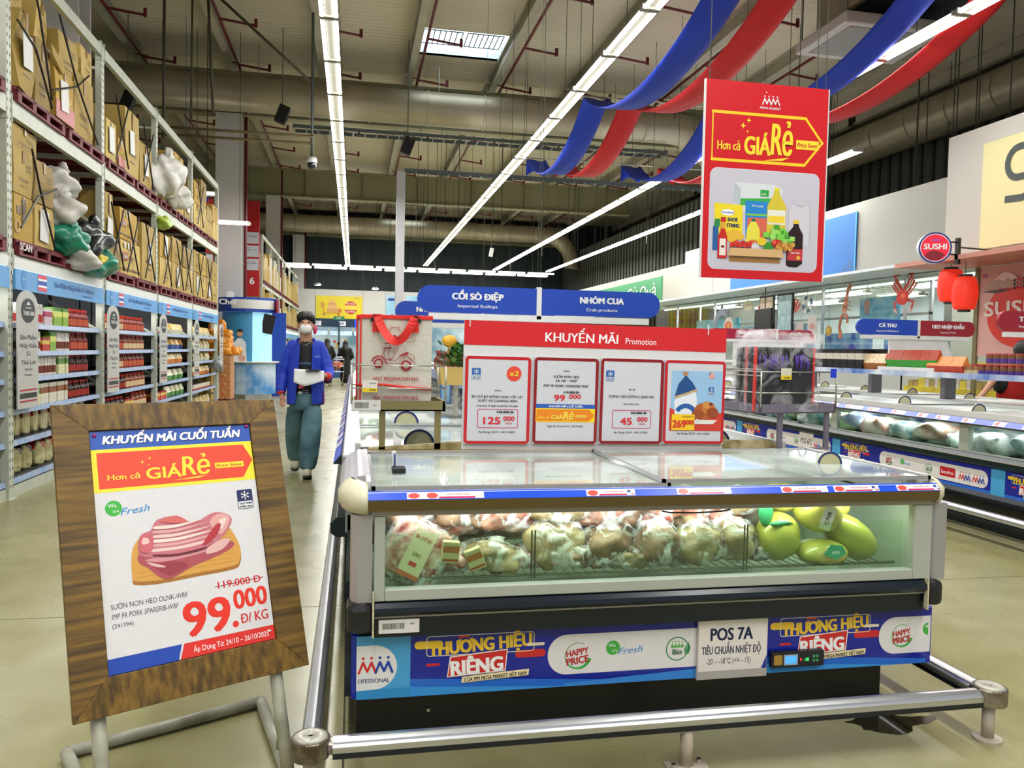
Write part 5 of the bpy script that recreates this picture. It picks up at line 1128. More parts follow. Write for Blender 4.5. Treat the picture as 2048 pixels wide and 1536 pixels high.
# cartons
CB = [mat('cardboard ' + h, h, .7, noise=(3, .1), bump=(30, .1)) for h in ('#b3984f', '#a68a3f', '#bfa35a', '#9a8045', '#c6aa5c', '#b8943a')]
TAPE = mat('packing tape', '#8f6c34', .3, noise=(6, .1)); PAPER = mat('paper sheet', '#d8d8d6', .6, noise=(6, .05)); STRAP = mat('black strapping', '#0c0c10', .4, noise=(9, .1))
cn = 0
def carton(x, y, z, dx, dy, dz, lab, rz=0., tilt=0., ink=None, paper=False, cm=None, group=None, crush=0.):
    """x,y,z = front (aisle-side) near bottom corner; depth dx goes away from the aisle"""
    global cn; cn += 1; g = random.Random(cn)
    t = thing('carton', lab, 'box', (x - dx / 2, y + dy / 2, z), 0, group, world=False); t.rotation_euler = (tilt, 0, rz)
    cm = cm or CB[cn % len(CB)]; m = MB(); a, b = dx / 2, dy / 2; e = crush or .008
    j = lambda: g.uniform(-e, e)
    vs = [(sx * a + j(), sy * b + j(), zz) for zz in (0, dz / 2, dz - abs(j())) for sx, sy in ((1, -1), (1, 1), (-1, 1), (-1, -1))]
    vs = [(vx * (1 + (.03 + crush if 4 <= i_ < 8 else 0)), vy * (1 + (.015 + crush if 4 <= i_ < 8 else 0)), vz) for i_, (vx, vy, vz) in enumerate(vs)]
    fs = [(3, 2, 1, 0), (8, 9, 10, 11)] + [(l * 4 + i_, l * 4 + (i_ + 1) % 4, l * 4 + 4 + (i_ + 1) % 4, l * 4 + 4 + i_) for l in (0, 1) for i_ in range(4)]
    build(m.add(vs, fs), 'box_body', t, cm)
    build(MB().box(a * 1.03 + crush * a, a * 1.03 + crush * a + .004, -.025, .025, dz * .72, dz * .98).box(-.025, .025, -b * 1.02, -b * 1.02 - .002, dz * .7, dz).box(-a, a, -.03, .03, dz, dz + .003), 'packing_tape', t, TAPE)
    c = Canvas((a * (1.035 + crush) + .003, -b, 0), (0, 1, 0), (0, 0, 1), .0015)
    if ink: ink(c, dy, dz)
    else:
        c.text(g.choice(['FRAGILE', 'PACKING', 'MADE IN', 'CARTON', 'THIS SIDE']), dy * .5, dz * .3, dz * .07, '#6b4c22', w=dy * .45); c.rect(dy * .3, dz * .2, dy * .7, dz * .215, '#6b4c22')
        for q in range(2): c.frame(dy * (.62 + .14 * q), dz * .55, dy * (.72 + .14 * q), dz * .7, .004, .006, '#6b4c22')
    c.done('box_print', t)
    c = Canvas((a, -b * 1.02 - .004, 0), (-1, 0, 0), (0, 0, 1), .001); c.text(g.choice(['UP', 'FOOD', 'SAUCE', '12 PCS']), dx * .35, dz * .3, dz * .09, '#6b4c22', w=dx * .3); c.done('side_print', t)
    if paper:
        build(MB().obox((a * 1.04 + crush * a + .01, g.uniform(-.1, .05) * dy, dz * .5), (.004, .21, .3), Matrix.Rotation(R(g.uniform(-6, 6)), 3, 'X')), 'paper_sheet', t, PAPER)
    return t
def ink_san(c, w, h):
    c.rect(.04, h * .4, .3 * w, h * .62, '#a2321e'); c.text('SAN', .17 * w, h * .44, h * .13, '#e8dcc0', w=.2 * w, bold=.03); c.text('F&B', w * .5, h * .44, h * .13, '#8a3a22', w=.22 * w, bold=.02)
    c.rect(.0, h * .13, w, h * .17, '#5a3a1c')
    for q in range(2): c.rect(.06 + q * .18 * w + .05, h * .76, .2 * w + q * .18 * w, h * .93, '#d6d4cc')
def ink_bar(c, w, h):
    c.rect(w * .38, h * .42, w * .58, h * .93, '#211c14'); 
    for q in range(9): c.rect(w * .4, h * (.45 + .052 * q), w * .56, h * (.465 + .052 * q), '#b3914f')
    c.arc(w * .14, h * .3, w * .13, .012, 0, 360, '#d0b06a'); c.arc(w * .14, h * .3, w * .09, .01, 0, 360, '#d0b06a'); c.rect(w * .1, h * .55, w * .32, h * .75, '#6a4b1e')
def ink_red(c, w, h):
    c.rect(0, 0, w, h * .35, '#a83a34'); c.text('VOGO', w * .5, h * .42, h * .12, '#d8c23a', w=w * .6, bold=.03)
X0 = XF + .0
U = 3.63; Lw = 2.295
# nearest full bay, upper deck
carton(X0, 7.74, U, .6, .44, .72, 'bulging crushed carton on the upper deck nearest the left picture edge, with a hanging paper', 0, 0, None, True, crush=.05)
carton(X0 - .13, 7.72, U + .735, .6, .62, .6, 'large tilted tan carton on top of the crushed carton at upper left', .06, R(7), None, crush=.03)
carton(X0 - .02, 8.26, U, .55, .36, .62, 'tall narrow carton between the crushed carton and the red-printed one', 0, 0, None)
carton(X0 - .1, 8.42, U + .63, .5, .40, .46, 'torn open carton with hanging flap high in the nearest bay', .1, R(-4), None, crush=.02)
build(MB().prism([(0, 0), (.3, -.08), (.32, -.2), (.04, -.1)], (X0 + .02, 8.5, U + .64), (0, 1, 0), (0, 0, 1), (.02, 0, .01)), 'carton_flap', None, CB[1]); tag(bpy.data.objects['carton_flap'], 'loose bent cardboard flap sticking out of the torn carton', 'cardboard')
carton(X0 + .01, 8.67, U, .6, .52, .50, 'carton with red band and yellow lettering, upper deck of the nearest bay', 0, 0, ink_red, True)
carton(X0 - .02, 8.9, U + .51, .6, .48, .42, 'plain carton above the red-printed one', -.05, 0, None)
carton(X0, 9.25, U, .6, .62, .66, 'wide plain carton beside the red-printed carton, upper deck', 0, 0, None)
carton(X0 - .02, 9.48, U + .67, .5, .42, .34, 'small carton topping the stack beside the second upright', .05, 0, None)
for q in range(2): carton(X0 - .6, 7.9 + q * .9, U + .1, .4, .8, 1.2, 'cartons stacked at the back of the upper deck in the nearest bay', 0, 0, None, group='rear cartons in the nearest bay')
# nearest bay, lower deck
carton(X0, 7.70, Lw, .6, .42, .40, 'lower left carton with barcode and ring mark on the SCAN pallet', 0, 0, ink_bar)
carton(X0, 7.70, Lw + .41, .6, .42, .40, 'second carton up with black print on the SCAN pallet', 0, 0, None)
carton(X0 - .05, 7.76, Lw + .82, .6, .62, .22, 'shallow carton lying across the top of the SCAN pallet stack', .05, 0, None)
carton(X0, 8.16, Lw, .6, .48, .40, 'lower right carton with a paper on the SCAN pallet', 0, 0, None, True)
carton(X0, 8.16, Lw + .41, .6, .48, .40, 'upper right carton with fine print on the SCAN pallet', 0, 0, None)
# bags beside
WB = mat('white sack plastic', '#cfccc4', .4, noise=(5, .15), bump=(12, .9)); GBG = mat('green bin bag', '#1f8a6c', .35, noise=(4, .3), bump=(9, .9), coat=.3); KB = mat('black bin bag', '#161b20', .3, noise=(4, .3), bump=(10, 1.), coat=.4)
def sack(x, y, z, r, m_, lab, seed, name='sack'):
    t = thing(name, lab, 'bag', (x, y, z - r[2] * .8))
    build(MB().blob((x, y, z), r, seed, .3, 44, 30, fold=.035), 'bag_body', t, m_, smooth=True)
    g = random.Random(seed); build(MB().blob((x + r[0] * .3, y + r[1] * g.uniform(-.5, .5), z + r[2] * 1.0), (r[0] * .25, r[1] * .25, r[2] * .4), seed + 5, .4, 16, 12, fold=.15), 'tied_neck', t, m_, smooth=True)
    return t
sack(X0 - .1, 8.95, Lw + .72, (.2, .17, .17), WB, 'upper white plastic sack beside the SCAN carton stack', 2); sack(X0 - .05, 8.95, Lw + .42, (.2, .19, .17), WB, 'lower white plastic sack above the green bags', 3)
sack(X0 + .0, 8.98, Lw + .15, (.2, .23, .16), GBG, 'green bin bag low beside the SCAN carton stack', 4, 'bin_bag'); sack(X0 + .05, 9.5, Lw + .2, (.2, .27, .22), KB, 'large dark grey bin bag on the lower deck of the nearest bay', 5, 'bin_bag')
sack(X0 + .08, 9.75, Lw - .02, (.2, .3, .14), GBG, 'green bag sagging over the deck edge under the dark bin bag', 6, 'bin_bag'); sack(X0 + .08, 9.2, Lw - .02, (.16, .25, .12), WB, 'white bag lying flat on the pallet below the green one', 7); sack(X0 + .14, 9.55, Lw + .02, (.08, .12, .07), mat('yellow wrap', '#d9c22e', .4, noise=(9, .2)), 'small yellow wrap tucked between the bin bags', 8, 'wrapper')
# second bay
carton(X0, 10.34, U, .6, .42, .46, 'small carton with a white paper at the near end of the second bay, upper deck', 0, 0, None, True)
carton(X0, 10.82, U, .62, .30, .34, 'reddish printed low carton, upper deck of the second bay', 0, 0, ink_red); carton(X0, 11.16, U, .62, .66, .84, 'tall broad carton with brown tape, upper deck of the second bay', 0, 0, None, True)
carton(X0, 11.86, U, .6, .66, .58, 'plain carton left of the third upright, upper deck', 0, 0, None, True)
carton(X0, 10.32, Lw, .6, .3, .92, 'narrow tall reddish carton beside the second upright, lower deck', 0, 0, None, True, cm=CB[1]); carton(X0, 10.66, Lw, .6, .26, .35, 'narrow low carton in front of the SAN cartons', 0, 0, None)
carton(X0, 10.96, Lw, .62, .9, .44, 'bottom carton printed SAN F&B, lower deck of the second bay', 0, 0, ink_san); carton(X0 - .02, 10.98, Lw + .45, .62, .84, .40, 'top carton printed SAN F&B, lower deck of the second bay', 0, 0, ink_san)
carton(X0, 11.95, Lw, .6, .75, .8, 'plain carton behind the SAN cartons, lower deck', 0, 0, None, True)
# third and fourth bay
carton(X0, 12.95, U, .6, .5, .55, 'carton at the near end of the third bay, upper deck', 0, 0, None)
sack(X0 + .02, 13.2, U + .35, (.25, .45, .32), WB, 'big white sack slumped on the upper deck of the third bay', 12); sack(X0 + .05, 13.75, U + .15, (.25, .3, .2), WB, 'second white sack lying beside the big slumped one', 13)
carton(X0, 14.05, U, .6, .7, .95, 'tall golden carton in the third bay, upper deck', 0, 0, None, cm=CB[5]); carton(X0, 14.8, U, .6, .55, .5, 'low carton before the fourth upright, upper deck', 0, 0, None, True)
for q in range(3):
    carton(X0, 13.0 + q * .84, Lw, .6, .78, .44, 'bottom carton %s on the third bay lower deck' % ['nearest', 'in the middle', 'farthest'][q], 0, 0, None, q == 1); carton(X0, 13.02 + q * .84, Lw + .45, .6, .72, .36 + .06 * (q % 2), 'top carton %s on the third bay lower deck' % ['nearest', 'in the middle', 'farthest'][q], 0, 0, None, q == 0)
sack(X0, 13.1, Lw + .95, (.15, .25, .1), mat('lime wrap', '#9fb83a', .4, noise=(9, .2)), 'lime green wrap on top of the third bay lower cartons', 15, 'wrapper')
for q in range(4):
    w = ['nearest', 'second', 'third', 'farthest'][q]; h_ = (.8, .95, .55, .7)[q]
    carton(X0, 15.65 + q * .66, U, .6, .6, h_ * .5, '%s lower carton of the fourth bay upper deck' % w, 0, 0, None); carton(X0, 15.65 + q * .66, U + h_ * .5 + .01, .6, .56, h_ * .5, '%s top carton of the fourth bay upper deck' % w, 0, 0, None)
    carton(X0, 15.62 + q * .66, Lw, .6, .6, .45, '%s bottom carton of the fourth bay lower deck' % w, 0, 0, None, q % 2 == 0); carton(X0, 15.62 + q * .66, Lw + .46, .6, .58, .4, '%s top carton of the fourth bay lower deck' % w, 0, 0, None)
carton(X0 - .1, 5.3, U, .6, 1.1, .9, 'carton at the very left edge, upper deck', 0, 0, None); carton(X0 - .1, 6.5, Lw, .6, 1.0, .9, 'carton at the very left edge, lower deck', 0, 0, None)
# strapping
def strap(pts, lab): tag(build(MB().tube([(X0 + .045, y, z) for y, z in pts], .010, 5), 'strapping_band', None, STRAP), lab, 'strap')
strap([(7.9, U + 1.3), (8.2, U + .8), (8.5, U + .1)], 'black strap slanting over the crushed carton'); strap([(7.7, U + .55), (8.1, U + .45), (8.5, U + .02)], 'lower black strap over the crushed carton'); strap([(8.7, U + 1.), (9.2, U + .5), (9.9, U + .02)], 'black strap slanting over the red-printed carton'); strap([(8.5, U + .2), (9.2, U + .45), (9.6, U + .7)], 'black strap rising over the wide plain carton')
strap([(8.0, Lw + .85), (8.2, Lw + .5), (8.55, Lw + .02)], 'black strap slanting over the SCAN pallet cartons'); strap([(7.75, Lw + .1), (8.15, Lw + .45), (8.6, Lw + .6)], 'black strap rising over the SCAN pallet cartons')
for y, z, l in ((10.4, Lw, 'narrow reddish carton'), (11.1, Lw, 'SAN cartons'), (12.0, Lw, 'carton behind the SAN cartons'), (13.1, Lw, 'nearest third bay cartons'), (14.0, Lw, 'middle third bay cartons'), (14.7, Lw, 'farthest third bay cartons'), (15.8, Lw, 'nearest fourth bay cartons'), (16.8, Lw, 'far fourth bay cartons'), (10.6, U, 'small upper carton of the second bay'), (11.9, U, 'upper cartons of the second bay'), (15.8, U, 'upper cartons of the fourth bay')):
    strap([(y, z + .02), (y + .55, z + .8)], 'black strap rising over the ' + l); strap([(y, z + .8), (y + .55, z + .02)], 'black strap falling over the ' + l)
# ---- headers, lamps, arched signs
HB = mat('pale blue header', '#5a9fdc', .4, noise=(.8, .06)); LS = mat('shelf light diffuser', '#f4f6f4', .5, emit=.9)
def header(y0, y1, lab, big):
    t = thing('header_sign', lab, 'sign', (XF, y0, 1.85))
    build(MB().box(XF + .0, XF + .02, y0 + .06, y1 - .06, 1.85, 2.03), 'panel', t, HB)
    c = Canvas((XF + .021, y0 + .06, 1.85), (0, 1, 0), (0, 0, 1), .0012)
    c.disc(.18, .095, .06, '#3f86cc', n=16, ry=.085); c.text('THAI', .18, .085, .03, '#bfe0f6', w=.09)
    for k, (z0, z1, col) in enumerate(((.02, .055, '#d83a5a'), (.055, .075, '#e8eef2'), (.075, .115, '#2746b0'), (.115, .135, '#e8eef2'), (.135, .17, '#d83a5a'))): c.rect(.5, z0, .72, z1, col)
    c.text('Sản Phẩm Nhập Khẩu Từ Thái Lan', 1.52, .085, .052, '#1c5cb4', w=1.2, bold=.02); c.text('Thailand Products', 1.9, .035, .024, '#3a7acc', w=.34)
    c.done('header_print', t)
    t = thing('shelf_lamp', 'white strip lamp above the header of ' + lab.split(' over ')[1], 'lamp', (XF, y0, 2.05))
    build(MB().box(XF - .3, XF - .0, y0 + .06, y1 - .06, 2.035, 2.065), 'diffuser', t, LS); build(MB().box(XF - .0, XF + .012, y0 + .06, y1 - .06, 2.04, 2.13), 'reflector', t, mat('lamp reflector', '#e0e2de', .35, noise=(3, .05)))
    area_lamp('shelf_glow', (XF - .12, (y0 + y1) / 2, 1.86), .06, y1 - y0 - .3, 9).rotation_euler = (0, R(-12), 0)
for i in range(5): header(PY[i], PY[i + 1], 'pale blue Thai flag header sign over ' + baynames[i], i < 2)
AS = mat('silver arched card', '#bcbbb8', .4, noise=(3, .05))
def arch_proto():
    t = thing('arched_sign', 'x', 'sign', world=False)    # local: along +y 0..46, z 0..1.07
    w, h = .46, 1.06; pts = [(0, 0), (w, 0)] + [(w / 2 + w / 2 * math.cos(R(a)), h - .14 + .14 * math.sin(R(a))) for a in range(0, 181, 15)]
    build(MB().prism(pts, (0, 0, 0), (0, 1, 0), (0, 0, 1), (-.012, 0, 0)), 'panel', t, AS)
    c = Canvas((0.001, 0, 0), (0, 1, 0), (0, 0, 1), .001)
    for q in range(40): c.disc(.04 + (q % 6) * .075, .06 + (q // 6) * .14 + (q % 2) * .04, .006, '#8f8f90', n=5)
    c.disc(w * .5, h - .18, .155, '#17181c', n=24, ry=.11); c.text('THAI LAN', w * .5, h - .225, .042, '#e8e8e8', w=.24, bold=.03); c.text('SAN PHAM', w * .5, h - .165, .018, '#d8d8d8', w=.13); c.poly([(w * .5 - .05, h - .13), (w * .5, h - .095), (w * .5 + .05, h - .13)], '#d8d8d8')
    for q, s_ in enumerate(('Sản Phẩm', 'Nhập Khẩu', 'Từ', 'Thái Lan')): c.text(s_, w * .5, .62 - q * .075, .042, '#2a2a2e', w=(.36, .38, .09, .32)[q], bold=.01)
    c.text('Thailand', w * .5, .34, .022, '#7a7a7e', w=.17); c.text('Products', w * .5, .29, .022, '#7a7a7e', w=.17)
    c.rect(.04, .155, .42, .17, '#b0242c'); c.rect(.04, .09, .42, .135, '#17181c'); c.rect(.04, .055, .42, .07, '#b0242c')
    c.done('sign_print', t); return t
ap = arch_proto(); first = True
for i, Y in enumerate(PY[1:] ):
    lab = ['nearest arched silver THAI LAN card, at the left edge', 'second arched silver THAI LAN card, before the sauce bottles', 'third arched silver THAI LAN card along the rack', 'fourth arched silver THAI LAN card along the rack', 'last arched silver THAI LAN card beside the snack stack'][i]
    if first: place(ap, (XF + .045, Y + .03, .79)); ap['label'] = lab; first = False
    else: dup(ap, (XF + .045, Y + .02, .79), 0, lab)
# ---- shelves and goods
SH = mat('dark shelf steel', '#23262a', .5, noise=(4, .15)); PR = mat('price strip', '#6f93c8', .35, noise=(9, .3), dark='#a8b0c0', stretch=(1, 3, 1))
SZ = [.16, .50, .78, 1.06, 1.30, 1.555]
for i in range(5):
    y0, y1 = PY[i] + .06, PY[i + 1] - .06
    t = thing('shelf_unit', 'dark gondola shelves with blue price strips in ' + baynames[i], 'shelf', (XF, y0, 0))
    build(MB().box(XF - .62, XF - .58, y0, y1, 0, 2.0), 'back_panel', t, SH); build(MB().box(XF - .55, XF - .02, y0, y1, 0, .10), 'plinth', t, RACKM)
    for z in SZ:
        build(MB().box(XF - .58, XF - .05, y0, y1, z - .03, z), 'shelf', t, SH); build(MB().prism([(XF - .05, z - .045), (XF - .02, z - .045), (XF - .03, z + .002), (XF - .05, z + .002)], (0, y0, 0), (1, 0, 0), (0, 0, 1), (0, y1 - y0, 0)), 'price_strip', t, PR)
def prod(kind):
    t = thing({'can': 'food_can', 'bottle': 'sauce_bottle', 'pouch': 'food_pouch', 'carton': 'drink_carton', 'tub': 'noodle_tub', 'bag': 'rice_bag'}[kind[0]], 'x', 'groceries', world=False)
    n, cols, h, r = kind
    P_ = [mat('pack ' + c_, c_, .35, noise=(25, .25)) for c_ in cols]
    if n == 'can': build(MB().lathe([(r, 0), (r, h * .12), (r, h * .5), (r, h * .88), (r * .94, h)], 10, m=[0, 1, 0, 2]), 'can_body', t, P_, smooth=False)
    elif n == 'bottle':
        build(MB().lathe([(r, 0), (r, h * .1), (r, h * .45), (r, h * .58), (r * .4, h * .76), (r * .35, h * .88)], 10, m=[0, 1, 0, 0, 0]), 'bottle_body', t, P_[:2], smooth=False); build(MB().lathe([(r * .42, h * .86), (r * .42, h)], 8), 'cap', t, P_[2])
    elif n == 'pouch':
        vs = [(-r * .3, -r, 0), (r * .5, -r, 0), (r * .5, r, 0), (-r * .3, r, 0), (-r * .5, -r * 1.05, h * .45), (r * .7, -r * 1.05, h * .45), (r * .7, r * 1.05, h * .45), (-r * .5, r * 1.05, h * .45), (-.004, -r, h), (.004, -r, h), (.004, r, h), (-.004, r, h)]
        build(MB().add(vs, [(0, 1, 5, 4), (1, 2, 6, 5), (2, 3, 7, 6), (3, 0, 4, 7)], 0).add(vs, [(4, 5, 9, 8), (5, 6, 10, 9), (6, 7, 11, 10), (7, 4, 8, 11), (8, 9, 10, 11)], 1), 'pouch_body', t, P_[:2])
    elif n == 'carton': build(MB().box(-r, r, -r, r, 0, h * .5, 0).box(-r, r, -r, r, h * .5, h * .8, 1).box(-r, r, -r, r, h * .8, h, 2), 'carton_body', t, P_)
    elif n == 'tub': build(MB().lathe([(r * .75, 0), (r * .9, h * .3), (r, h * .85), (r * 1.05, h * .9), (r * 1.05, h)], 10, m=[0, 1, 2, 2]), 'tub_body', t, P_)
    elif n == 'bag':
        m = MB().blob((0, 0, h * .47), (r * .55, r, h * .48), 3, .1, 14, 9, power=.55); m.m = [1 if (j // 14) in (1, 2, 3) and (j % 14) < 12 else 0 for j in range(len(m.f))]
        m.box(-.006, .006, -r * .9, r * .9, h * .9, h * 1.02, 1); build(m, 'bag_body', t, P_[:2])
    return t
WHC = ('can', ['#d8d4cc', '#b8342c', '#e0ddd6'], .2, .036); REDB = ('bottle', ['#7a1f16', '#c85a3a', '#a8281c'], .2, .032); AMB = ('bottle', ['#8a3f1a', '#e0c49a', '#b8281c'], .2, .032); LIME = ('carton', ['#8fb83a', '#d8e070', '#4f8f2a'], .19, .04)
COCO = ('can', ['#e4e0da', '#7a3a24', '#e4e0da'], .19, .036); MILK = ('carton', ['#e2dccb', '#8a4a2a', '#ece8dc'], .2, .034); TEA = ('carton', ['#e6e2b0', '#5f8f3a', '#f0ecd0'], .2, .034); COLA = ('bottle', ['#3a1812', '#a8342a', '#c8302a'], .19, .032)
PNK = ('carton', ['#d8c4c8', '#a82a5a', '#e8dcdc'], .17, .036); RICE = ('bag', ['#cfc49a', '#a02a2c'], .26, .11); RICK = ('bag', ['#b8b078', '#1a1418'], .26, .12); RICR = ('bag', ['#c8c08c', '#c22a34'], .26, .11)
TUBR = ('tub', ['#c84a2a', '#e8e0cc', '#e8dccf'], .1, .05); SNK = ('pouch', ['#2a4f9a', '#d8a43a'], .18, .06); SNG = ('pouch', ['#3f8f3a', '#e0dcb8'], .18, .06); SNW = ('pouch', ['#d8d4b8', '#b89a4a'], .18, .06); ORB = ('pouch', ['#d87a2a', '#e8d49a'], .17, .055); REDC = ('carton', ['#c8342a', '#e8c45a', '#a82a20'], .13, .05)
KINDN = {id(WHC): 'white and red can', id(REDB): 'dark red sauce bottle', id(AMB): 'amber sauce bottle with cream label', id(LIME): 'lime green drink carton', id(COCO): 'white coconut milk can', id(MILK): 'cream coconut drink carton', id(TEA): 'pale yellow drink carton', id(COLA): 'dark cola-red bottle', id(PNK): 'pink and white carton', id(RICE): 'dark red topped rice bag', id(RICK): 'black topped rice bag', id(RICR): 'bright red topped rice bag', id(TUBR): 'orange-red noodle tub', id(SNK): 'blue and gold snack pouch', id(SNG): 'green snack pouch', id(SNW): 'pale noodle pouch', id(ORB): 'orange snack pouch', id(REDC): 'red and yellow carton'}
shelfname = {0: 'bottom shelf', 1: 'second shelf up', 2: 'third shelf up', 3: 'fourth shelf up', 4: 'fifth shelf up', 5: 'top shelf'}
protos = {}
def fill(bay, s, segs):
    """segs: list of (kind, y from, y to) in metres from the bay's near post"""
    for kd, a, b_ in segs:
        r = kd[3]; y = PY[bay] + a + r; lab = '%s on the %s of %s' % (KINDN[id(kd)], shelfname[s], baynames[bay]); j = 0
        while y < PY[bay] + b_:
            for row in (0, 1):
                x = XF - .06 - r - row * (2 * r + .01) - (j % 3) * .004
                if row == 1 and kd[0] in ('bag', 'pouch', 'tub'): continue
                if id(kd) not in protos: p = protos[id(kd)] = place(prod(kd), (x, y, SZ[s])); p['label'] = lab; p['group'] = lab
                else: dup(protos[id(kd)], (x, y, SZ[s]), rnd.uniform(-.15, .15) if kd[0] in ('pouch', 'bag') else 0, lab, lab)
            y += 2 * r + .006; j += 1
fill(1, 5, [(WHC, .5, .95), (PNK, .95, 1.15), (LIME, 1.2, 1.65), (REDB, 1.7, 2.3)]); fill(1, 4, [(COCO, .5, .85), (REDC, .9, 1.1), (LIME, 1.1, 1.3), (COCO, 1.3, 1.7), (REDB, 1.72, 2.3)])
fill(1, 3, [(COCO, .5, 1.3), (TEA, 1.32, 1.65), (COLA, 1.68, 2.3)]); fill(1, 2, [(TEA, .5, .85), (MILK, .85, 1.6), (COLA, 1.62, 2.3)]); fill(1, 1, [(RICK, .1, .55), (RICR, .56, 1.0), (RICE, 1.0, 2.3)]); fill(1, 0, [(RICK, .1, .9), (RICR, .9, 2.3)])
for s in (5, 4, 3): fill(2, s, [((AMB, REDB, AMB)[s - 3], .6, 1.1), (REDB if s % 2 else AMB, 1.12, 2.2)])
fill(2, 2, [(COLA, .6, 1.2), (AMB, 1.22, 2.2)]); fill(2, 1, [(COLA, .15, 1.1), (REDC, 1.12, 1.5), (AMB, 1.52, 2.3)]); fill(2, 0, [(REDC, .2, 2.3)])
fill(3, 5, [(TUBR, .55, .95), (SNW, 1.0, 2.3)]); fill(3, 4, [(TUBR, .55, .95), (SNK, 1.0, 2.3)]); fill(3, 3, [(TUBR, .55, .95), (ORB, 1.0, 2.3)]); fill(3, 2, [(SNG, .8, 2.3)]); fill(3, 1, [(REDC, .2, .9), (SNG, .95, 2.3)]); fill(3, 0, [(SNW, .3, 2.3)])
for s, kd in ((5, SNW), (4, SNW), (3, SNW), (2, ORB), (1, TUBR), (0, SNW)): fill(4, s, [(kd, .55, 2.3)])
sack(XF + .12, 17.6, .95, (.1, .14, .14), mat('grey hanging bag', '#8f949a', .4, noise=(6, .2), bump=(12, .8)), 'grey plastic bag hanging by the last arched card', 21, 'hanging_bag')

# ============================================================ SECOND RACK (far)
t0_ = None; F2 = [27, 29.8, 32.6, 35.4, 38.2, 41.0, 43.8]; fb = ['nearest', 'second', 'third', 'fourth', 'fifth', 'sixth', 'last']
for i, Y in enumerate(F2):
    t = thing('rack_upright', '%s upright of the far rack beyond the aisle 6 board' % fb[i], 'rack', (XF, Y, 0))
    build(MB().box(XF - .08, XF, Y - .05, Y + .05, 0, 5.0).box(XB, XB + .08, Y - .05, Y + .05, 0, 5.0), 'post', t, RACKM)
    m = MB()
    for q in range(6): m.bar((XF - .08, Y, .4 + q * .75), (XB + .08, Y, 1.1 + q * .75), .03, .03)
    build(m, 'bracing', t, RACKM)
    if i < 6:
        y1 = F2[i + 1]
        for z, n_ in ((4.88, 'top'), (3.3, 'middle'), (2.05, 'lower')):
            t = thing('rack_beam', '%s beam of the far rack, %s bay' % (n_, fb[i]), 'rack beam', (XF, Y, z)); build(MB().box(XF - .05, XF, Y + .05, y1 - .05, z, z + .12).box(XB, XB + .05, Y + .05, y1 - .05, z, z + .12), 'rail', t, RACKM)
        for z in (3.42, 2.17):
            for k in range(2):
                dup(pp, (XF + .03, Y + .15 + k * 1.35, z), 0, 'dark red %s pallet on the %s deck in the %s bay of the far rack' % (['near', 'far'][k], 'upper' if z > 3 else 'lower', fb[i]))
                for q in range(3):
                    if 33.3 < Y + .2 + k * 1.35 + q * .4 < 34.5: continue
                    h_ = rnd.uniform(.55, 1.05); lab = 'stacked cartons on the %s deck in the %s bay of the far rack' % ('upper' if z > 3 else 'lower', fb[i])
                    cm_ = [CB[0], CB[2], CB[4], PAPER, mat('shrink pack yellow', '#c9bb6a', .5, noise=(6, .3))][(i + q + k) % 5]
                    tt = thing('carton', lab, 'box', (XF, Y + .2 + k * 1.35 + q * .4, z + .14), group=lab)
                    build(MB().box(XF - .7, XF, Y + .2 + k * 1.35 + q * .4, Y + .57 + k * 1.35 + q * .4, z + .14, z + .14 + h_), 'box_body', tt, cm_); build(MB().box(XF, XF + .004, Y + .33 + k * 1.35 + q * .4, Y + .4 + k * 1.35 + q * .4, z + .14, z + .14 + h_), 'packing_tape', tt, TAPE)
        t = thing('header_sign', 'pink and blue header strip of the far rack, %s bay' % fb[i], 'sign', (XF, Y, 1.75)); build(MB().box(XF, XF + .02, Y + .1, y1 - .1, 1.72, 1.95), 'panel', t, mat(['pink header', 'sky header'][i > 1], ['#c86a9a', '#6fb0dc'][i > 1], .4, noise=(2, .3))); build(MB().box(XF - .1, XF + .03, Y + .1, y1 - .1, 1.97, 2.04), 'lamp_strip', t, LS)
        t = thing('shelf_unit', 'packed grocery shelves of the far rack, %s bay' % fb[i], 'shelf', (XF, Y, 0)); build(MB().box(XF - .6, XF - .5, Y + .05, y1 - .05, 0, 1.95), 'back_panel', t, SH)
        for z in (.15, .5, .8, 1.1, 1.4): build(MB().box(XF - .5, XF - .04, Y + .05, y1 - .05, z - .03, z), 'shelf', t, SH)
        gm = MB(); g = random.Random(i)
        for z in (.15, .5, .8, 1.1, 1.4):
            y = Y + .5
            while y < y1 - .15: w_ = g.uniform(.08, .2); gm.box(XF - .3, XF - .06, y, y + w_ - .01, z, z + g.uniform(.15, .24), g.randrange(5)); y += w_
        build(gm, 'packed_goods', t, [mat('pack ' + c_, c_, .35, noise=(25, .25)) for c_ in ('#c84a2a', '#d8d4cc', '#8fb83a', '#2a4f9a', '#d8a43a')], kind='stuff')
        dup(ap, (XF + .045, Y + .03, .75), 0, '%s arched silver card on the far rack' % fb[i])
build(MB().tube([(XF + .3, 27.2, 0), (XF + .3, 27.2, 1.3), (XF + .3, 28.2, 1.3), (XF + .3, 28.2, 0)], .025, 6).tube([(XF + .3, 27.2, .4), (XF + .3, 28.2, .4)], .02, 6), 'rail_guard', None, ALU); tag(bpy.data.objects['rail_guard'], 'steel hoop guard in front of the far rack end', 'rail')
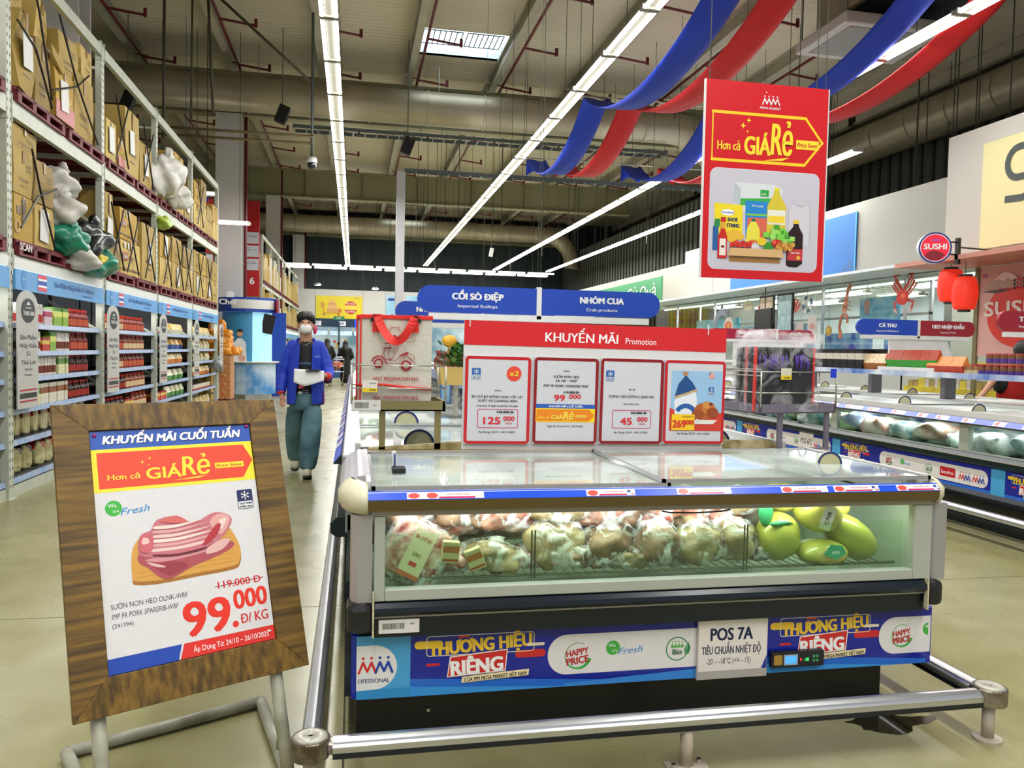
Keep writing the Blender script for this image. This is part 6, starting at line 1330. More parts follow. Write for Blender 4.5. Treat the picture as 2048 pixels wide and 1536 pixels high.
# aisle boards
RB = mat('red board', '#c0161e', .4, noise=(2, .05))
t = thing('aisle_board', 'tall red aisle board with number 6 and three white name plates', 'sign', (-3.0, 26.4, 2.95))
build(MB().box(-3.55, -2.98, 26.35, 26.42, 2.95, 5.95), 'board', t, RB)
c = Canvas((-3.55, 26.345, 2.95), (1, 0, 0), (0, 0, 1), .004); c.text('6', .35, .38, .22, '#f2f2f2', bold=.04)
for q in range(3): c.rect(.06, .82 + q * .42, .55, 1.18 + q * .42, '#dcdce4'); c.text(['Thực phẩm', 'Gia vị', 'Đồ uống'][q], .3, 1.02 + q * .42, .07, '#7a8aa8', w=.35)
c.done('board_print', t); build(MB().tube([(-3.3, 26.38, 5.95), (-3.3, 26.38, 9)], .008, 4), 'wire', t, wm)
t = thing('aisle_board', 'red aisle board left of the first far column', 'sign', (-3.7, 22, 2.95)); build(MB().box(-3.84, -3.655, 22.0, 22.06, 2.95, 5.2), 'board', t, RB); build(MB().tube([(-3.8, 22.03, 5.2), (-3.8, 22.03, 9)], .008, 4), 'wire', t, wm)
c = Canvas((-3.84, 21.995, 2.95), (1, 0, 0), (0, 0, 1), .004); c.rect(.0, .5, .18, .8, '#dcdce4'); c.done('board_print', t)
tag(build(MB().box(-4.3, -3.4, 19.8, 19.82, 4.55, 4.75, 0).box(-4.3, -3.4, 19.8, 19.82, 4.75, 4.85, 1).tube([(-3.9, 19.81, 4.85), (-3.9, 19.81, 9)], .006, 4, 1), 'hanging_bunting', None, [pm('#c01c2a'), pm('#1c3fae')]), 'red and blue bunting hanging behind the left rack', 'bunting')
# ---- promoter kiosk
KX, KY = -2.75, 22.0
t = thing('promotion_booth', 'round blue Chef sampling booth with a curved picture panel and white header', 'booth', (KX, KY, 0))
KB_ = mat('booth blue', '#1d49b4', .35, noise=(2, .08)); KP = mat('booth picture blue', '#4aa4dc', .3, noise=(1.5, .25))
def cyl(a0, a1, r, z0, z1, nm, mt, th=.03, n=14, cx=KX, cy=KY, par=t):
    m = MB(); vs = []
    for i in range(n + 1):
        a = R(a0 + (a1 - a0) * i / n)
        for rr__ in (r, r - th):
            for z in (z0, z1): vs.append((cx + rr__ * math.cos(a), cy + rr__ * math.sin(a), z))
    fs = []
    for i in range(n): o = 4 * i; fs += [(o, o + 4, o + 5, o + 1), (o + 2, o + 3, o + 7, o + 6), (o + 1, o + 5, o + 7, o + 3), (o, o + 2, o + 6, o + 4)]
    return build(m.add(vs, fs), nm, par, mt, smooth=False)
cyl(180, 360, .78, 2.25, 2.62, 'header_ring', KB_); cyl(200, 250, .79, 2.3, 2.55, 'white_header', WHITEP, .01) if False else cyl(245, 330, .79, 2.33, 2.56, 'header_plate', WHITEP, .01)
cyl(175, 285, .66, .95, 2.25, 'picture_panel', KP); cyl(285, 340, .66, .95, 2.25, 'light_panel', mat('lit blue panel', '#9fd8ee', .3, emit=.6)); cyl(180, 350, .72, .12, .95, 'counter_front', mat('counter print', '#3d86c8', .3, noise=(2, .4), dark='#c8d8e4')); build(MB().lathe([(.78, .93), (.8, .95), (.8, .97)], 24, (KX, KY, 0)), 'counter_top', t, WHITEP); build(MB().lathe([(.6, 0), (.6, .12)], 16, (KX, KY, 0)), 'foot', t, ALU)
build(MB().box(KX - .3, KX + .9, KY + .7, KY + .75, 0, 2.3), 'blue_back_wall', t, KB_); build(MB().obox((KX + .68, KY - .25, 2.42), (.03, .7, .34), Matrix.Rotation(R(20), 3, 'Z')), 'red_side_header', t, mat('booth red', '#c4343a', .4, noise=(3, .1)))
build(MB().obox((KX + .55, KY - .5, 1.95), (.3, .04, .5), Matrix.Rotation(R(12), 3, 'Y')), 'screen', t, BLACKP)
c = Canvas((KX - .62, KY - .86, 2.3), (1, 0, 0), (0, 0, 1), .003); c.text('Chef', .22, .12, .14, '#f0f0f4', w=.42, bold=.04); c.poly([(.18, .3), (.36, .3), (.38, .42), (.3, .46), (.2, .44)], '#f0f0f4'); c.done('header_print', t)
# printed promoter figure on the panel
c = Canvas((KX - .38, KY - .665, .95), (1, 0, 0), (0, 0, 1), .004); c.poly([(.1, .02), (.42, .02), (.4, .5), (.3, .62), (.2, .62), (.1, .5)], '#e4e8ee'); c.disc(.25, .73, .075, '#c89a80'); c.disc(.25, .78, .075, '#2a1c18', a0=0, a1=180); c.disc(.3, .1, .09, '#d8a890'); c.done('picture_print', t)
# snack stack
SX = -3.05; SY = 19.3
for q in range(5):
    tt = thing('carton', '%s red and tan carton in the stack under the orange snack bags' % ['bottom', 'second', 'third', 'fourth', 'top'][q], 'box', (SX, SY, .15 + q * .2)); build(MB().box(SX - .25, SX + .28, SY - .3, SY + .3, .15 + q * .2, .345 + q * .2), 'box_body', tt, mat('red tan carton', '#b0522e', .5, noise=(7, .5), dark='#c8a46a')); build(MB().box(SX - .02, SX + .04, SY - .302, SY - .3, .15 + q * .2, .345 + q * .2), 'packing_tape', tt, PAPER)
dup(pp, (SX + .3, SY - .35, 0), 0, 'red pallet on the floor under the snack carton stack', scale=(.65, .6, 1))
t = thing('carton', 'tall tan carton standing between the rack end and the snack stack', 'box', (-3.25, 18.8, .02)); build(MB().box(-3.4, -3.12, 18.6, 18.9, 0, 1.1), 'box_body', t, CB[2]); build(MB().box(-3.28, -3.22, 18.59, 18.6, 0, 1.1), 'packing_tape', t, TAPE)
OR = mat('orange snack bag', '#e89a2a', .3, noise=(6, .35), dark='#d0741a', coat=.4, bump=(12, .8)); g = random.Random(2)
for q in range(14):
    r_ = q // 4; a = q % 4; x = SX - .14 + .14 * (a % 2) * 2 + (.2 if r_ == 0 and a > 1 else 0); y = SY - .25 + .2 * (a // 2); z = 1.25 + .13 * r_
    t = thing('snack_bag', 'puffy orange snack bag in the heap on the carton stack', 'snack', (x, y, z - .08), group='orange snack bags heaped on the cartons'); build(MB().blob((x, y, z), (.16, .13, .10), q + 3, .25, 24, 16, power=.7, fold=.05), 'bag_body', t, OR, smooth=True)
for q in range(2):
    x = SX - .1 + q * .17; t = thing('snack_bag', ['left', 'right'][q] + ' tall orange snack bag with a white label on top of the heap', 'snack', (x, SY - .2, 1.7)); build(MB().blob((x, SY - .2, 1.8), (.11, .07, .17), q + 30, .1, 12, 8, power=.7), 'bag_body', t, OR, smooth=True); build(MB().box(x - .05, x + .05, SY - .285, SY - .27, 1.72, 1.86), 'white_label', t, PAPER)
# ============================================================ PEOPLE
SKIN = mat('skin', '#c49274', .5, noise=(12, .08)); HAIR = mat('black hair', '#0b0a0b', .45, noise=(60, .4), bump=(90, .8), stretch=(1, 1, .25))
JKT = mat('royal blue jacket cloth', '#1237b8', .6, noise=(5, .15), bump=(9, .7)); TEE = mat('black tee cloth', '#0a0b12', .7, noise=(9, .2)); JEAN = mat('washed teal jeans', '#648a94', .75, noise=(4, .35), dark='#38596a', bump=(7, .8)); SHOE = mat('cream sneaker', '#cfcab0', .5, noise=(20, .15)); SOLE = mat('dark sole', '#1c1c1a', .6, noise=(20, .1))
def skin_mesh(nodes, edges, name, parent, mt, sub=1):
    """nodes: list of (x,y,z,r); grows one continuous surface"""
    me = bpy.data.meshes.new(name); me.from_pydata([n[:3] for n in nodes], edges, []); o = bpy.data.objects.new(name, me); COL.objects.link(o)
    sk = o.modifiers.new('skin', 'SKIN'); sk.use_smooth_shade = True
    if not me.skin_vertices: me.skin_vertices.new() if hasattr(me.skin_vertices, 'new') else None
    for i, n in enumerate(nodes): me.skin_vertices[0].data[i].radius = (n[3], n[4] if len(n) > 4 else n[3])
    me.skin_vertices[0].data[0].use_root = True
    sb = o.modifiers.new('sub', 'SUBSURF'); sb.levels = sub; sb.render_levels = sub
    bpy.context.view_layer.update(); dg = bpy.context.evaluated_depsgraph_get()
    m2 = bpy.data.meshes.new_from_object(o.evaluated_get(dg)); bpy.data.objects.remove(o); m2.name = name
    m2.materials.clear(); m2.materials.append(mt); o2 = bpy.data.objects.new(name, m2); COL.objects.link(o2); o2.parent = parent
    for p in m2.polygons: p.use_smooth = True
    return o2
def loft(rings, name, parent, mt, n=24, seed=1, wr=.0, a0=0, a1=360, thick=0., pw=1., caps=True):
    """rings: (x,y,z,rx,ry[,tiltx]) stacked; optional open arc"""
    g = random.Random(seed); ph = [g.uniform(0, 6.3) for _ in range(8)]; closed = a1 - a0 == 360; vs = []; cnt = n if closed else n + 1; M_ = len(rings)
    for j, rg in enumerate(rings):
        x, y, z, rx, ry = rg[:5]
        for i in range(cnt):
            a = R(a0 + (a1 - a0) * i / n); k = 1 + wr * (math.sin(3 * a + ph[0] + j * .9) + .7 * math.sin(5 * a + ph[1] - j * 1.3) + .6 * math.sin(2 * j + ph[2] + a))
            ca, sa = math.cos(a), math.sin(a); ca = math.copysign(abs(ca) ** pw, ca); sa = math.copysign(abs(sa) ** pw, sa)
            vs.append((x + ca * rx * k, y + sa * ry * k, z + (rg[5] * sa if len(rg) > 5 else 0)))
    fs = []
    for j in range(M_ - 1):
        for i in range(n if closed else n):
            i2 = (i + 1) % cnt; fs.append((j * cnt + i, j * cnt + i2, (j + 1) * cnt + i2, (j + 1) * cnt + i))
    if closed and caps: fs += [tuple(range(cnt - 1, -1, -1)), tuple((M_ - 1) * cnt + i for i in range(cnt))]
    o = build(MB().add(vs, fs), name, parent, mt, smooth=True)
    if thick: md = o.modifiers.new('thick', 'SOLIDIFY'); md.thickness = thick; md.offset = -1
    sb = o.modifiers.new('sub', 'SUBSURF'); sb.levels = 1; sb.render_levels = 1
    return o
P = thing('person', 'person in blue jacket, white mask and loose teal jeans walking up the left aisle', 'person', (-.50, 8.66, 0), 0, world=False)
# body: hips, spine, neck, head, arms, legs, hands with five fingers, one surface
N_ = [(0, .02, .92, .10, .08), (0, .02, 1.08, .10, .07), (0, .02, 1.26, .13, .08), (0, .03, 1.40, .10, .08), (0, .01, 1.48, .052), (0, -.01, 1.56, .07, .08), (0, -.02, 1.63, .085, .09), (0, -.02, 1.69, .06, .07)]
E_ = [(i, i + 1) for i in range(7)]
def chain(start, pts):
    s_ = start
    for p in pts: N_.append(p); E_.append((s_, len(N_) - 1)); s_ = len(N_) - 1
    return s_
chain(0, [(-.1, .12, .78, .085), (-.13, .30, .50, .06), (-.13, .50, .14, .042), (-.13, .40, .05, .035)]); chain(0, [(.1, .0, .80, .085), (.06, -.05, .48, .06), (.03, -.04, .12, .042), (.03, -.14, .05, .035)])
rh = chain(3, [(-.15, .03, 1.39, .045), (-.25, .05, 1.14, .042), (-.245, -.02, .92, .03), (-.235, -.04, .86, .028, .02)])
for k, (dx, dy, L1) in enumerate(((-.022, .012, .05), (-.008, -.002, .06), (.006, -.01, .058), (.018, -.016, .045))): chain(rh, [(-.235 + dx, -.045 + dy, .815, .0095), (-.232 + dx, -.06 + dy, .815 - L1 * .6, .0085), (-.225 + dx, -.07 + dy, .815 - L1, .0075)])
chain(rh, [(-.208, -.06, .845, .011), (-.2, -.075, .81, .009)])
lh = chain(3, [(.15, .03, 1.39, .045), (.235, .02, 1.16, .042), (.22, -.16, 1.09, .03), (.19, -.22, 1.10, .026, .02)])
for k, (dx, dz) in enumerate(((-.01, .025), (-.016, .01), (-.014, -.006), (-.006, -.022))): chain(lh, [(.165 + dx, -.245, 1.10 + dz, .0095), (.14 + dx, -.255, 1.10 + dz, .0085), (.12 + dx, -.245, 1.10 + dz, .0075)])
chain(lh, [(.175, -.24, 1.135, .011), (.15, -.25, 1.14, .009)])
skin_mesh(N_, E_, 'body', P, SKIN)
# head surface: face, nose, ears
hd = MB().blob((0, -.025, 1.62), (.078, .095, .115), amp=0, nu=24, nv=16)
vs = []
for x, y, z in hd.v:
    dz = (1.62 - z) / .115
    if dz > 0: x *= 1 - .28 * dz ** 1.5; y -= .008 * dz * (1 if y < 0 else 0)
    if y < -.09 and abs(x) < .022 and -.02 < z - 1.60 < .03: y -= .02 * (1 - abs(x) / .022)
    vs.append((x, y, z))
hd.v = vs; hd.blob((-.079, -.015, 1.615), (.012, .02, .032), amp=0, nu=8, nv=6).blob((.079, -.015, 1.615), (.012, .02, .032), amp=0, nu=8, nv=6)
build(hd, 'head', P, SKIN, smooth=True)
EW = mat('eye white', '#d8d4cc', .3, noise=(9, .02)); m = MB()
for s_ in (-1, 1): m.blob((s_ * .031, -.106, 1.628), (.015, .008, .007), amp=0, nu=10, nv=6)
build(m, 'eyes', P, EW, smooth=True); m = MB()
for s_ in (-1, 1): m.blob((s_ * .031, -.112, 1.627), (.006, .004, .006), amp=0, nu=8, nv=5).tube([(s_ * .014, -.113, 1.644), (s_ * .032, -.115, 1.652), (s_ * .05, -.1, 1.648)], .004, 5)
build(m, 'irises_and_brows', P, HAIR, smooth=True)
# mask
build(MB().blob((0, -.080, 1.583), (.062, .064, .056), amp=0, nu=20, nv=12, power=.85), 'face_mask', P, mat('white mask', '#e4e2e0', .6, noise=(9, .03)), smooth=True)
build(MB().tube([(-.06, -.075, 1.59), (-.078, -.02, 1.615)], .002, 4).tube([(.06, -.075, 1.59), (.078, -.02, 1.615)], .002, 4), 'mask_loops', P, PAPER)
# hair: crown, sides, fringe locks
hm = MB().blob((0, .0, 1.682), (.100, .110, .092), 4, .07, 36, 22, fold=.03); g = random.Random(11)
for q in range(26):
    a = -1.25 + 2.5 * q / 25; x = .085 * math.sin(a); y = -.02 - .085 * math.cos(a)
    hm.tube([(x * .6, y * .6, 1.725), (x * 1.0, y * 1.04, 1.715), (x * 1.08 + g.uniform(-.01, .01), y * 1.08 - .004, 1.675 + g.random() * .035 - .012 * abs(x) * 25)], [.013, .013, .002], 6)
for q in range(0): a = q * .45; hm.tube([(.03 * math.cos(a), .03 * math.sin(a), 1.75), (.075 * math.cos(a), .08 * math.sin(a), 1.752), (.10 * math.cos(a), .11 * math.sin(a), 1.70 - .03 * g.random())], [.010, .014, .006], 6)
build(hm, 'hair', P, HAIR, smooth=True)
build(MB().blob((0, .045, 1.62), (.08, .055, .085), 6, .06, 14, 10), 'back_hair', P, HAIR, smooth=True)
# clothes
loft([(0, .02, .84, .148, .125), (0, .02, 1.0, .148, .122), (0, .02, 1.2, .155, .118), (0, .02, 1.36, .155, .10), (0, .02, 1.43, .09, .07), (0, .01, 1.46, .06, .058)], 'tee_shirt', P, TEE, wr=.012)
loft([(0, .03, .775, .195, .15), (0, .03, .82, .20, .155), (0, .03, .95, .19, .15), (0, .03, 1.1, .185, .14), (0, .03, 1.25, .185, .135), (0, .03, 1.36, .175, .12), (0, .03, 1.42, .145, .10), (0, .03, 1.455, .09, .085)], 'jacket_body', P, JKT, n=30, wr=.016, a0=-48, a1=228, thick=.012, pw=.85)
loft([(0, .02, 1.44, .092, .088), (0, .01, 1.475, .1, .095), (0, .0, 1.49, .085, .09)], 'jacket_collar', P, JKT, n=20, a0=-40, a1=220, thick=.01)
# front flaps of the open jacket
for s_ in (-1, 1):
    vs = []; nz = 9
    for j in range(nz + 1):
        z = .785 + (1.43 - .785) * j / nz; k = j / nz
        xi = s_ * (.082 - .012 * math.sin(3 * k + s_) - .02 * k); xo = s_ * (.19 - .02 * k - .07 * max(0, k - .8) * 5)
        for i in range(5): t_ = i / 4; vs.append((xi + (xo - xi) * t_, -.125 - .02 * (1 - t_) + .10 * t_ ** 2 + .008 * math.sin(9 * k + 4 * t_ + s_) + .03 * k, z))
    fs = [(j * 5 + i, j * 5 + i + 1, (j + 1) * 5 + i + 1, (j + 1) * 5 + i) for j in range(nz) for i in range(4)]
    o = build(MB().add(vs, fs), 'jacket_front', P, JKT, smooth=True); md = o.modifiers.new('s', 'SOLIDIFY'); md.thickness = .01; o.modifiers.new('sub', 'SUBSURF').levels = 1
def sleeve(pts, nm='jacket_sleeve'):
    out = []; rs = []; g = random.Random(5)
    for i in range(len(pts) - 1):
        for q in range(5): t_ = q / 5; a, b_ = pts[i], pts[i + 1]; out.append(tuple(a[k] + (b_[k] - a[k]) * t_ for k in range(3))); rs.append((a[3] + (b_[3] - a[3]) * t_) * (1 + .07 * math.sin(q * 2.4 + i)))
    out.append(pts[-1][:3]); rs.append(pts[-1][3]); o = build(MB().tube(out, rs, 14), nm, P, JKT, smooth=True); return o
sleeve([(-.06, .03, 1.425, .05), (-.135, .03, 1.40, .065), (-.19, .04, 1.28, .07), (-.235, .045, 1.1, .068), (-.25, -.01, .95, .058), (-.245, -.03, .905, .044)])
sleeve([(.06, .03, 1.425, .05), (.135, .03, 1.40, .065), (.185, .03, 1.28, .07), (.225, .0, 1.15, .07), (.235, -.08, 1.09, .062), (.22, -.17, 1.085, .044)])
build(MB().tube([(-.25, -.03, .915), (-.246, -.034, .895)], .044, 14).tube([(.235, -.15, 1.085), (.222, -.178, 1.086)], .044, 14), 'red_cuffs', P, mat('red cuff', '#c8202a', .6, noise=(20, .1)), smooth=True)
build(MB().box(.186, .192, -.05, -.03, .79, .92), 'red_side_stripe', P, mat('red cuff', '#c8202a', .6))
c = Canvas((.10, -.148, 1.27), (1, 0, 0), (0, 0, 1), .001); mm_logo(c, 0, .01, .03, '#7fa0e8', '#7fa0e8'); c.done('chest_logo', P)
c = Canvas((-.11, -.118, .9), (1, 0, 0), (0, .02, 1), .001); c.text('Sunday', .1, .31, .03, '#5f86b8', w=.15, bold=.0, shear=.2)
c.poly([(.03, .19), (.05, .23), (.1, .245), (.15, .235), (.17, .2), (.12, .17), (.06, .165)], '#6fb0c8'); c.poly([(.04, .07), (.06, .11), (.11, .12), (.12, .09), (.09, .06), (.05, .05)], '#d0506a'); c.disc(.06, .01, .022, '#d8d8d8', ry=.014); c.text('no worry', .12, .03, .012, '#c8c8c8', w=.06); c.text('be happy', .12, .01, .012, '#c8c8c8', w=.06)
c.done('shirt_print', P)
build(MB().tube([(-.055, -.045, 1.47), (-.04, -.085, 1.43), (0, -.1, 1.405), (.04, -.085, 1.43), (.055, -.045, 1.47)], .0025, 5), 'necklace', P, CHROME, smooth=True)
# trousers, wide legs
loft([(0, .02, .93, .14, .12), (0, .02, .86, .15, .125), (0, .03, .78, .16, .135), (0, .04, .70, .155, .13)], 'trouser_hips', P, JEAN, wr=.01)
loft([(-.08, .06, .80, .088, .12), (-.105, .12, .66, .105, .115), (-.13, .25, .46, .10, .11), (-.13, .40, .26, .10, .115), (-.13, .46, .15, .085, .10), (-.13, .47, .11, .07, .085)][::-1], 'trouser_leg', P, JEAN, wr=.03, seed=3)
loft([(.08, .0, .80, .088, .12), (.075, -.03, .66, .105, .115), (.055, -.055, .46, .108, .11), (.04, -.05, .26, .106, .115), (.033, -.045, .12, .092, .105), (.033, -.045, .085, .07, .09)][::-1], 'trouser_leg', P, JEAN, wr=.03, seed=6)
build(MB().box(-.20, -.18, .1, .17, .58, .74), 'side_pocket', P, JEAN, bevel=.008)
def shoe(x, y, z, toe, pitch):
    rm = Matrix.Rotation(pitch, 3, 'X'); m = MB()
    m.blob((0, -.05, .06), (.046, .075, .045), 3, .04, 16, 9, 0, power=.8).blob((0, .055, .07), (.042, .06, .055), 4, .04, 14, 9, 0).blob((0, 0, .02), (.05, .135, .02), amp=0, nu=18, nv=6, m=1, power=.7)
    for q in range(4): m.bar((-.022, -.03 - .018 * q + .03, .105 - .004 * q), (.022, -.03 - .018 * q + .03, .105 - .004 * q), .006, .004, 2)
    m.v = [tuple(Vector((x, y, z)) + rm @ Vector(p)) for p in m.v]
    return build(m, 'sneaker', P, [SHOE, SOLE, PAPER], smooth=True)
shoe(.03, -.09, 0, 1, R(-6)); shoe(-.13, .46, .035, 1, R(14))
# papers and phone
vs = []
for j in range(7):
    for i in range(9):
        u, v = i / 8, j / 6; x = -.10 + .30 * u; vs.append((x, -.275 + .03 * math.sin(2.2 * u) - .05 * v, 1.165 - .02 * u - .17 * v + .10 * v * abs(u - .35) ** 1.2 * 1.2 + .0 * u))
fs = [(j * 9 + i, j * 9 + i + 1, (j + 1) * 9 + i + 1, (j + 1) * 9 + i) for j in range(6) for i in range(8)]
t = thing('paper_sheets', 'curled white paper sheets held by the person in the blue jacket', 'paper', (-.50, 8.66, 1.1), world=False)
o = build(MB().add([(x, y, z - 1.1) for x, y, z in vs], fs), 'sheet', t, PAPER, smooth=True); o.modifiers.new('s', 'SOLIDIFY').thickness = .003
t = thing('mobile_phone', 'black phone lying on the paper sheets in the hand', 'phone', (-.50, 8.66, 1.1), world=False); build(MB().obox((.09, -.27, .055), (.15, .07, .009), Matrix.Rotation(R(-6), 3, 'Y')), 'phone_body', t, BLACKP, bevel=.003)
# two dark figures far away
def far_person(x, y, h, lab, sd, bag):
    t = thing('person', lab, 'person', (x, y, 0), 0, world=False); BK = mat('black robe cloth', '#08090d', .7, noise=(4, .3), bump=(6, .8)); k = h / 1.65
    nn = [(0, 0, .85 * k, .12, .09), (0, 0, 1.1 * k, .12, .09), (0, 0, 1.3 * k, .13, .09), (0, 0, 1.42 * k, .05), (0, 0, 1.54 * k, .08, .09)]; ee = [(0, 1), (1, 2), (2, 3), (3, 4)]
    def ch(s_, ps):
        for p in ps: nn.append(p); ee.append((s_, len(nn) - 1)); s_ = len(nn) - 1
        return s_
    for s_ in (-1, 1):
        ch(0, [(.09 * s_, .0, .45 * k, .06), (.09 * s_, 0, .08, .04), (.09 * s_, -.1, .04, .03)])
        hnd = ch(2, [(.17 * s_, 0, 1.3 * k, .05), (.22 * s_, .03, 1.05 * k, .04), (.17 * s_, .2, .98 * k, .03), (.15 * s_, .26, .98 * k, .025)])
        for q in range(4): ch(hnd, [(.15 * s_ + (q - 1.5) * .015, .3, .975 * k, .009), (.15 * s_ + (q - 1.5) * .015, .33, .96 * k, .008)])
        ch(hnd, [(.12 * s_, .28, .99 * k, .01)])
    skin_mesh(nn, ee, 'body', t, SKIN)
    loft([(0, 0, .06, .19, .15), (0, 0, .35, .17, .14), (0, 0, .8, .18, .14), (0, 0, 1.05 * k, .19, .14), (0, 0, 1.28 * k, .2, .13), (0, 0, 1.40 * k, .11, .09)], 'robe', t, BK, wr=.03, seed=sd)
    for s_ in (-1, 1): build(MB().tube([(.05 * s_, 0, 1.39 * k), (.15 * s_, 0, 1.32 * k), (.23 * s_, .02, 1.05 * k), (.17 * s_, .2, .98 * k)], [.06, .085, .085, .06], 12), 'sleeve', t, BK, smooth=True)
    build(MB().blob((0, -.01, 1.54 * k), (.1, .11, .125), sd, .05, 16, 10).tube([(0, -.03, 1.5 * k), (0, -.08, 1.3 * k), (0, -.09, 1.1 * k)], [.1, .13, .1], 12), 'long_black_hair', t, HAIR, smooth=True)
    build(MB().blob((-.09, .06, .04), (.05, .12, .04), amp=0, nu=10, nv=6).blob((.09, .06, .04), (.05, .12, .04), amp=0, nu=10, nv=6), 'shoes', t, mat('white shoe', '#d0ccc4', .5, noise=(9, .05)), smooth=True)
far_person(-.93, 28.9, 1.68, 'left of the two distant figures in black, with a trolley', 3, 1); far_person(-.30, 29.4, 1.62, 'right of the two distant figures in black with long black hair', 5, 0)
t = thing('shopping_cart', 'distant shopping trolley between the two figures in black', 'cart', (-.62, 29.3, 0)); m = MB()
for z in (.5, .7, .95): m.tube([(-.85, 29.1, z), (-.35, 29.1, z), (-.35, 29.8, z), (-.85, 29.8, z), (-.85, 29.1, z)], .012, 5)
for x in (-.85, -.6, -.35): m.tube([(x, 29.1, .45), (x, 29.1, .95)], .01, 4)
build(m, 'basket', t, ALU); build(MB().tube([(-.85, 29.1, .95), (-.9, 28.95, 1.02), (-.4, 28.95, 1.02)], .02, 6).tube([(-.8, 29.1, .1), (-.85, 29.1, .5)], .012, 5).tube([(-.4, 29.1, .1), (-.35, 29.1, .5)], .012, 5), 'frame', t, ALU)
for x in (-.8, -.4): build(MB().tube([(x - .02, 29.1, .07), (x + .02, 29.1, .07)], .07, 12), 'wheel', t, BLACKP)
build(MB().blob((-.6, 29.3, .72), (.2, .25, .16), 3, .2, 10, 8), 'red_goods', t, mat('red goods', '#b03a3a', .5, noise=(9, .5), dark='#d8a070'), smooth=True)
# bending shopper in red behind the right freezer island
t = thing('person', 'partly hidden person in red reaching down behind the right freezer island', 'person', (7.75, 8.1, 0), 0, world=False)
nn = [(0, 0, .9, .13, .1), (0, 0, 1.12, .14, .1), (-.02, -.05, 1.32, .15, .1), (-.05, -.15, 1.42, .06), (-.07, -.22, 1.5, .08)]; ee = [(0, 1), (1, 2), (2, 3), (3, 4)]
def ch(s_, ps):
    for p in ps: nn.append(p); ee.append((s_, len(nn) - 1)); s_ = len(nn) - 1
    return s_
for s_ in (-1, 1): ch(0, [(.1 * s_, 0, .48, .06), (.1 * s_, 0, .08, .04), (.1 * s_, -.1, .04, .03)])
ch(2, [(.2, -.02, 1.3, .05), (.25, 0, 1.1, .04), (.24, -.05, .92, .03)])
hnd = ch(2, [(-.19, -.04, 1.3, .05), (-.32, -.05, 1.16, .04), (-.46, -.06, 1.0, .03), (-.5, -.06, .97, .027)])
for q in range(4): ch(hnd, [(-.53, -.075 + q * .013, .95, .009), (-.55, -.075 + q * .013, .93, .008)])
ch(hnd, [(-.51, -.09, .955, .01)])
skin_mesh(nn, ee, 'body', t, SKIN)
loft([(0, 0, .86, .2, .14), (0, 0, 1.05, .205, .14), (-.01, -.03, 1.25, .2, .135), (-.03, -.08, 1.38, .12, .1)], 'red_vest', t, mat('red vest cloth', '#c0221c', .7, noise=(5, .15), bump=(7, .4)), wr=.015)
loft([(0, 0, .1, .15, .1), (0, 0, .5, .17, .12), (0, 0, .88, .19, .13)], 'dark_trousers', t, TEE, wr=.02)
build(MB().blob((-.2, -.02, 1.13), (.06, .1, .13), 3, .1, 10, 8), 'dark_sleeve_bag', t, TEE, smooth=True); build(MB().blob((-.07, -.2, 1.53), (.1, .11, .11), 3, .06, 12, 8), 'hair', t, HAIR, smooth=True)
# ============================================================ LONG FREEZER ISLANDS
def prints_band(c, L, h, start=0.):
    """repeating shop-brand band of length L, height h"""
    c.rect(0, 0, L, h, '#10239a'); c.rect(0, 0, L, h * .16, '#2a6fd6'); x = start
    while x < L:
        if x + .6 < L and x > 0: rieng(c, x + .06, h * .25, h * .62)
        a, b_ = x + .62, min(x + 1.95, L)
        if b_ - a > .6:
            c.rr(a, h * .2, b_, h * .86, h * .3, '#eeeaea', n=5); 
            if a + .1 < L: happy(c, a + .14, h * .52, h * .2)
            if a + .4 < L: we_fresh(c, a + .32, h * .58, h * .12)
            if a + .6 < L: bio(c, a + .66, h * .52, h * .18)
            if a + 1. < L: c.rr(a + .8, h * .35, a + .98, h * .72, .01, '#c8202a'); c.text('besko', a + .89, h * .46, h * .14, '#ffffff', w=.14)
            if a + 1.3 < L: mm_logo(c, a + 1.02, h * .36, h * .32); 
            if a + 1.2 < L - .12: mm_logo(c, a + 1.17, h * .36, h * .32)
        if a + 1.4 < L: c.rect(a + 1.36, 0, a + 1.5, h, '#4aa8e0')
        x += 2.13
LBM = [mat('lid goods ' + h, h, .4, noise=(7, .55), dark=d, bump=(12, .6)) for h, d in (('#c6c9c2', '#6a8f98'), ('#3f7f88', '#d4d8d2'), ('#3a5f9c', '#c8ccd0'), ('#b8b48e', '#d8d8d0'), ('#5fa84a', '#d8d8c0'), ('#c8806a', '#d8d4c8'), ('#d6d6d2', '#a8b0ae'))]
def handle(parent, x, y, z, r, ang=0):
    """upright half-round grip with a navy rim"""
    d = Vector((math.cos(ang), math.sin(ang), 0)); nn = Vector((-d.y, d.x, 0)) * .012; p = Vector((x, y, z)); a = [(r * math.cos(R(180 * i / 14)), r * math.sin(R(180 * i / 14))) for i in range(15)]
    h = build(MB().prism(a, p, d, (0, 0, 1), nn), 'lid_handle', parent, mat('handle cream', '#b8b48e', .4))
    k = Canvas(p - nn * .05, d, (0, 0, 1), .001); k.arc(0, 0, r * .93, r * .16, 0, 180, '#1a2a66', n=14); k.done('handle_rim', h)
handle(FZ, 1.95, 2.95, .954, .05, R(-12))
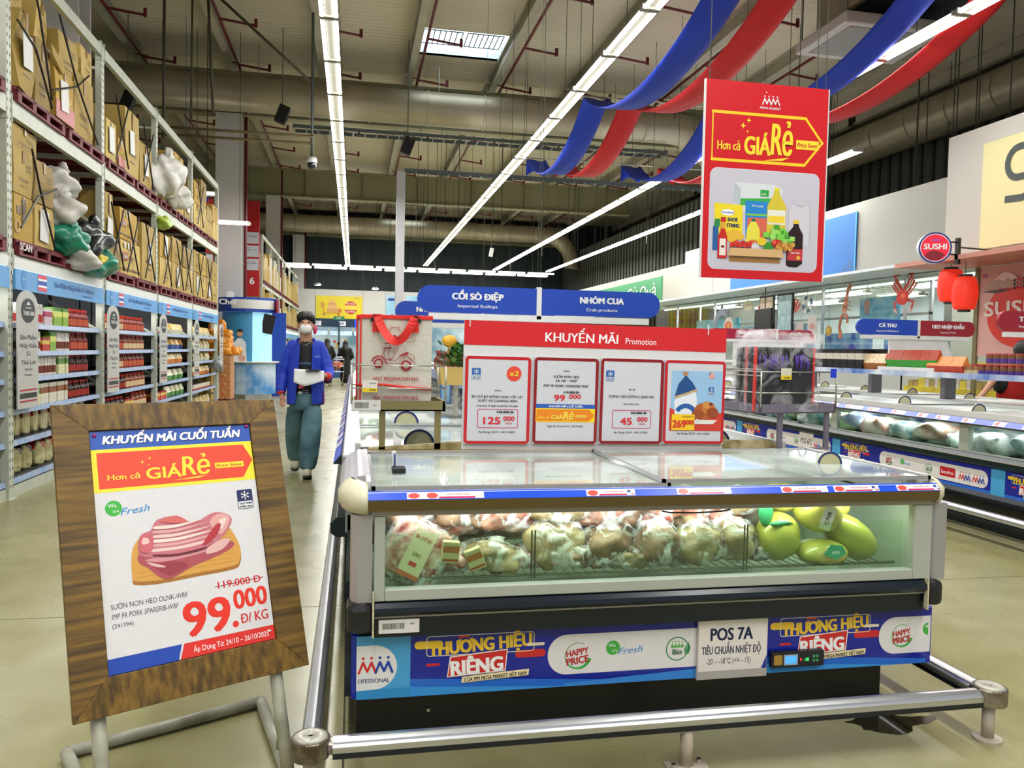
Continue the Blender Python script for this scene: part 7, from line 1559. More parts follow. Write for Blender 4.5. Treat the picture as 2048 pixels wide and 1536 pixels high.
def island(lab, x0, x1, y0, y1, face, zlip=.915, pos=None, seed=0):
    """face: which long sides show (-1 left, 1 right)"""
    t = thing('chest_freezer', lab, 'freezer', ((x0 + x1) / 2, (y0 + y1) / 2, 0)); L = y1 - y0
    build(MB().box(x0 + .12, x1 - .12, y0 + .02, y1, 0, .24), 'base', t, NV2)
    build(MB().box(x0 + .02, x1 - .02, y0, y1, .24, .56), 'lower_body', t, NV2)
    build(MB().box(x0 + .05, x1 - .05, y0 + .04, y1 - .04, .56, .6), 'liner', t, LIN)
    build(MB().box(x0 + .03, x0 + .05, y0, y1, .56, .64).box(x1 - .05, x1 - .03, y0, y1, .56, .64), 'lower_glass_frame', t, GFR)
    build(MB().box(x0, x0 + .07, y0, y1, .855, zlip).box(x1 - .07, x1, y0, y1, .87, zlip), 'top_lip', t, BEZ if face < 0 and x0 > 3 else SILV, bevel=.01)
    build(MB().prism([(x0 - .02, .63), (x0 - .045, .60), (x0 - .045, .56), (x0 - .02, .54), (x0 + .02, .54), (x0 + .02, .63)], (0, y0, 0), (1, 0, 0), (0, 0, 1), (0, L, 0)).prism([(x1 + .025, .60), (x1 + .04, .585), (x1 + .04, .555), (x1 - .02, .54), (x1 - .02, .6)], (0, y0, 0), (1, 0, 0), (0, 0, 1), (0, L, 0)), 'side_bumper', t, mat('green black bumper', '#0c2226', .3, noise=(3, .2)))
    build(MB().box(x0 - .049, x0 - .044, y0, y1, .598, .606), 'trim_line', t, mat('pale trim', '#a7a498', .5))
    build(MB().box(x0 + .035, x0 + .041, y0, y1, .62, .88).box(x1 - .041, x1 - .035, y0, y1, .62, .88), 'side_glass', t, glass('pale green side glass', (.9, .97, .95), .02))
    build(MB().box((x0 + x1) / 2 - .05, (x0 + x1) / 2 + .05, y0, y1, .6, .95), 'centre_divider', t, LIN)
    n = max(1, round(L / 1.9)); post = MB()
    for k in range(n + 1): y = y0 + L * k / n; post.box(x0 + .02, x0 + .07, max(y0, y - .05), min(y1, y + .05), .56, .88).box(x1 - .07, x1 - .02, max(y0, y - .05), min(y1, y + .05), .56, .88)
    build(post, 'glass_post', t, GFR)
    # lids: two rows of panes
    xm = (x0 + x1) / 2; M2 = lid_glare(.4, .9) if face < 0 else lid_glare(.1, .45); k = 0; y = y0 + .03
    while y < y1 - .1:
        y2 = min(y + .95, y1 - .02)
        for a, b_ in ((x0 + .08, xm - .06), (xm + .06, x1 - .08)):
            z = .935 + .012 * (k % 2)
            p = build(MB().box(a, b_, y, y2, z, z + .005), 'lid_pane', t, M2); build(MB().box(a, b_, y, y + .012, z, z + .01).box(a, b_, y2 - .012, y2, z, z + .01), 'pane_edge', p, ALU)
            if y < 12: handle(t, a + .28 if a < xm - .1 else b_ - .28, y + .12, z + .006, .073)
        y = y2; k += 1
    build(MB().box(x0 + .06, x0 + .085, y0, y1, .91, .965).box(x1 - .085, x1 - .06, y0, y1, .91, .965).box(xm - .06, xm + .06, y0, y1, .93, .975), 'lid_track', t, WHITEP)
    # price strip on lip
    for sd, xx in ((-1, x0), (1, x1)):
        if face * sd < 0: continue
        c = Canvas((xx, y0 if sd > 0 else y1, zlip + .001), (0, sd, 0), (-sd * .8, 0, .35), .001) if False else None
    build(MB().prism([(x0 - .035, .872), (x0, .872), (x0, .915)], (0, y0, 0), (1, 0, 0), (0, 0, 1), (0, L, 0)), 'strip_holder', t, BEZ if face < 0 else NAVY)
    c = Canvas((x0 - .036, y1, .873), (0, -1, 0), (.64, 0, .77), .001); c.rect(0, 0, L, .055, '#1c4fd6'); g = random.Random(seed); q = .1
    while q < L - .4: w_ = g.uniform(.12, .3); c.rect(q, .004, q + w_, .051, '#d8dae4'); c.disc(q + .04, .028, .02, '#e0524a', n=8); q += w_ + g.uniform(.05, .2)
    c.done('price_strip', t)
    if face < 0:
        build(MB().box(x0 - .012, x0 + .02, y0, y1, .315, .545), 'side_band', t, mat('band vinyl', '#1230a8', .25))
        c = Canvas((x0 - .014, y1, .32), (0, -1, 0), (0, 0, 1), .0008); prints_band(c, L, .215, -.4)
        if pos:
            for py, s_ in pos: u = y1 - py; c.rect(u - .14, .02, u + .14, .235, '#efe7e0'); c.text(s_, u, .10, .06, '#14204a', w=.22, bold=.02)
        c.done('side_band_print', t)
    la = area_lamp('island_fill_light', (x0 + .14, (y0 + y1) / 2, .86), .03, L - .3, L * 2.2); la.rotation_euler = (0, R(-25), 0)  # fill light added under the lip so the goods show
    # goods
    g = random.Random(seed + 3); y = y0 + .25; q = 0
    while y < y1 - .2:
        for x in ((x0 + .27, x0 + .75, x1 - .75, x1 - .3) if y < 13 else (x0 + .27, x1 - .3)):
            r = (g.uniform(.17, .21), g.uniform(.14, .22), g.uniform(.08, .12)); mt = LBM[g.randrange(7)]
            tt = thing('frozen_food_bag', 'wrapped frozen food bag inside ' + lab, 'frozen food', (x, y, .6), group='frozen bags in ' + lab)
            build(MB().blob((x + g.uniform(-.05, .05), y, .6 + r[2] + (.05 if q % 3 == 0 else 0)), r, q, .25, 26, 14, power=.8, fold=.05), 'bag_body', tt, mt, smooth=True); q += 1
        y += .36
    return t
island('long glass-lidded freezer island directly behind the promotion board', -.05, 2.2, 3.62, 15, 0, seed=1)
island('long right-hand freezer island with bronze lip, marked POS 6F2', 5.0, 7.3, 3.9, 24, -1, pos=[(8.0, 'POS 6F2'), (14.2, 'POS 6F1')], seed=2)
build(MB().prism([(4.985, .33), (5.0, .33), (5.0, .3), (4.95, .3)], (0, 3.9, 0), (1, 0, 0), (0, 0, 1), (0, 20, 0)), 'rub_strip', bpy.data.objects['chest_freezer.002'], NAVY)
t = thing('bumper_rail', 'low aluminium bumper rail along the right freezer island', 'rail', (4.78, 12, 0)); build(MB().tube([(4.80, 3.9, .2), (4.80, 24, .2)], .035, 8), 'fluted_rail', t, ALU, smooth=True); build(MB().box(4.77, 4.83, 3.9, 24, .155, .17), 'rubber_strip', t, NAVY)
for y in range(4, 24, 3): build(MB().lathe([(.022, 0), (.022, .17)], 8, (4.8, y, 0)), 'post', t, WP)
# inner blue barcode side of second island near board: hanging price stands
def stand_card(x, y, z, lab, col='#2a5fb0'):
    t = thing('price_stand', lab, 'sign', (x, y, z)); build(MB().box(x - .03, x + .03, y, y + .008, z, z + .24), 'card', t, mat('sky card', '#a8c8dc', .3, noise=(9, .3), dark='#5f8fb0')); build(MB().box(x - .038, x - .03, y - .003, y + .01, z, z + .25).box(x + .03, x + .038, y - .003, y + .01, z, z + .25).box(x - .038, x + .038, y - .003, y + .01, z + .24, z + .25).box(x - .038, x + .038, y - .003, y + .01, z, z + .008), 'frame', t, pm(col))
stand_card(.66, 5.75, 1.0, 'small blue-framed price card standing on the island left of the promotion board'); stand_card(1.0, 7.2, .98, 'farther blue-framed price card on the island centre left of the board')
# centre shelf of island 2 with bottles and plant
t = thing('centre_shelf', 'wire centre shelf on the island behind the board', 'shelf', (1.1, 9, 1.0)); build(MB().box(.78, 1.4, 5.6, 14, 1.14, 1.16), 'shelf', t, STEEL); build(MB().box(.76, .78, 5.6, 14, 1.12, 1.2), 'price_strip', t, PR)
for y in (5.8, 8, 10, 12, 13.8): build(MB().box(1.08, 1.14, y, y + .06, .978, 1.14), 'post', t, TR)
t = thing('plant_carton', 'leafy green plants in an open tan carton left of the promotion board', 'box', (.66, 5.1, 1.16)); build(MB().prism([(-.06, .0), (.16, .0), (.18, .11), (-.08, .11)], (.61, 5.0, 1.17), (1, 0, 0), (0, 0, 1), (0, .25, 0)), 'carton', t, CB[2]); build(MB().box(.64, .66, 5.05, 5.15, .97, 1.17), 'riser', t, STEEL)
g = random.Random(9); m = MB(); m2 = MB()
for q in range(170):
    a, b_ = g.uniform(0, 6.28), g.random(); x, y, z = .66 + .13 * b_ * math.cos(a), 5.1 + .1 * b_ * math.sin(a), 1.28 + g.random() * .14; d = Vector((math.cos(a), math.sin(a), g.uniform(.3, 1.3))).normalized() * .055; s_ = d.cross(Vector((0, 0, 1))).normalized() * .018; p = Vector((x, y, z))
    (m if q % 3 else m2).add([p, p + d * .5 + s_, p + d, p + d * .5 - s_], [(0, 1, 2, 3)])
build(m, 'leaves', t, mat('leaf green', '#23683a', .45, noise=(9, .3)), kind='stuff'); build(m2, 'light_leaves', t, mat('leaf lime', '#6a9a3a', .45, noise=(9, .3)), kind='stuff'); build(MB().tube([(.60, 5.1, 1.3), (.60, 5.1, 1.43)], .006, 5).blob((.60, 5.05, 1.45), (.05, .03, .04), 2, .1, 10, 7), 'yellow_cap', t, mat('yellow cap', '#e0a82a', .5, noise=(9, .1)), smooth=True)
for q in range(14):
    lab = 'red and green sauce bottle on the island centre shelf left of the board'
    dup(protos[id(REDB)], (.84 + .0 * q, 6.0 + q * .16, 1.16), 0, lab, lab, scale=(1.2, 1.2, 1.1)); 
m = MB(); g = random.Random(12)
for q in range(6):
    t = thing('food_pouch', 'yellow green pouch on the centre shelf right of the promotion board', 'groceries', (1.3, 8 + q * .25, 1.16), group='yellow green pouches on the centre shelf'); build(MB().blob((1.3 + g.uniform(-.05, .1), 7.6 + q * .28, 1.27), (.13, .12, .12), q, .25, 10, 7), 'pouch_body', t, mat('yellow green pack', '#b9bf3a', .4, noise=(12, .5), dark='#d8785a'), smooth=True)
# centre shelf of right island with packs
t = thing('centre_shelf', 'white shelf with blue price strip on grey posts along the right freezer island', 'shelf', (6.15, 8, .97)); build(MB().box(5.95, 6.4, 4.2, 11.5, 1.215, 1.24), 'shelf', t, WHITEP)
build(MB().box(5.93, 5.95, 4.2, 11.5, 1.205, 1.262), 'price_strip', t, mat('price strip 2', '#2f62b0', .35, noise=(1.7, .9), dark='#d8dce4', stretch=(1, 1.4, 1)))
for y in (4.6, 5.9, 7.25, 8.45, 9.8, 11.2): build(MB().box(6.1, 6.24, y, y + .07, .978, 1.215), 'post', t, mat('grey shelf post', '#77757e', .4, .3, noise=(6, .1)), bevel=.006)
def row(kd, y0, y1, z, lab, x=6.02, n=1, sc=(1, 1, 1)):
    y = y0
    while y < y1:
        if id(kd) not in protos: p = protos[id(kd)] = place(prod(kd), (x, y, z)); p['label'] = lab; p['group'] = lab; p.rotation_euler[2] = math.pi; p.scale = sc
        else: dup(protos[id(kd)], (x, y, z), math.pi, lab, lab, scale=sc)
        y += (2 * kd[3] + .008) * sc[1]
CHF = ('carton', ['#141416', '#d8d0c0', '#1a1a1e'], .25, .07); BRP = ('pouch', ['#a8642a', '#e0c8a0'], .2, .08); GRP = ('pouch', ['#3fa03a', '#b8442a'], .2, .065); ORG = ('pouch', ['#c8442a', '#e8903a'], .18, .08); JAR = ('can', ['#8a5a3a', '#5a3a9a', '#c03a3a'], .1, .04); JAR2 = ('can', ['#a87a4a', '#d8c8a0', '#c03a3a'], .1, .04)
row(CHF, 8.5, 9.4, 1.245, 'black boxed pack with a white-clad figure on the right island shelf'); row(BRP, 8.12, 8.5, 1.245, 'brown snack pouch on the right island shelf beside the black packs')
row(GRP, 7.3, 8.1, 1.29, 'green topped pouch behind a white ledge on the right island shelf'); row(ORG, 6.95, 7.3, 1.245, 'orange red pouch next to the green pouches on the right island shelf')
row(JAR2, 6.72, 6.95, 1.245, 'small brown jar beside the purple jars on the right island shelf'); row(JAR, 5.6, 6.72, 1.245, 'purple labelled jar in the lower row on the right island shelf'); row(JAR, 5.6, 6.6, 1.36, 'purple labelled jar in the upper row on the right island shelf')
build(MB().box(5.98, 6.08, 5.5, 6.75, 1.345, 1.355), 'jar_tray', t, mat('red tray', '#b03a3a', .4, noise=(9, .1))); build(MB().box(5.955, 5.97, 7.25, 8.15, 1.245, 1.3), 'white_ledge', t, WHITEP)
build(MB().box(6.1, 6.35, 8.2, 9.6, 1.245, 1.5), 'black_display_box', t, BLACKP)
# shelf-top signs
def pill(lab, x0, x1, y, z0, z1, texts, cols, hook, name='hanging_sign', stem=True):
    t = thing(name, lab, 'sign', ((x0 + x1) / 2, y, z0)); h = z1 - z0; xm = hook; r = h * .48
    build(MB().box(x0 + r * .9, x1 - r * .9, y, y + .04, z0 - h * .28, z0 - .005).box(xm - .02, xm + .02, y, y + .04, z0 - h * .2, z1 + .01), 'white_tray', t, WHITEP, bevel=.004)
    def half(a, b_, left):
        pts = []
        if left: pts = [(b_, z0), (b_, z1)] + [(a + r - r * math.sin(R(q)), (z0 + z1) / 2 + h / 2 * math.cos(R(q))) for q in range(0, 181, 15)]
        else: pts = [(a, z1), (a, z0)] + [(b_ - r + r * math.sin(R(q)), (z0 + z1) / 2 - h / 2 * math.cos(R(q))) for q in range(0, 181, 15)]
        return pts
    for k, (a, b_, left) in enumerate(((x0, xm - .02, True), (xm + .02, x1, False))):
        build(MB().prism(half(a, b_, left), (0, y - .002, 0), (1, 0, 0), (0, 0, 1), (0, .03, 0)), 'panel', t, mat('sign ' + cols[k], cols[k], .35, noise=(2, .05)))
        c = Canvas((0, y - .003, 0), (1, 0, 0), (0, 0, 1), .001); cx = (a + b_) / 2; c.text(texts[k][0], cx, z0 + h * .5, h * .24, '#f4f4f6', w=texts[k][2], bold=.06); c.text(texts[k][1], cx, z0 + h * .2, h * .12, '#f0f0f2', w=texts[k][3], bold=.015); c.done('lettering', t)
    return t
s1 = pill('large blue sign CỒI SÒ ĐIỆP, NHÓM CUA above the promotion board', .425, 2.2, 5.5, 1.655, 1.84, (('CỒI SÒ ĐIỆP', 'Imported Scallops', .36, .28), ('NHÓM CUA', 'Crab products', .325, .235)), ('#1c46b4', '#1c46b4'), 1.29)
build(MB().tube([(1.28, 5.52, 1.84), (1.28, 5.52, 9)], .0018, 4).tube([(1.30, 5.52, 1.84), (1.30, 5.52, 9)], .0018, 4), 'suspension_rod', s1, wm)
s2 = pill('blue sign for mussel products half hidden behind the white cooler bag', .45, 2.3, 9, 1.70, 1.93, (('NHÓM NGHÊU', 'Mussel products', .5, .42), ('TÔM', 'Shrimp', .2, .25)), ('#1c46b4', '#1c46b4'), 1.45)
build(MB().tube([(1.45, 9.02, 1.9), (1.45, 9.02, 9)], .003, 4), 'suspension_rod', s2, wm)
s3 = pill('blue and red shelf-top sign CÁ THU, HEO NHẬP KHẨU above the right island', 5.56, 7.10, 8, 1.66, 1.835, (('CÁ THU', 'Imported Mackerel', .22, .28), ('HEO NHẬP KHẨU', 'Imported Pork', .42, .2)), ('#1c46b4', '#9c1c2c'), 6.36)
build(MB().prism([(6.0, 1.24), (6.9, 1.24), (6.75, 1.62), (6.0, 1.62)], (0, 8.02, 0), (1, 0, 0), (0, 0, 1), (0, .02, 0)), 'white_stem', s3, WHITEP)
s4 = pill('red sign TRẠI cut off by the right picture edge above the island', 5.56, 7.1, 6, 1.655, 1.835, (('TRẠI BÒ', 'Imported Beef', .3, .3), ('THỊT', 'Meat', .2, .2)), ('#9c1c2c', '#9c1c2c'), 6.3)
build(MB().box(5.9, 6.6, 6.02, 6.04, 1.24, 1.62), 'white_stem', s4, WHITEP)
s5 = pill('distant crimson sign just behind the top right of the promotion board', 5.2, 6.9, 11, 1.64, 1.79, (('BÒ', 'Beef', .12, .2), ('GÀ', 'Chicken', .2, .2)), ('#a01c3c', '#a01c3c'), 6.3); build(MB().box(5.6, 6.6, 11.02, 11.04, 1.24, 1.6), 'white_stem', s5, WHITEP)
# ============================================================ HANGING BANNER
Y = 4.3; bx0, bx1, bz0, bz1 = 1.965, 2.742, 1.845, 2.98
t = thing('hanging_banner', 'tall red hanging banner GIÁ RẺ with a picture of groceries', 'banner', (2.35, Y, bz0))
build(MB().box(bx0, bx1, Y, Y + .012, bz0, bz1), 'board', t, mat('banner board', '#d0d0d0', .5, noise=(2, .04)))
c = Canvas((bx0, Y - .001, bz0), (1, 0, 0), (0, 0, 1), .0005); w, h = bx1 - bx0, bz1 - bz0
c.rect(0, 0, w, h, '#d01820'); mm_logo(c, w * .455, h * .895, .055, '#ece8ec', '#ece8ec'); c.disc(w * .485, h * .957, .004, '#ece8ec', n=6); c.text('MEGA MARKET', w * .52, h * .872, .013, '#ece8ec', w=w * .17, bold=.03)
def arrow(c, x0, y0, x1, y1, wd, col):
    p = [(x0, y0), (x0, y1), (x0 + (x1 - x0) * .84, y1), (x1, (y0 + y1) / 2), (x0 + (x1 - x0) * .84, y0)]; c.line(p, wd, col, closed=True)
    for q in p: c.disc(q[0], q[1], wd * .5, col, n=10)
arrow(c, w * .06, h * .60, w * .96, h * .84, .018, '#f5cf2a'); gia_re(c, w * .08, h * .61, w * .94, h * .845, '#f8dc3a')
c.rr(w * .05, h * .045, w * .95, h * .56, .045, '#d6d2e0'); c.rr(w * .055, h * .05, w * .945, h * .555, .043, '#c9c6d2')
U = lambda a: w * a; V = lambda b_: h * b_
q = c.poly
q([(U(.25), V(.49)), (U(.58), V(.49)), (U(.64), V(.47)), (U(.64), V(.34)), (U(.3), V(.34)), (U(.25), V(.38))], '#d8dde0'); q([(U(.25), V(.49)), (U(.3), V(.46)), (U(.3), V(.36)), (U(.25), V(.39))], '#b8c4c8'); q([(U(.3), V(.41)), (U(.58), V(.42)), (U(.58), V(.385)), (U(.3), V(.375))], '#3fae4a'); c.rect(U(.46), V(.425), U(.53), V(.46), '#35a845'); mm_logo(c, U(.47), V(.432), .014, '#f0f0f0', '#f0f0f0')
q([(U(.34), V(.4)), (U(.54), V(.4)), (U(.54), V(.21)), (U(.35), V(.21))], '#2a86d0'); c.text('Fresh', U(.44), V(.37), .014, '#f0f0f0', w=U(.09), shear=.3); c.rect(U(.35), V(.325), U(.54), V(.335), '#7fc84a'); c.rr(U(.36), V(.21), U(.53), V(.315), .01, '#d86a50')
q([(U(.09), V(.38)), (U(.32), V(.375)), (U(.32), V(.2)), (U(.1), V(.2))], '#f0d82a'); c.disc(U(.2), V(.335), U(.055), '#f4f4f4', ry=V(.016)); c.text('Mydibel', U(.2), V(.33), .012, '#2a5fb0', w=U(.1)); c.text('SHOE', U(.24), V(.29), .022, '#1c2f6a', w=U(.08), bold=.04); c.text('STRING', U(.245), V(.26), .022, '#1c2f6a', w=U(.1), bold=.04)
for a, b_, r in ((.22, .225, .03), (.26, .23, .035), (.3, .215, .03), (.24, .2, .03)): c.disc(U(a), V(b_), r, '#e8b83a', ry=r * .7, n=10)
c.rect(U(.085), V(.14), U(.13), V(.26), '#2a5fa0'); q([(U(.09), V(.26)), (U(.14), V(.26)), (U(.14), V(.3)), (U(.1), V(.3))], '#2f8a4a')
# oil bottle
c.rect(U(.575), V(.455), U(.615), V(.475), '#f0d83a'); q([(U(.52), V(.24)), (U(.52), V(.38)), (U(.565), V(.435)), (U(.575), V(.46)), (U(.615), V(.46)), (U(.625), V(.435)), (U(.675), V(.38)), (U(.675), V(.24))], '#d8c43a'); c.rect(U(.525), V(.285), U(.67), V(.36), '#e8e8d8'); c.rect(U(.53), V(.295), U(.665), V(.33), '#f0d23a')
q([(U(.7), V(.2)), (U(.7), V(.36)), (U(.73), V(.4)), (U(.8), V(.38)), (U(.86), V(.4)), (U(.88), V(.34)), (U(.88), V(.18))], '#d4d0da'); c.line([(U(.7), V(.2)), (U(.7), V(.36)), (U(.73), V(.4)), (U(.8), V(.385)), (U(.86), V(.4)), (U(.88), V(.34)), (U(.88), V(.18))], .003, '#b4b0bc')
q([(U(.35), V(.19)), (U(.36), V(.26)), (U(.39), V(.295)), (U(.43), V(.295)), (U(.46), V(.26)), (U(.47), V(.19))], '#e8dc4a'); c.rect(U(.395), V(.295), U(.425), V(.31), '#2a6a5a')
q([(U(.69), V(.08)), (U(.69), V(.24)), (U(.74), V(.28)), (U(.75), V(.31)), (U(.78), V(.31)), (U(.79), V(.28)), (U(.825), V(.24)), (U(.825), V(.09)), (U(.78), V(.07)), (U(.72), V(.07))], '#2a1512'); c.rect(U(.74), V(.295), U(.79), V(.315), '#e8c83a'); c.rect(U(.7), V(.105), U(.825), V(.165), '#c83a3a'); c.text('NAM NGƯ', U(.762), V(.14), .01, '#f0f0f0', w=U(.08)); c.disc(U(.79), V(.12), .012, '#e0b83a', n=10)
g = random.Random(6)
for k in range(46):
    a = g.uniform(0, 6.3); r = g.uniform(0, 1); cx_, cy_ = U(.62) + r * U(.12) * math.cos(a), V(.22) + r * V(.055) * math.sin(a); s_ = g.uniform(.012, .024)
    c.poly([(cx_ + s_ * (1 + .4 * (i % 2)) * math.cos(i * .785), cy_ + s_ * (1 + .4 * (i % 2)) * .8 * math.sin(i * .785)) for i in range(8)], g.choice(['#5fb83a', '#7fd04a', '#4a9f30', '#a0dc6a']))
c.disc(U(.6), V(.19), .035, '#c8281e', ry=.022, n=12); c.disc(U(.58), V(.195), .01, '#e86a50', n=8); c.disc(U(.48), V(.195), .03, '#e8c82a', ry=.024, n=12); c.disc(U(.41), V(.185), .03, '#d07a3a', ry=.02, n=12); c.disc(U(.53), V(.165), .032, '#3f8f2a', ry=.018, n=12)
for k in range(10): c.disc(U(.24 + .018 * k), V(.17 + .006 * (k % 3)), .016, '#c8281e' if k % 2 else '#d84030', n=8)
c.rect(U(.22), V(.15), U(.38), V(.16), '#1c1f4a'); c.disc(U(.425), V(.165), .024, '#e4e2e6', n=12); c.frame(U(.41), V(.155), U(.44), V(.18), .004, .002, '#8a8a92')
for k in range(12): c.disc(U(.6 + .012 * k), V(.16 + .012 * (k % 3)), .014, '#d8a048' if k % 2 else '#b87a2c', n=7)
q([(U(.20), V(.115)), (U(.22), V(.155)), (U(.64), V(.155)), (U(.66), V(.115))], '#d8b07a'); q([(U(.22), V(.085)), (U(.22), V(.115)), (U(.64), V(.115)), (U(.64), V(.085))], '#a87c46')
q([(U(.125), V(.1)), (U(.125), V(.21)), (U(.145), V(.24)), (U(.15), V(.29)), (U(.18), V(.29)), (U(.185), V(.24)), (U(.2), V(.21)), (U(.2), V(.1))], '#c8281e'); c.rect(U(.148), V(.25), U(.182), V(.285), '#e0a83a'); c.rect(U(.145), V(.285), U(.185), V(.31), '#c02a22'); c.rect(U(.14), V(.115), U(.19), V(.2), '#ece4dc'); c.disc(U(.165), V(.16), .012, '#8a2a2a', ry=.008, n=10)
c.done('banner_print', t, .22)
build(MB().box(bx0 - .006, bx0, Y - .004, Y + .016, bz0, bz1).box(bx1, bx1 + .006, Y - .004, Y + .016, bz0, bz1), 'white_edge', t, WHITEP); build(MB().tube([(bx0 + .02, Y, bz1), (bx0 + .02, Y, 9)], .003, 4).tube([(bx1 - .02, Y, bz1), (bx1 - .02, Y, 9)], .002, 4), 'wire', t, wm)
tag(build(MB().tube([(3.24, 5.2, 2.2), (3.2, 5.2, 2.4), (3.22, 5.2, 3), (3.24, 5.2, 9)], .0035, 5), 'hanging_cable', None, wm), 'thin cable hanging just right of the red banner', 'cable')

# ============================================================ FABRIC DRAPES
BLF = mat('blue drape cloth', '#0c34b4', .75, noise=(.9, .12), bump=(8, .15)); RDF = mat('red drape cloth', '#c8141e', .75, noise=(.9, .12), bump=(8, .15))
def drape(xa, xb, mt, lab, ys=(18.8, 14.0, 8.3, 3.6), z=6.0, x_shift=0., sag=.75, grp=None):
    t = thing('fabric_drape', lab, 'drape', ((xa + xb) / 2, ys[0], z)); vs = []; n = 16; W_ = 5; rows = []
    rows += [(ys[0] + .45, z - .32, 1)]; rows += [(ys[0] + .2, z - .1, 0)]
    for k in range(len(ys) - 1):
        for i in range(n + (1 if k == len(ys) - 2 else 0)):
            s_ = i / n; rows.append((ys[k] + (ys[k + 1] - ys[k]) * s_, z - sag * (4 * s_ * (1 - s_)) ** .9, 0))
    # tail hangs down from the first bar
    tail = [(ys[0] + .03, z - .36, 1), (ys[0] + .02, z - .18, 0)]; rows = tail + rows[2:]
    for y, zz, e in rows:
        for j in range(W_ + 1):
            u = j / W_; x = xa + (xb - xa) * u; zc = zz + (0 if not e else .16 * (1 - abs(2 * u - 1)) - .02); vs.append((x, y, zc + .02 * math.sin(u * 7 + y * 1.3) - .03 * (4 * u * (1 - u))))
    M_ = W_ + 1; fs = [(r * M_ + j, r * M_ + j + 1, (r + 1) * M_ + j + 1, (r + 1) * M_ + j) for r in range(len(rows) - 1) for j in range(W_)]
    o = build(MB().add(vs, fs), 'cloth', t, mt, smooth=True); md = o.modifiers.new('s', 'SOLIDIFY'); md.thickness = .01
    return t
drape(4.02, 4.50, BLF, 'left blue fabric drape swagged under the roof'); drape(4.72, 5.2, RDF, 'left red fabric drape swagged beside the blue one')
drape(6.42, 6.92, BLF, 'right blue fabric drape passing behind the red banner'); drape(7.36, 7.84, RDF, 'right red fabric drape passing behind the red banner')
for y in (18.8, 14.0, 8.3):
    t = thing('drape_bar', 'thin bar carrying the fabric drapes, %s' % {18.8: 'farthest one with the tails', 14.0: 'middle one', 8.3: 'nearest one above the frame'}[y], 'bar', (5.8, y, 6.02)); build(MB().tube([(3.8, y, 6.03), (8.6, y, 6.03)], .014, 6), 'bar', t, STEEL); build(MB().tube([(3.95, y, 6.03), (3.95, y, 9)], .006, 4).tube([(8.3, y, 6.03), (8.3, y, 9)], .006, 4), 'wire', t, wm)

# ============================================================ BACK WALL AND CHECKOUT
t = thing('wall_poster', 'wide yellow poster of a loaded trolley on the back wall', 'poster', (-.8, 44.98, 2.95)); build(MB().box(-2.08, .43, 44.94, 44.99, 2.95, 4.2), 'panel', t, mat('yellow poster', '#f0da2a', .5, noise=(1, .08)))
c = Canvas((-2.08, 44.935, 2.95), (1, 0, 0), (0, 0, 1), .006); c.line([(.2, .85), (.42, .85), (.42, .3), (1.3, .3)], .05, '#d87a3a'); c.rect(.28, .6, .4, .85, '#e0a04a')
for k, (a, b_, d, e) in enumerate(((.6, .35, .6, .2), (.65, .55, .5, .18), (.68, .73, .42, .15), (.72, .88, .3, .15))): c.rect(a, b_, a + d, b_ + e, '#e8b878' if k % 2 else '#dca060')
c.disc(.42, .22, .07, '#c87840', n=12); c.disc(1.22, .22, .07, '#c87840', n=12); c.rect(1.2, .35, 1.38, .55, '#d87a3a'); c.disc(1.88, .62, .36, '#d02a22', n=28); c.rect(1.52, .5, 2.25, .75, '#f0d83a'); c.text('Mua Nhiều', 1.88, .8, .1, '#f4f0e8', w=.5, bold=.03); c.text('Lợi Nhiều', 1.88, .36, .1, '#f4f0e8', w=.46, bold=.03); c.text('DS', 2.2, 1.1, .1, '#c87840', w=.2)
c.done('poster_print', t)
for q, (x0, x1, lab) in enumerate(((1.73, 2.35, 'tall pale blue poster on the back wall left of the slim post'), (2.85, 3.6, 'pale blue poster with red ribbon right of the slim post'))):
    t = thing('wall_poster', lab, 'poster', (x0, 44.98, 2.9)); build(MB().box(x0, x1, 44.94, 44.99, 2.9, 4.35), 'panel', t, mat('sky poster', '#7fbce0', .5, noise=(1, .2), dark='#b8dcec')); c = Canvas((x0, 44.935, 2.9), (1, 0, 0), (0, 0, 1), .006)
    c.disc(.3, 1.2, .22, '#1c3f8a', ry=.09) if q == 0 else c.rr(.05, .95, .5, 1.15, .06, '#d84a4a'); c.text('Dep', .45, .2, .2, '#1c3f6a', w=.4, shear=.3) if q == 0 else c.poly([(.1, .6), (.6, .6), (.55, .9), (.1, .85)], '#3f8fd0'); c.done('poster_print', t)
CHK = mat('checkout teal', '#1c3a44', .5, noise=(1, .2)); t = thing('checkout_row', 'distant checkout counters and screens under the back wall posters', 'checkout', (0, 40, 0))
for q in range(5):
    x = -2.2 + q * 1.15; build(MB().box(x, x + .75, 36.5, 38.8, 0, .9), 'counter', t, [CHK, mat('checkout blue', '#2a5f9a', .4, noise=(2, .3))][q % 2]); build(MB().box(x - .1, x + .95, 39, 39.06, 1.95, 2.3), 'screen', t, mat('checkout screen', '#bcd4e4', .4, emit=.5, noise=(3, .3)))
    g = random.Random(q); m = MB()
    for k in range(14): a, b_ = x + g.random() * .6, .9 + g.random() * .8; m.box(a, a + .12, 38.9, 39, b_, b_ + .12, g.randrange(4))
    build(m, 'counter_goods', t, [mat('pack ' + c_, c_, .35) for c_ in ('#c84a2a', '#d8d4cc', '#2a4f9a', '#d8a43a')], kind='stuff')
    c = Canvas((x - .1, 38.99, 2.4), (1, 0, 0), (0, 0, 1), .004); c.rect(.4, 0, .75, .22, '#e8e8f0'); c.text(str(17 + q), .57, .05, .14, '#1c2f7a'); c.done('lane_number', t)
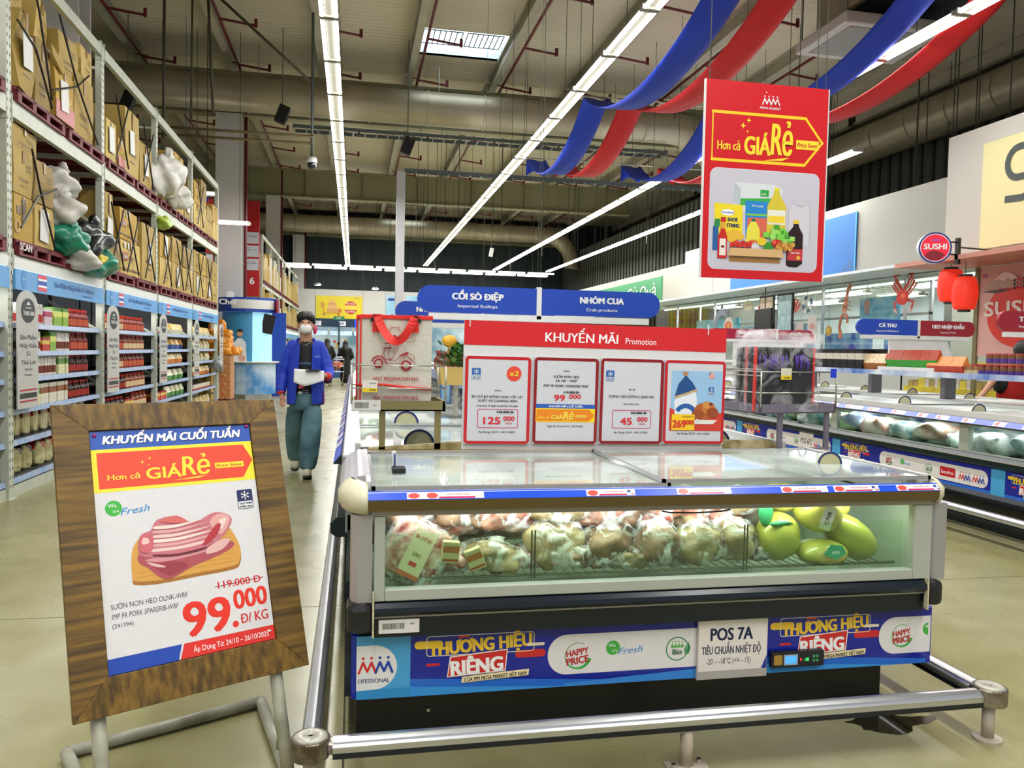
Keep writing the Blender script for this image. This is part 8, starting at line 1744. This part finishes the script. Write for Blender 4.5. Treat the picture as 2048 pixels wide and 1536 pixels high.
build(MB().box(-2.6, 3.2, 39.1, 39.15, 2.35, 2.75), 'header_board', t, mat('checkout header', '#0f2f48', .4, noise=(1, .2))); build(MB().box(.0, 1.6, 39.0, 39.1, 2.35, 2.72), 'blue_header', t, mat('blue header', '#1c3fd0', .4, emit=.3)); build(MB().box(-2.6, 3.2, 39.0, 39.08, 2.15, 2.3), 'grey_fascia', t, GFR)
build(MB().box(-.75, -.68, 38.9, 39.0, 0, 2.6), 'column_post', t, CHK); build(MB().box(-4, 10.6, 44.2, 44.3, 0, 2.85), 'rear_panel', t, mat('rear shop panel', '#5f8296', .5, noise=(.8, .4), dark='#b8ccd4'))
t = thing('exit_sign', 'small green exit sign under the yellow poster', 'sign', (-.7, 38, 2.75)); build(MB().box(-.95, -.45, 38, 38.04, 2.66, 2.82), 'case', t, mat('exit green', '#1f6a44', .4, emit=.3)); c = Canvas((-.95, 37.995, 2.66), (1, 0, 0), (0, 0, 1), .004); c.text('EXIT', .25, .04, .08, '#e8f4e8'); c.done('lettering', t)
for q, x in enumerate((-1.6, .35)):
    t = thing('hanging_ornament', 'pink hanging ornament above the checkouts, %s' % ['left one', 'right one beside the bag stand'][q], 'ornament', (x, 34, 2)); build(MB().blob((x, 34, 2.1), (.08, .08, .2), q, .2, 10, 8), 'pink_body', t, mat('pink foil', '#c81e6a', .4, noise=(6, .3)), smooth=True); build(MB().tube([(x, 34, 2.3), (x, 34, 7.5)], .006, 4), 'cord', t, wm)
# middle ground: small lamps
for q, (x, y, z) in enumerate(((-1.6, 36, 4.1), (.9, 36, 4.0))):
    t = thing('spot_lamp', 'small round spot lamp in the dark band above the posters, %s' % ['left', 'right'][q], 'lamp', (x, y, z)); build(MB().lathe([(.06, .1), (.14, .05), (.16, 0)], 12, (x, y, z)), 'shade', t, ALU); build(MB().lathe([(.13, -.02), (.13, .01)], 12, (x, y, z)), 'lens', t, SKYG); build(MB().tube([(x, y, z + .1), (x, y, 9)], .01, 4), 'cord', t, wm)
t = thing('white_tag', 'white tag hanging from a wire between the two middle lamp rows', 'tag', (4.6, 27, 4.6)); build(MB().obox((4.6, 27, 4.75), (.14, .01, .3), Matrix.Rotation(R(10), 3, 'Y')), 'card', t, PAPER); build(MB().tube([(4.6, 27, 4.9), (4.6, 27, 9)], .008, 4), 'cord', t, wm)

# ============================================================ RIGHT-HAND COUNTERS
fx = 10.56
t = thing('wall_sign', 'large bright blue wall sign behind the red banner on the fascia', 'sign', (fx, 18, 3)); build(MB().box(fx, 10.6, 15.35, 21.1, 3.0, 4.52), 'panel', t, mat('sky blue sign', '#2a78c8', .4, noise=(.5, .05))); build(MB().box(fx - .005, fx, 15.33, 15.37, 2.98, 4.54).box(fx - .005, fx, 15.33, 21.1, 2.97, 3.0), 'cyan_edge', t, mat('cyan edge', '#58b8ec', .4, noise=(2, .05))); c = Canvas((fx - .01, 21.1, 3), (0, -1, 0), (0, 0, 1), .004); c.text('Hải Sản', 2.6, .8, .55, '#f4f4f4', w=2.2, bold=.04); c.text('Seafood', 3.45, .25, .24, '#f4f4f4', w=1.0); c.done('lettering', t)
t = thing('wall_sign', 'green wall sign Rau Quả far along the right fascia', 'sign', (fx, 29, 3)); build(MB().box(fx, 10.6, 26.3, 34, 2.96, 4.1), 'panel', t, mat('green sign', '#2a9058', .4, noise=(.5, .08))); c = Canvas((fx - .01, 34, 2.96), (0, -1, 0), (0, 0, 1), .005); c.text('Rau Củ Quả', 4.9, .45, .5, '#f4f4f4', w=4.6, bold=.01); c.done('lettering', t)
build(MB().box(10.58, 10.62, 22.3, 24.0, 2.9, 4.6), 'wall_notch', None, WW); bpy.data.objects['wall_notch']['kind'] = 'structure'
sx = 8.6
t = thing('wall_sign', 'pale yellow panel with a dark letter S at the top right', 'sign', (sx, 8, 3)); build(MB().box(sx - .02, sx, 6.5, 9.66, 2.94, 4.4), 'panel', t, mat('pale yellow sign', '#d8d09a', .5, noise=(.5, .05))); c = Canvas((sx - .025, 9.66, 2.94), (0, -1, 0), (0, 0, 1), .003)
c.line([(.75, 1.28)] + [(.62 - .18 * math.sin(R(a)), 1.08 + .2 * math.cos(R(a))) for a in range(0, 181, 20)] + [(.8, .88)], .09, '#3a4442'); c.line([(.42, .62), (.7, .6), (.9, .66)], .09, '#3a4442'); c.text('S', 1.2, .6, .75, '#3a4442') if False else None
c.done('lettering', t)
# round sushi sign on bracket
t = thing('round_sign', 'round double-faced SUSHI sign on a black bracket', 'sign', (7.6, 8.9, 2.82)); rm = Matrix.Rotation(R(-22), 3, 'Z'); o_ = Vector((7.34, 9.0, 2.83)); uu = rm @ Vector((1, 0, 0)); nn_ = rm @ Vector((0, 1, 0))
build(MB().tube([o_, o_ + nn_ * .1], .20, 32), 'drum', t, mat('drum white', '#d8d8e4', .35, noise=(3, .04))); c = Canvas(o_ - nn_ * .002, uu, (0, 0, 1), .001); c.disc(0, 0, .2, '#20307a', n=32); c.disc(0, 0, .18, '#e8e4ec', n=32); c.disc(0, 0, .17, mat('lit sushi red', '#d8243a', .3, emit=.35), n=32)
c.poly([(-.13, -.11), (-.09, -.06), (-.02, -.03), (.05, -.05), (.12, -.09), (.05, -.16), (-.06, -.16)], '#8a1c2c'); c.text('SUSHI', 0, -.02, .075, '#f4f0f4', w=.27, bold=.04); mm_logo(c, -.04, .08, .045, '#8a6ad8', '#8a6ad8'); c.done('sign_print', t)
build(MB().tube([(7.54, 9.02, 2.92), (7.72, 9.05, 2.92)], .012, 6).tube([(7.54, 9.02, 2.76), (7.72, 9.05, 2.76)], .012, 6).box(7.7, 7.74, 9.02, 9.08, 2.64, 2.98).tube([(7.72, 9.05, 2.86), (8.6, 9.2, 2.86)], .012, 6), 'bracket', t, BLACKP)
LAN = mat('red lantern paper', '#e0301c', .5, emit=.55, noise=(3, .15))
for q, (y, z, rr_) in enumerate(((9.48, 2.40, .165), (9.22, 2.28, .16))):
    t = thing('paper_lantern', ['left tall red paper lantern under the sushi fascia', 'right lower red paper lantern under the sushi fascia'][q], 'lantern', (8.0, y, z)); prof = [(rr_ * .55, -.22)] + [(rr_ * (.62 + .38 * math.sin(math.pi * (i + .5) / 14) ** .45) * (1 + .02 * (i % 2)), -.21 + .42 * i / 13) for i in range(14)] + [(rr_ * .55, .22)]
    build(MB().lathe(prof, 18, (8, y, z)), 'paper_body', t, LAN, smooth=True); build(MB().lathe([(rr_ * .55, .215), (rr_ * .55, .25)], 14, (8, y, z)).lathe([(rr_ * .5, -.25), (rr_ * .5, -.215)], 14, (8, y, z)), 'black_cap', t, BLACKP); build(MB().tube([(8, y, z + .25), (8, y, 2.8)], .004, 4), 'cord', t, wm)
struct(MB().box(7.7, 8.62, 5.0, 10.25, 2.70, 2.76), 'sushi_soffit', mat('pinkish soffit', '#c88a78', .5, noise=(1, .1)))
t = thing('wall_poster', 'pink sushi poster with a red sun and snow-capped mountain', 'poster', (8.72, 8.5, 1.5)); build(MB().box(8.7, 8.76, 6.5, 9.75, 1.45, 2.7), 'panel', t, mat('pink poster', '#dcaaa0', .5, noise=(.8, .1))); c = Canvas((8.695, 9.75, 1.45), (0, -1, 0), (0, 0, 1), .002)
c.disc(.72, .58, .56, '#d8321e', n=40, ry=.46); c.poly([(.08, .93), (.38, 1.13), (.45, 1.15), (.55, 1.13), (.95, .93)], '#b8a494'); c.poly([(.25, 1.04), (.38, 1.13), (.45, 1.15), (.55, 1.13), (.66, 1.06), (.56, 1.03), (.5, 1.07), (.44, 1.02), (.36, 1.06)], '#f0e4dc'); c.poly([(.05, .9), (.4, .92), (.6, .9), (.3, .87)], '#3a2a2c')
for k in range(16): c.disc(.62 + .05 * (k % 6), .92 + .05 * (k // 6) + .02 * (k % 2), .022, '#c82a4a' if k % 3 else '#2a1c1e', n=7)
c.text('SUSHI', .62, .56, .2, '#f4ece4', w=1.0, bold=.04); mm_logo(c, .05, 1.1, .06); c.done('poster_print', t)
build(MB().box(8.68, 8.72, 9.75, 9.82, 0, 2.75), 'trim_1', None, mat('olive trim', '#7a7048', .5, noise=(3, .1))); bpy.data.objects['trim_1']['kind'] = 'structure'
# glazed seafood counter
cx = 9.5
t = thing('counter_window', 'long glazed front of the seafood counter behind the right island', 'window', (cx, 15, 0)); build(MB().box(cx, cx + .01, 9.8, 24, 1.25, 2.85), 'pane', t, GLASS); m = MB()
for y in (9.8, 12.3, 14.8, 17.3, 19.8, 22.3): m.box(cx - .02, cx + .03, y, y + .04, 0, 2.86)
build(m, 'mullion', t, ALU); build(MB().box(cx - .02, cx + .06, 9.8, 24, 0, 1.22), 'counter_base', t, mat('counter base', '#b8bcb8', .4, noise=(2, .06))); build(MB().box(cx - .05, cx + .5, 9.8, 24, 1.2, 1.26), 'counter_top', t, WHITEP)
for y in (10.5, 13.5, 16.5, 19.5, 22.5):
    k = ORD[int((y - 10.5) / 3)]; dup(lq, (11.2, y, 2.85), 0, k + ' batten in the front row inside the seafood counter'); dup(lq, (12.6, y, 2.85), 0, k + ' batten in the rear row inside the seafood counter')
area_lamp('counter_light', (11.3, 16, 2.85), 2., 13, 260); area_lamp('sushi_light', (9.8, 7.5, 2.85), 1.5, 4, 70)
def deco(nm, lab, cat, y, z, draw, x=cx - .06, sc=1., depth=.012, back=None):
    t = thing(nm, lab, cat, (x, y, z)); c = Canvas((x, y, z), Vector((0, -1, 0)) * sc, Vector((0, 0, 1)) * sc, .002); draw(c); o = c.done('shape', t); md = o.modifiers.new('s', 'SOLIDIFY'); md.thickness = depth; md.offset = -1
    build(MB().tube([(x, y, z + .1), (x, y, 2.86)], .003, 4), 'string', t, wm); return t
def crab(c):
    for s_ in (-1, 1):
        for k in range(4):
            a = R(20 + 28 * k); p = [(s_ * .12 * math.cos(a) * .8, .08 * math.sin(a)), (s_ * (.2 + .08 * k * .2), .1 + .1 * k), (s_ * (.32 - .06 * k), .22 + .06 * k)]; c.line(p, .035, '#c8302a' if k % 2 else '#d8e0dc'); c.line([(a_ + .008, b_ + .008) for a_, b_ in p], .02, '#d84032')
        c.line([(s_ * .1, -.05), (s_ * .25, -.08), (s_ * .2, -.22)], .04, '#c8302a'); c.poly([(s_ * .2, -.18), (s_ * .12, -.28), (s_ * .22, -.24)], '#e8b8a8')
    c.disc(0, 0, .15, '#d8301e', ry=.13); c.disc(.02, .03, .06, '#f06a4a', ry=.04)
deco('crab_cutout', 'big red crab cutout hanging in the seafood counter window', 'decoration', 12.3, 2.46, crab)
def lobster(c):
    for k in range(6): c.disc(.02 * k, .12 + .07 * k, .075 - .007 * k, '#a8583a' if k % 2 else '#c88460', ry=.05)
    c.line([(-.02, .05), (-.1, -.05), (-.14, -.22), (-.1, -.36)], .07, '#a8603f'); c.line([(.03, .05), (.1, -.02), (.12, -.14)], .06, '#b87050'); c.disc(-.1, -.36, .05, '#b86a4a', ry=.09); c.poly([(.08, .5), (.16, .64), (.24, .6), (.22, .52), (.14, .48)], '#c88460'); 
    for k in range(3): c.line([(.08, .15 + .08 * k), (.2, .1 + .08 * k)], .012, '#a8583a')
deco('lobster_cutout', 'brown lobster cutout hanging behind the CÁ THU sign', 'decoration', 14.0, 2.2, lobster)
def ringc(c1, c2):
    def d(c):
        for k in range(8): c.arc(0, 0, .15, .07, k * 45, k * 45 + 45, (c1, c2)[k % 2], n=4)
    return d
deco('life_ring', 'red and white life ring in the seafood window', 'decoration', 17.2, 2.56, ringc('#c83a32', '#e8e4e0')); deco('life_ring', 'blue and white life ring beside the red fan shell', 'decoration', 15.3, 2.5, ringc('#3a5f7a', '#e8e4e0'))
def shell(c):
    for k in range(9): a = R(20 + 17 * k); c.line([(0, -.1), (.22 * math.cos(a), -.1 + .3 * math.sin(a))], .03, '#d84a3a' if k % 2 else '#e8b0a0')
deco('fan_shell', 'red fan shell cutout in the seafood window', 'decoration', 15.75, 2.45, shell)
def fish(c): c.poly([(-.5, -.5), (-.42, -.1), (-.3, .15), (-.05, .3), (.2, .25), (.38, .05), (.2, .1), (0, .12), (-.2, -.02), (-.3, -.25), (-.35, -.5)], '#8f97a8'); c.poly([(-.05, .3), (.05, .42), (.12, .28)], '#6f7788')
deco('fish_cutout', 'grey jumping fish cutout at the left of the seafood window', 'decoration', 19.3, 2.3, fish); deco('prawn_picture', 'orange salmon plate picture beside the grey fish', 'decoration', 18.9, 2.1, lambda c: (c.disc(0, 0, .26, '#e8dcd0'), c.disc(0, .02, .2, '#e07a4a', ry=.14), c.disc(.03, .05, .09, '#f0a070', ry=.06)))
deco('fish_cutout', 'cream flat fish cutout hung left of the two tall posters', 'decoration', 17.9, 2.6, lambda c: (c.disc(0, 0, .22, '#cfc8a8', ry=.13), c.poly([(.15, -.05), (.28, -.25), (.2, -.02)], '#cfc8a8'), c.line([(-.1, .02), (.1, .02)], .01, '#8f886a')))
deco('shell_ball', 'round yellow shell cutout hanging low left of the lobster', 'decoration', 14.5, 1.92, lambda c: (c.disc(0, 0, .1, '#b8903a'), c.disc(-.02, .02, .05, '#d8b85a')))
deco('coral_cutout', 'grey coral cutouts hanging right of the lobster', 'decoration', 13.3, 2.35, lambda c: [c.line([(0, -.15), (.1 * math.cos(R(30 + 30 * k)), .15 * math.sin(R(30 + 30 * k)))], .03, '#8f7468') for k in range(5)])
for q, (yc, col, dk, lab) in enumerate(((16.9, '#d8b48a', '#e8dcc8', 'left tall black-framed menu poster in the seafood window'), (16.1, '#8fbcc8', '#d0e4e8', 'right tall black-framed sea poster in the seafood window'))):
    y0, y1 = yc - .32, yc + .32; t = thing('menu_poster', lab, 'poster', (cx - .1, yc, 1.5)); build(MB().box(cx - .12, cx - .08, y0, y1, 1.52, 2.78), 'frame', t, BLACKP); build(MB().box(cx - .125, cx - .12, y0 + .04, y1 - .04, 1.56, 2.74), 'print', t, mat('poster ' + col, col, .4, noise=(7, .4), dark=dk))
t = thing('wall_screen', 'black screen on an arm in front of the seafood counter', 'screen', (8.6, 15.6, 2.0)); build(MB().box(8.6, 8.66, 15.3, 16.0, 1.95, 2.4), 'screen', t, BLACKP, bevel=.01); build(MB().tube([(8.63, 15.3, 2.4), (8.63, 15.2, 2.4), (8.63, 15.2, 2.05), (8.63, 15.3, 2.05)], .012, 5).tube([(8.63, 15.6, 2.4), (8.63, 15.6, 2.86)], .012, 5), 'arm', t, BLACKP)
t = thing('blue_backdrop', 'bright blue ocean backdrop panels inside the seafood counter', 'panel', (10.2, 17, 0)); build(MB().box(10.25, 10.3, 12.6, 12.66, 0, 2.9).box(10.25, 10.3, 22.4, 22.46, 0, 2.9).box(10.25, 10.28, 12.6, 22.46, 1.5, 1.55).box(10.25, 10.28, 12.6, 22.46, 2.2, 2.25), 'support_frame', t, ALU)
for y0, y1, z0, z1, col in ((13.4, 14.6, 1.9, 2.6, '#3a9ad0'), (16.2, 19.6, 1.5, 2.15, '#2a6fd0'), (14.2, 15.8, 1.35, 1.9, '#1f4fc0'), (12.6, 13.8, 1.3, 1.75, '#2a4fd0'), (19.8, 22.5, 2.0, 2.4, '#3fb0d0')): build(MB().box(10.2, 10.24, y0, y1, z0, z1), 'panel', t, mat('ocean ' + col, col, .4, noise=(3, .3), dark='#9fd0e8'))
for q, (y, z) in enumerate(((16.55, 1.9), (15.1, 1.95), (15.6, 1.85))):
    t = thing('price_poster', 'white price poster with a red fish in the seafood window, %s' % ['left', 'right', 'middle'][q], 'poster', (cx - .05, y, z)); build(MB().box(cx - .06, cx - .05, y - .17, y + .17, z - .28, z + .28), 'card', t, mat('pale pink card', '#e4d4d4', .5, noise=(6, .1))); c = Canvas((cx - .062, y, z), (0, -1, 0), (0, 0, 1), .002); c.disc(0, .08, .1, '#e0a8a0', ry=.06); c.disc(.03, -.14, .06, '#c8302a'); c.done('card_print', t)
# cove lights and netting
t = thing('cove_lamp', 'bright lamp strip along the top of the seafood window', 'lamp', (cx + .3, 17, 2.8)); build(MB().box(cx + .25, cx + .32, 10, 24, 2.76, 2.8), 'diffuser', t, LS); build(MB().box(cx + .2, cx + .4, 10, 24, 2.8, 2.86), 'housing', t, WHITEP)
NET = mat('rope netting', '#a8a48c', .8, noise=(20, .2)); m = MB(); 
for k in range(2):
    ya, yb = (15.3, 12.4) if k == 0 else (18.6, 15.4)
    for q in range(7):
        z_off = q * .07; m.tube([(10.5, ya + (yb - ya) * i / 12, 3.25 + .25 * (1 if k == 0 else .4) * ((i / 12) ** 2) - .5 * (4 * (i / 12) * (1 - i / 12)) * (1 - q * .06) - z_off + .1) for i in range(13)], .005, 3)
    for i in range(18): y = ya + (yb - ya) * (i + .5) / 18; s_ = (i + .5) / 18; zt = 3.35 + .25 * s_ ** 2 - .5 * (4 * s_ * (1 - s_)); m.tube([(10.5, y, zt), (10.5, y - .1, zt - .4)], .004, 3)
t = thing('fishing_net', 'pale rope fishing net swagged on the white fascia', 'net', (10.5, 15, 2.8)); build(m, 'netting', t, NET, kind='stuff')
# low back counter goods seen between freezer posts
t = thing('display_case', 'open yellow display case behind the right freezer island', 'display case', (9.0, 8, 0)); build(MB().box(8.9, 9.4, 5, 11.5, 0, .95), 'base', t, mat('case yellow', '#d8c83a', .5, noise=(4, .3), dark='#b09a2a')); build(MB().box(8.85, 8.9, 5, 11.5, 1.16, 1.2), 'shelf_edge', t, WHITEP); g = random.Random(5); m = MB(); y = 5  # case base coloured a mottled yellow
while y < 11.4: w_ = g.uniform(.08, .16); m.box(8.92, 9.1, y, y + w_ - .01, .95, .95 + g.uniform(.08, .14), g.randrange(3)); m.box(8.92, 9.1, y, y + w_ - .01, 1.2, 1.2 + g.uniform(.08, .16), g.randrange(3)); y += w_
build(m, 'packed_goods', t, [mat('pack ' + c_, c_, .35) for c_ in ('#d8c84a', '#d8d4cc', '#b09a5a')], kind='stuff')
t = thing('display_case', 'white fronted food case with red framed pictures at the right edge', 'display case', (8.3, 7.2, 0)); build(MB().box(8.3, 8.36, 6.0, 8.35, .4, 1.3), 'front', t, WHITEP); c = Canvas((8.295, 8.35, .4), (0, -1, 0), (0, 0, 1), .002); c.rect(0, .2, 2.3, .7, '#b8282a')
for k in range(5): c.rr(.05 + k * .45, .24, .42 + k * .45, .66, .03, '#e4e0d8'); c.disc(.23 + k * .45, .46, .09, ['#d8c24a', '#c03a2a', '#8fa8b8', '#d8a04a', '#7a9a4a'][k], n=12)
c.done('front_print', t)
t = thing('shopping_cart', 'wire trolley partly seen between the shelf posts at the right', 'cart', (7.75, 6.9, 0)); m = MB()
for z in (.75, .9, 1.02): m.tube([(7.5, 6.6, z), (7.5, 7.4, z), (8.1, 7.4, z + .03), (8.1, 6.6, z + .03), (7.5, 6.6, z)], .008, 5)
for x in (7.5, 7.7, 7.9, 8.1): m.tube([(x, 6.6, .6), (x, 6.6, 1.03)], .006, 4)
build(m, 'basket', t, ALU); build(MB().tube([(7.55, 6.6, .08), (7.5, 6.6, .6)], .014, 5).tube([(8.05, 6.6, .08), (8.1, 6.6, .6)], .014, 5).tube([(7.55, 7.4, .08), (7.5, 7.4, .7)], .014, 5).tube([(8.05, 7.4, .08), (8.1, 7.4, .7)], .014, 5), 'frame', t, ALU)
for x in (7.55, 8.05):
    for y in (6.6, 7.4): build(MB().tube([(x - .015, y, .06), (x + .015, y, .06)], .06, 10), 'wheel', t, BLACKP)
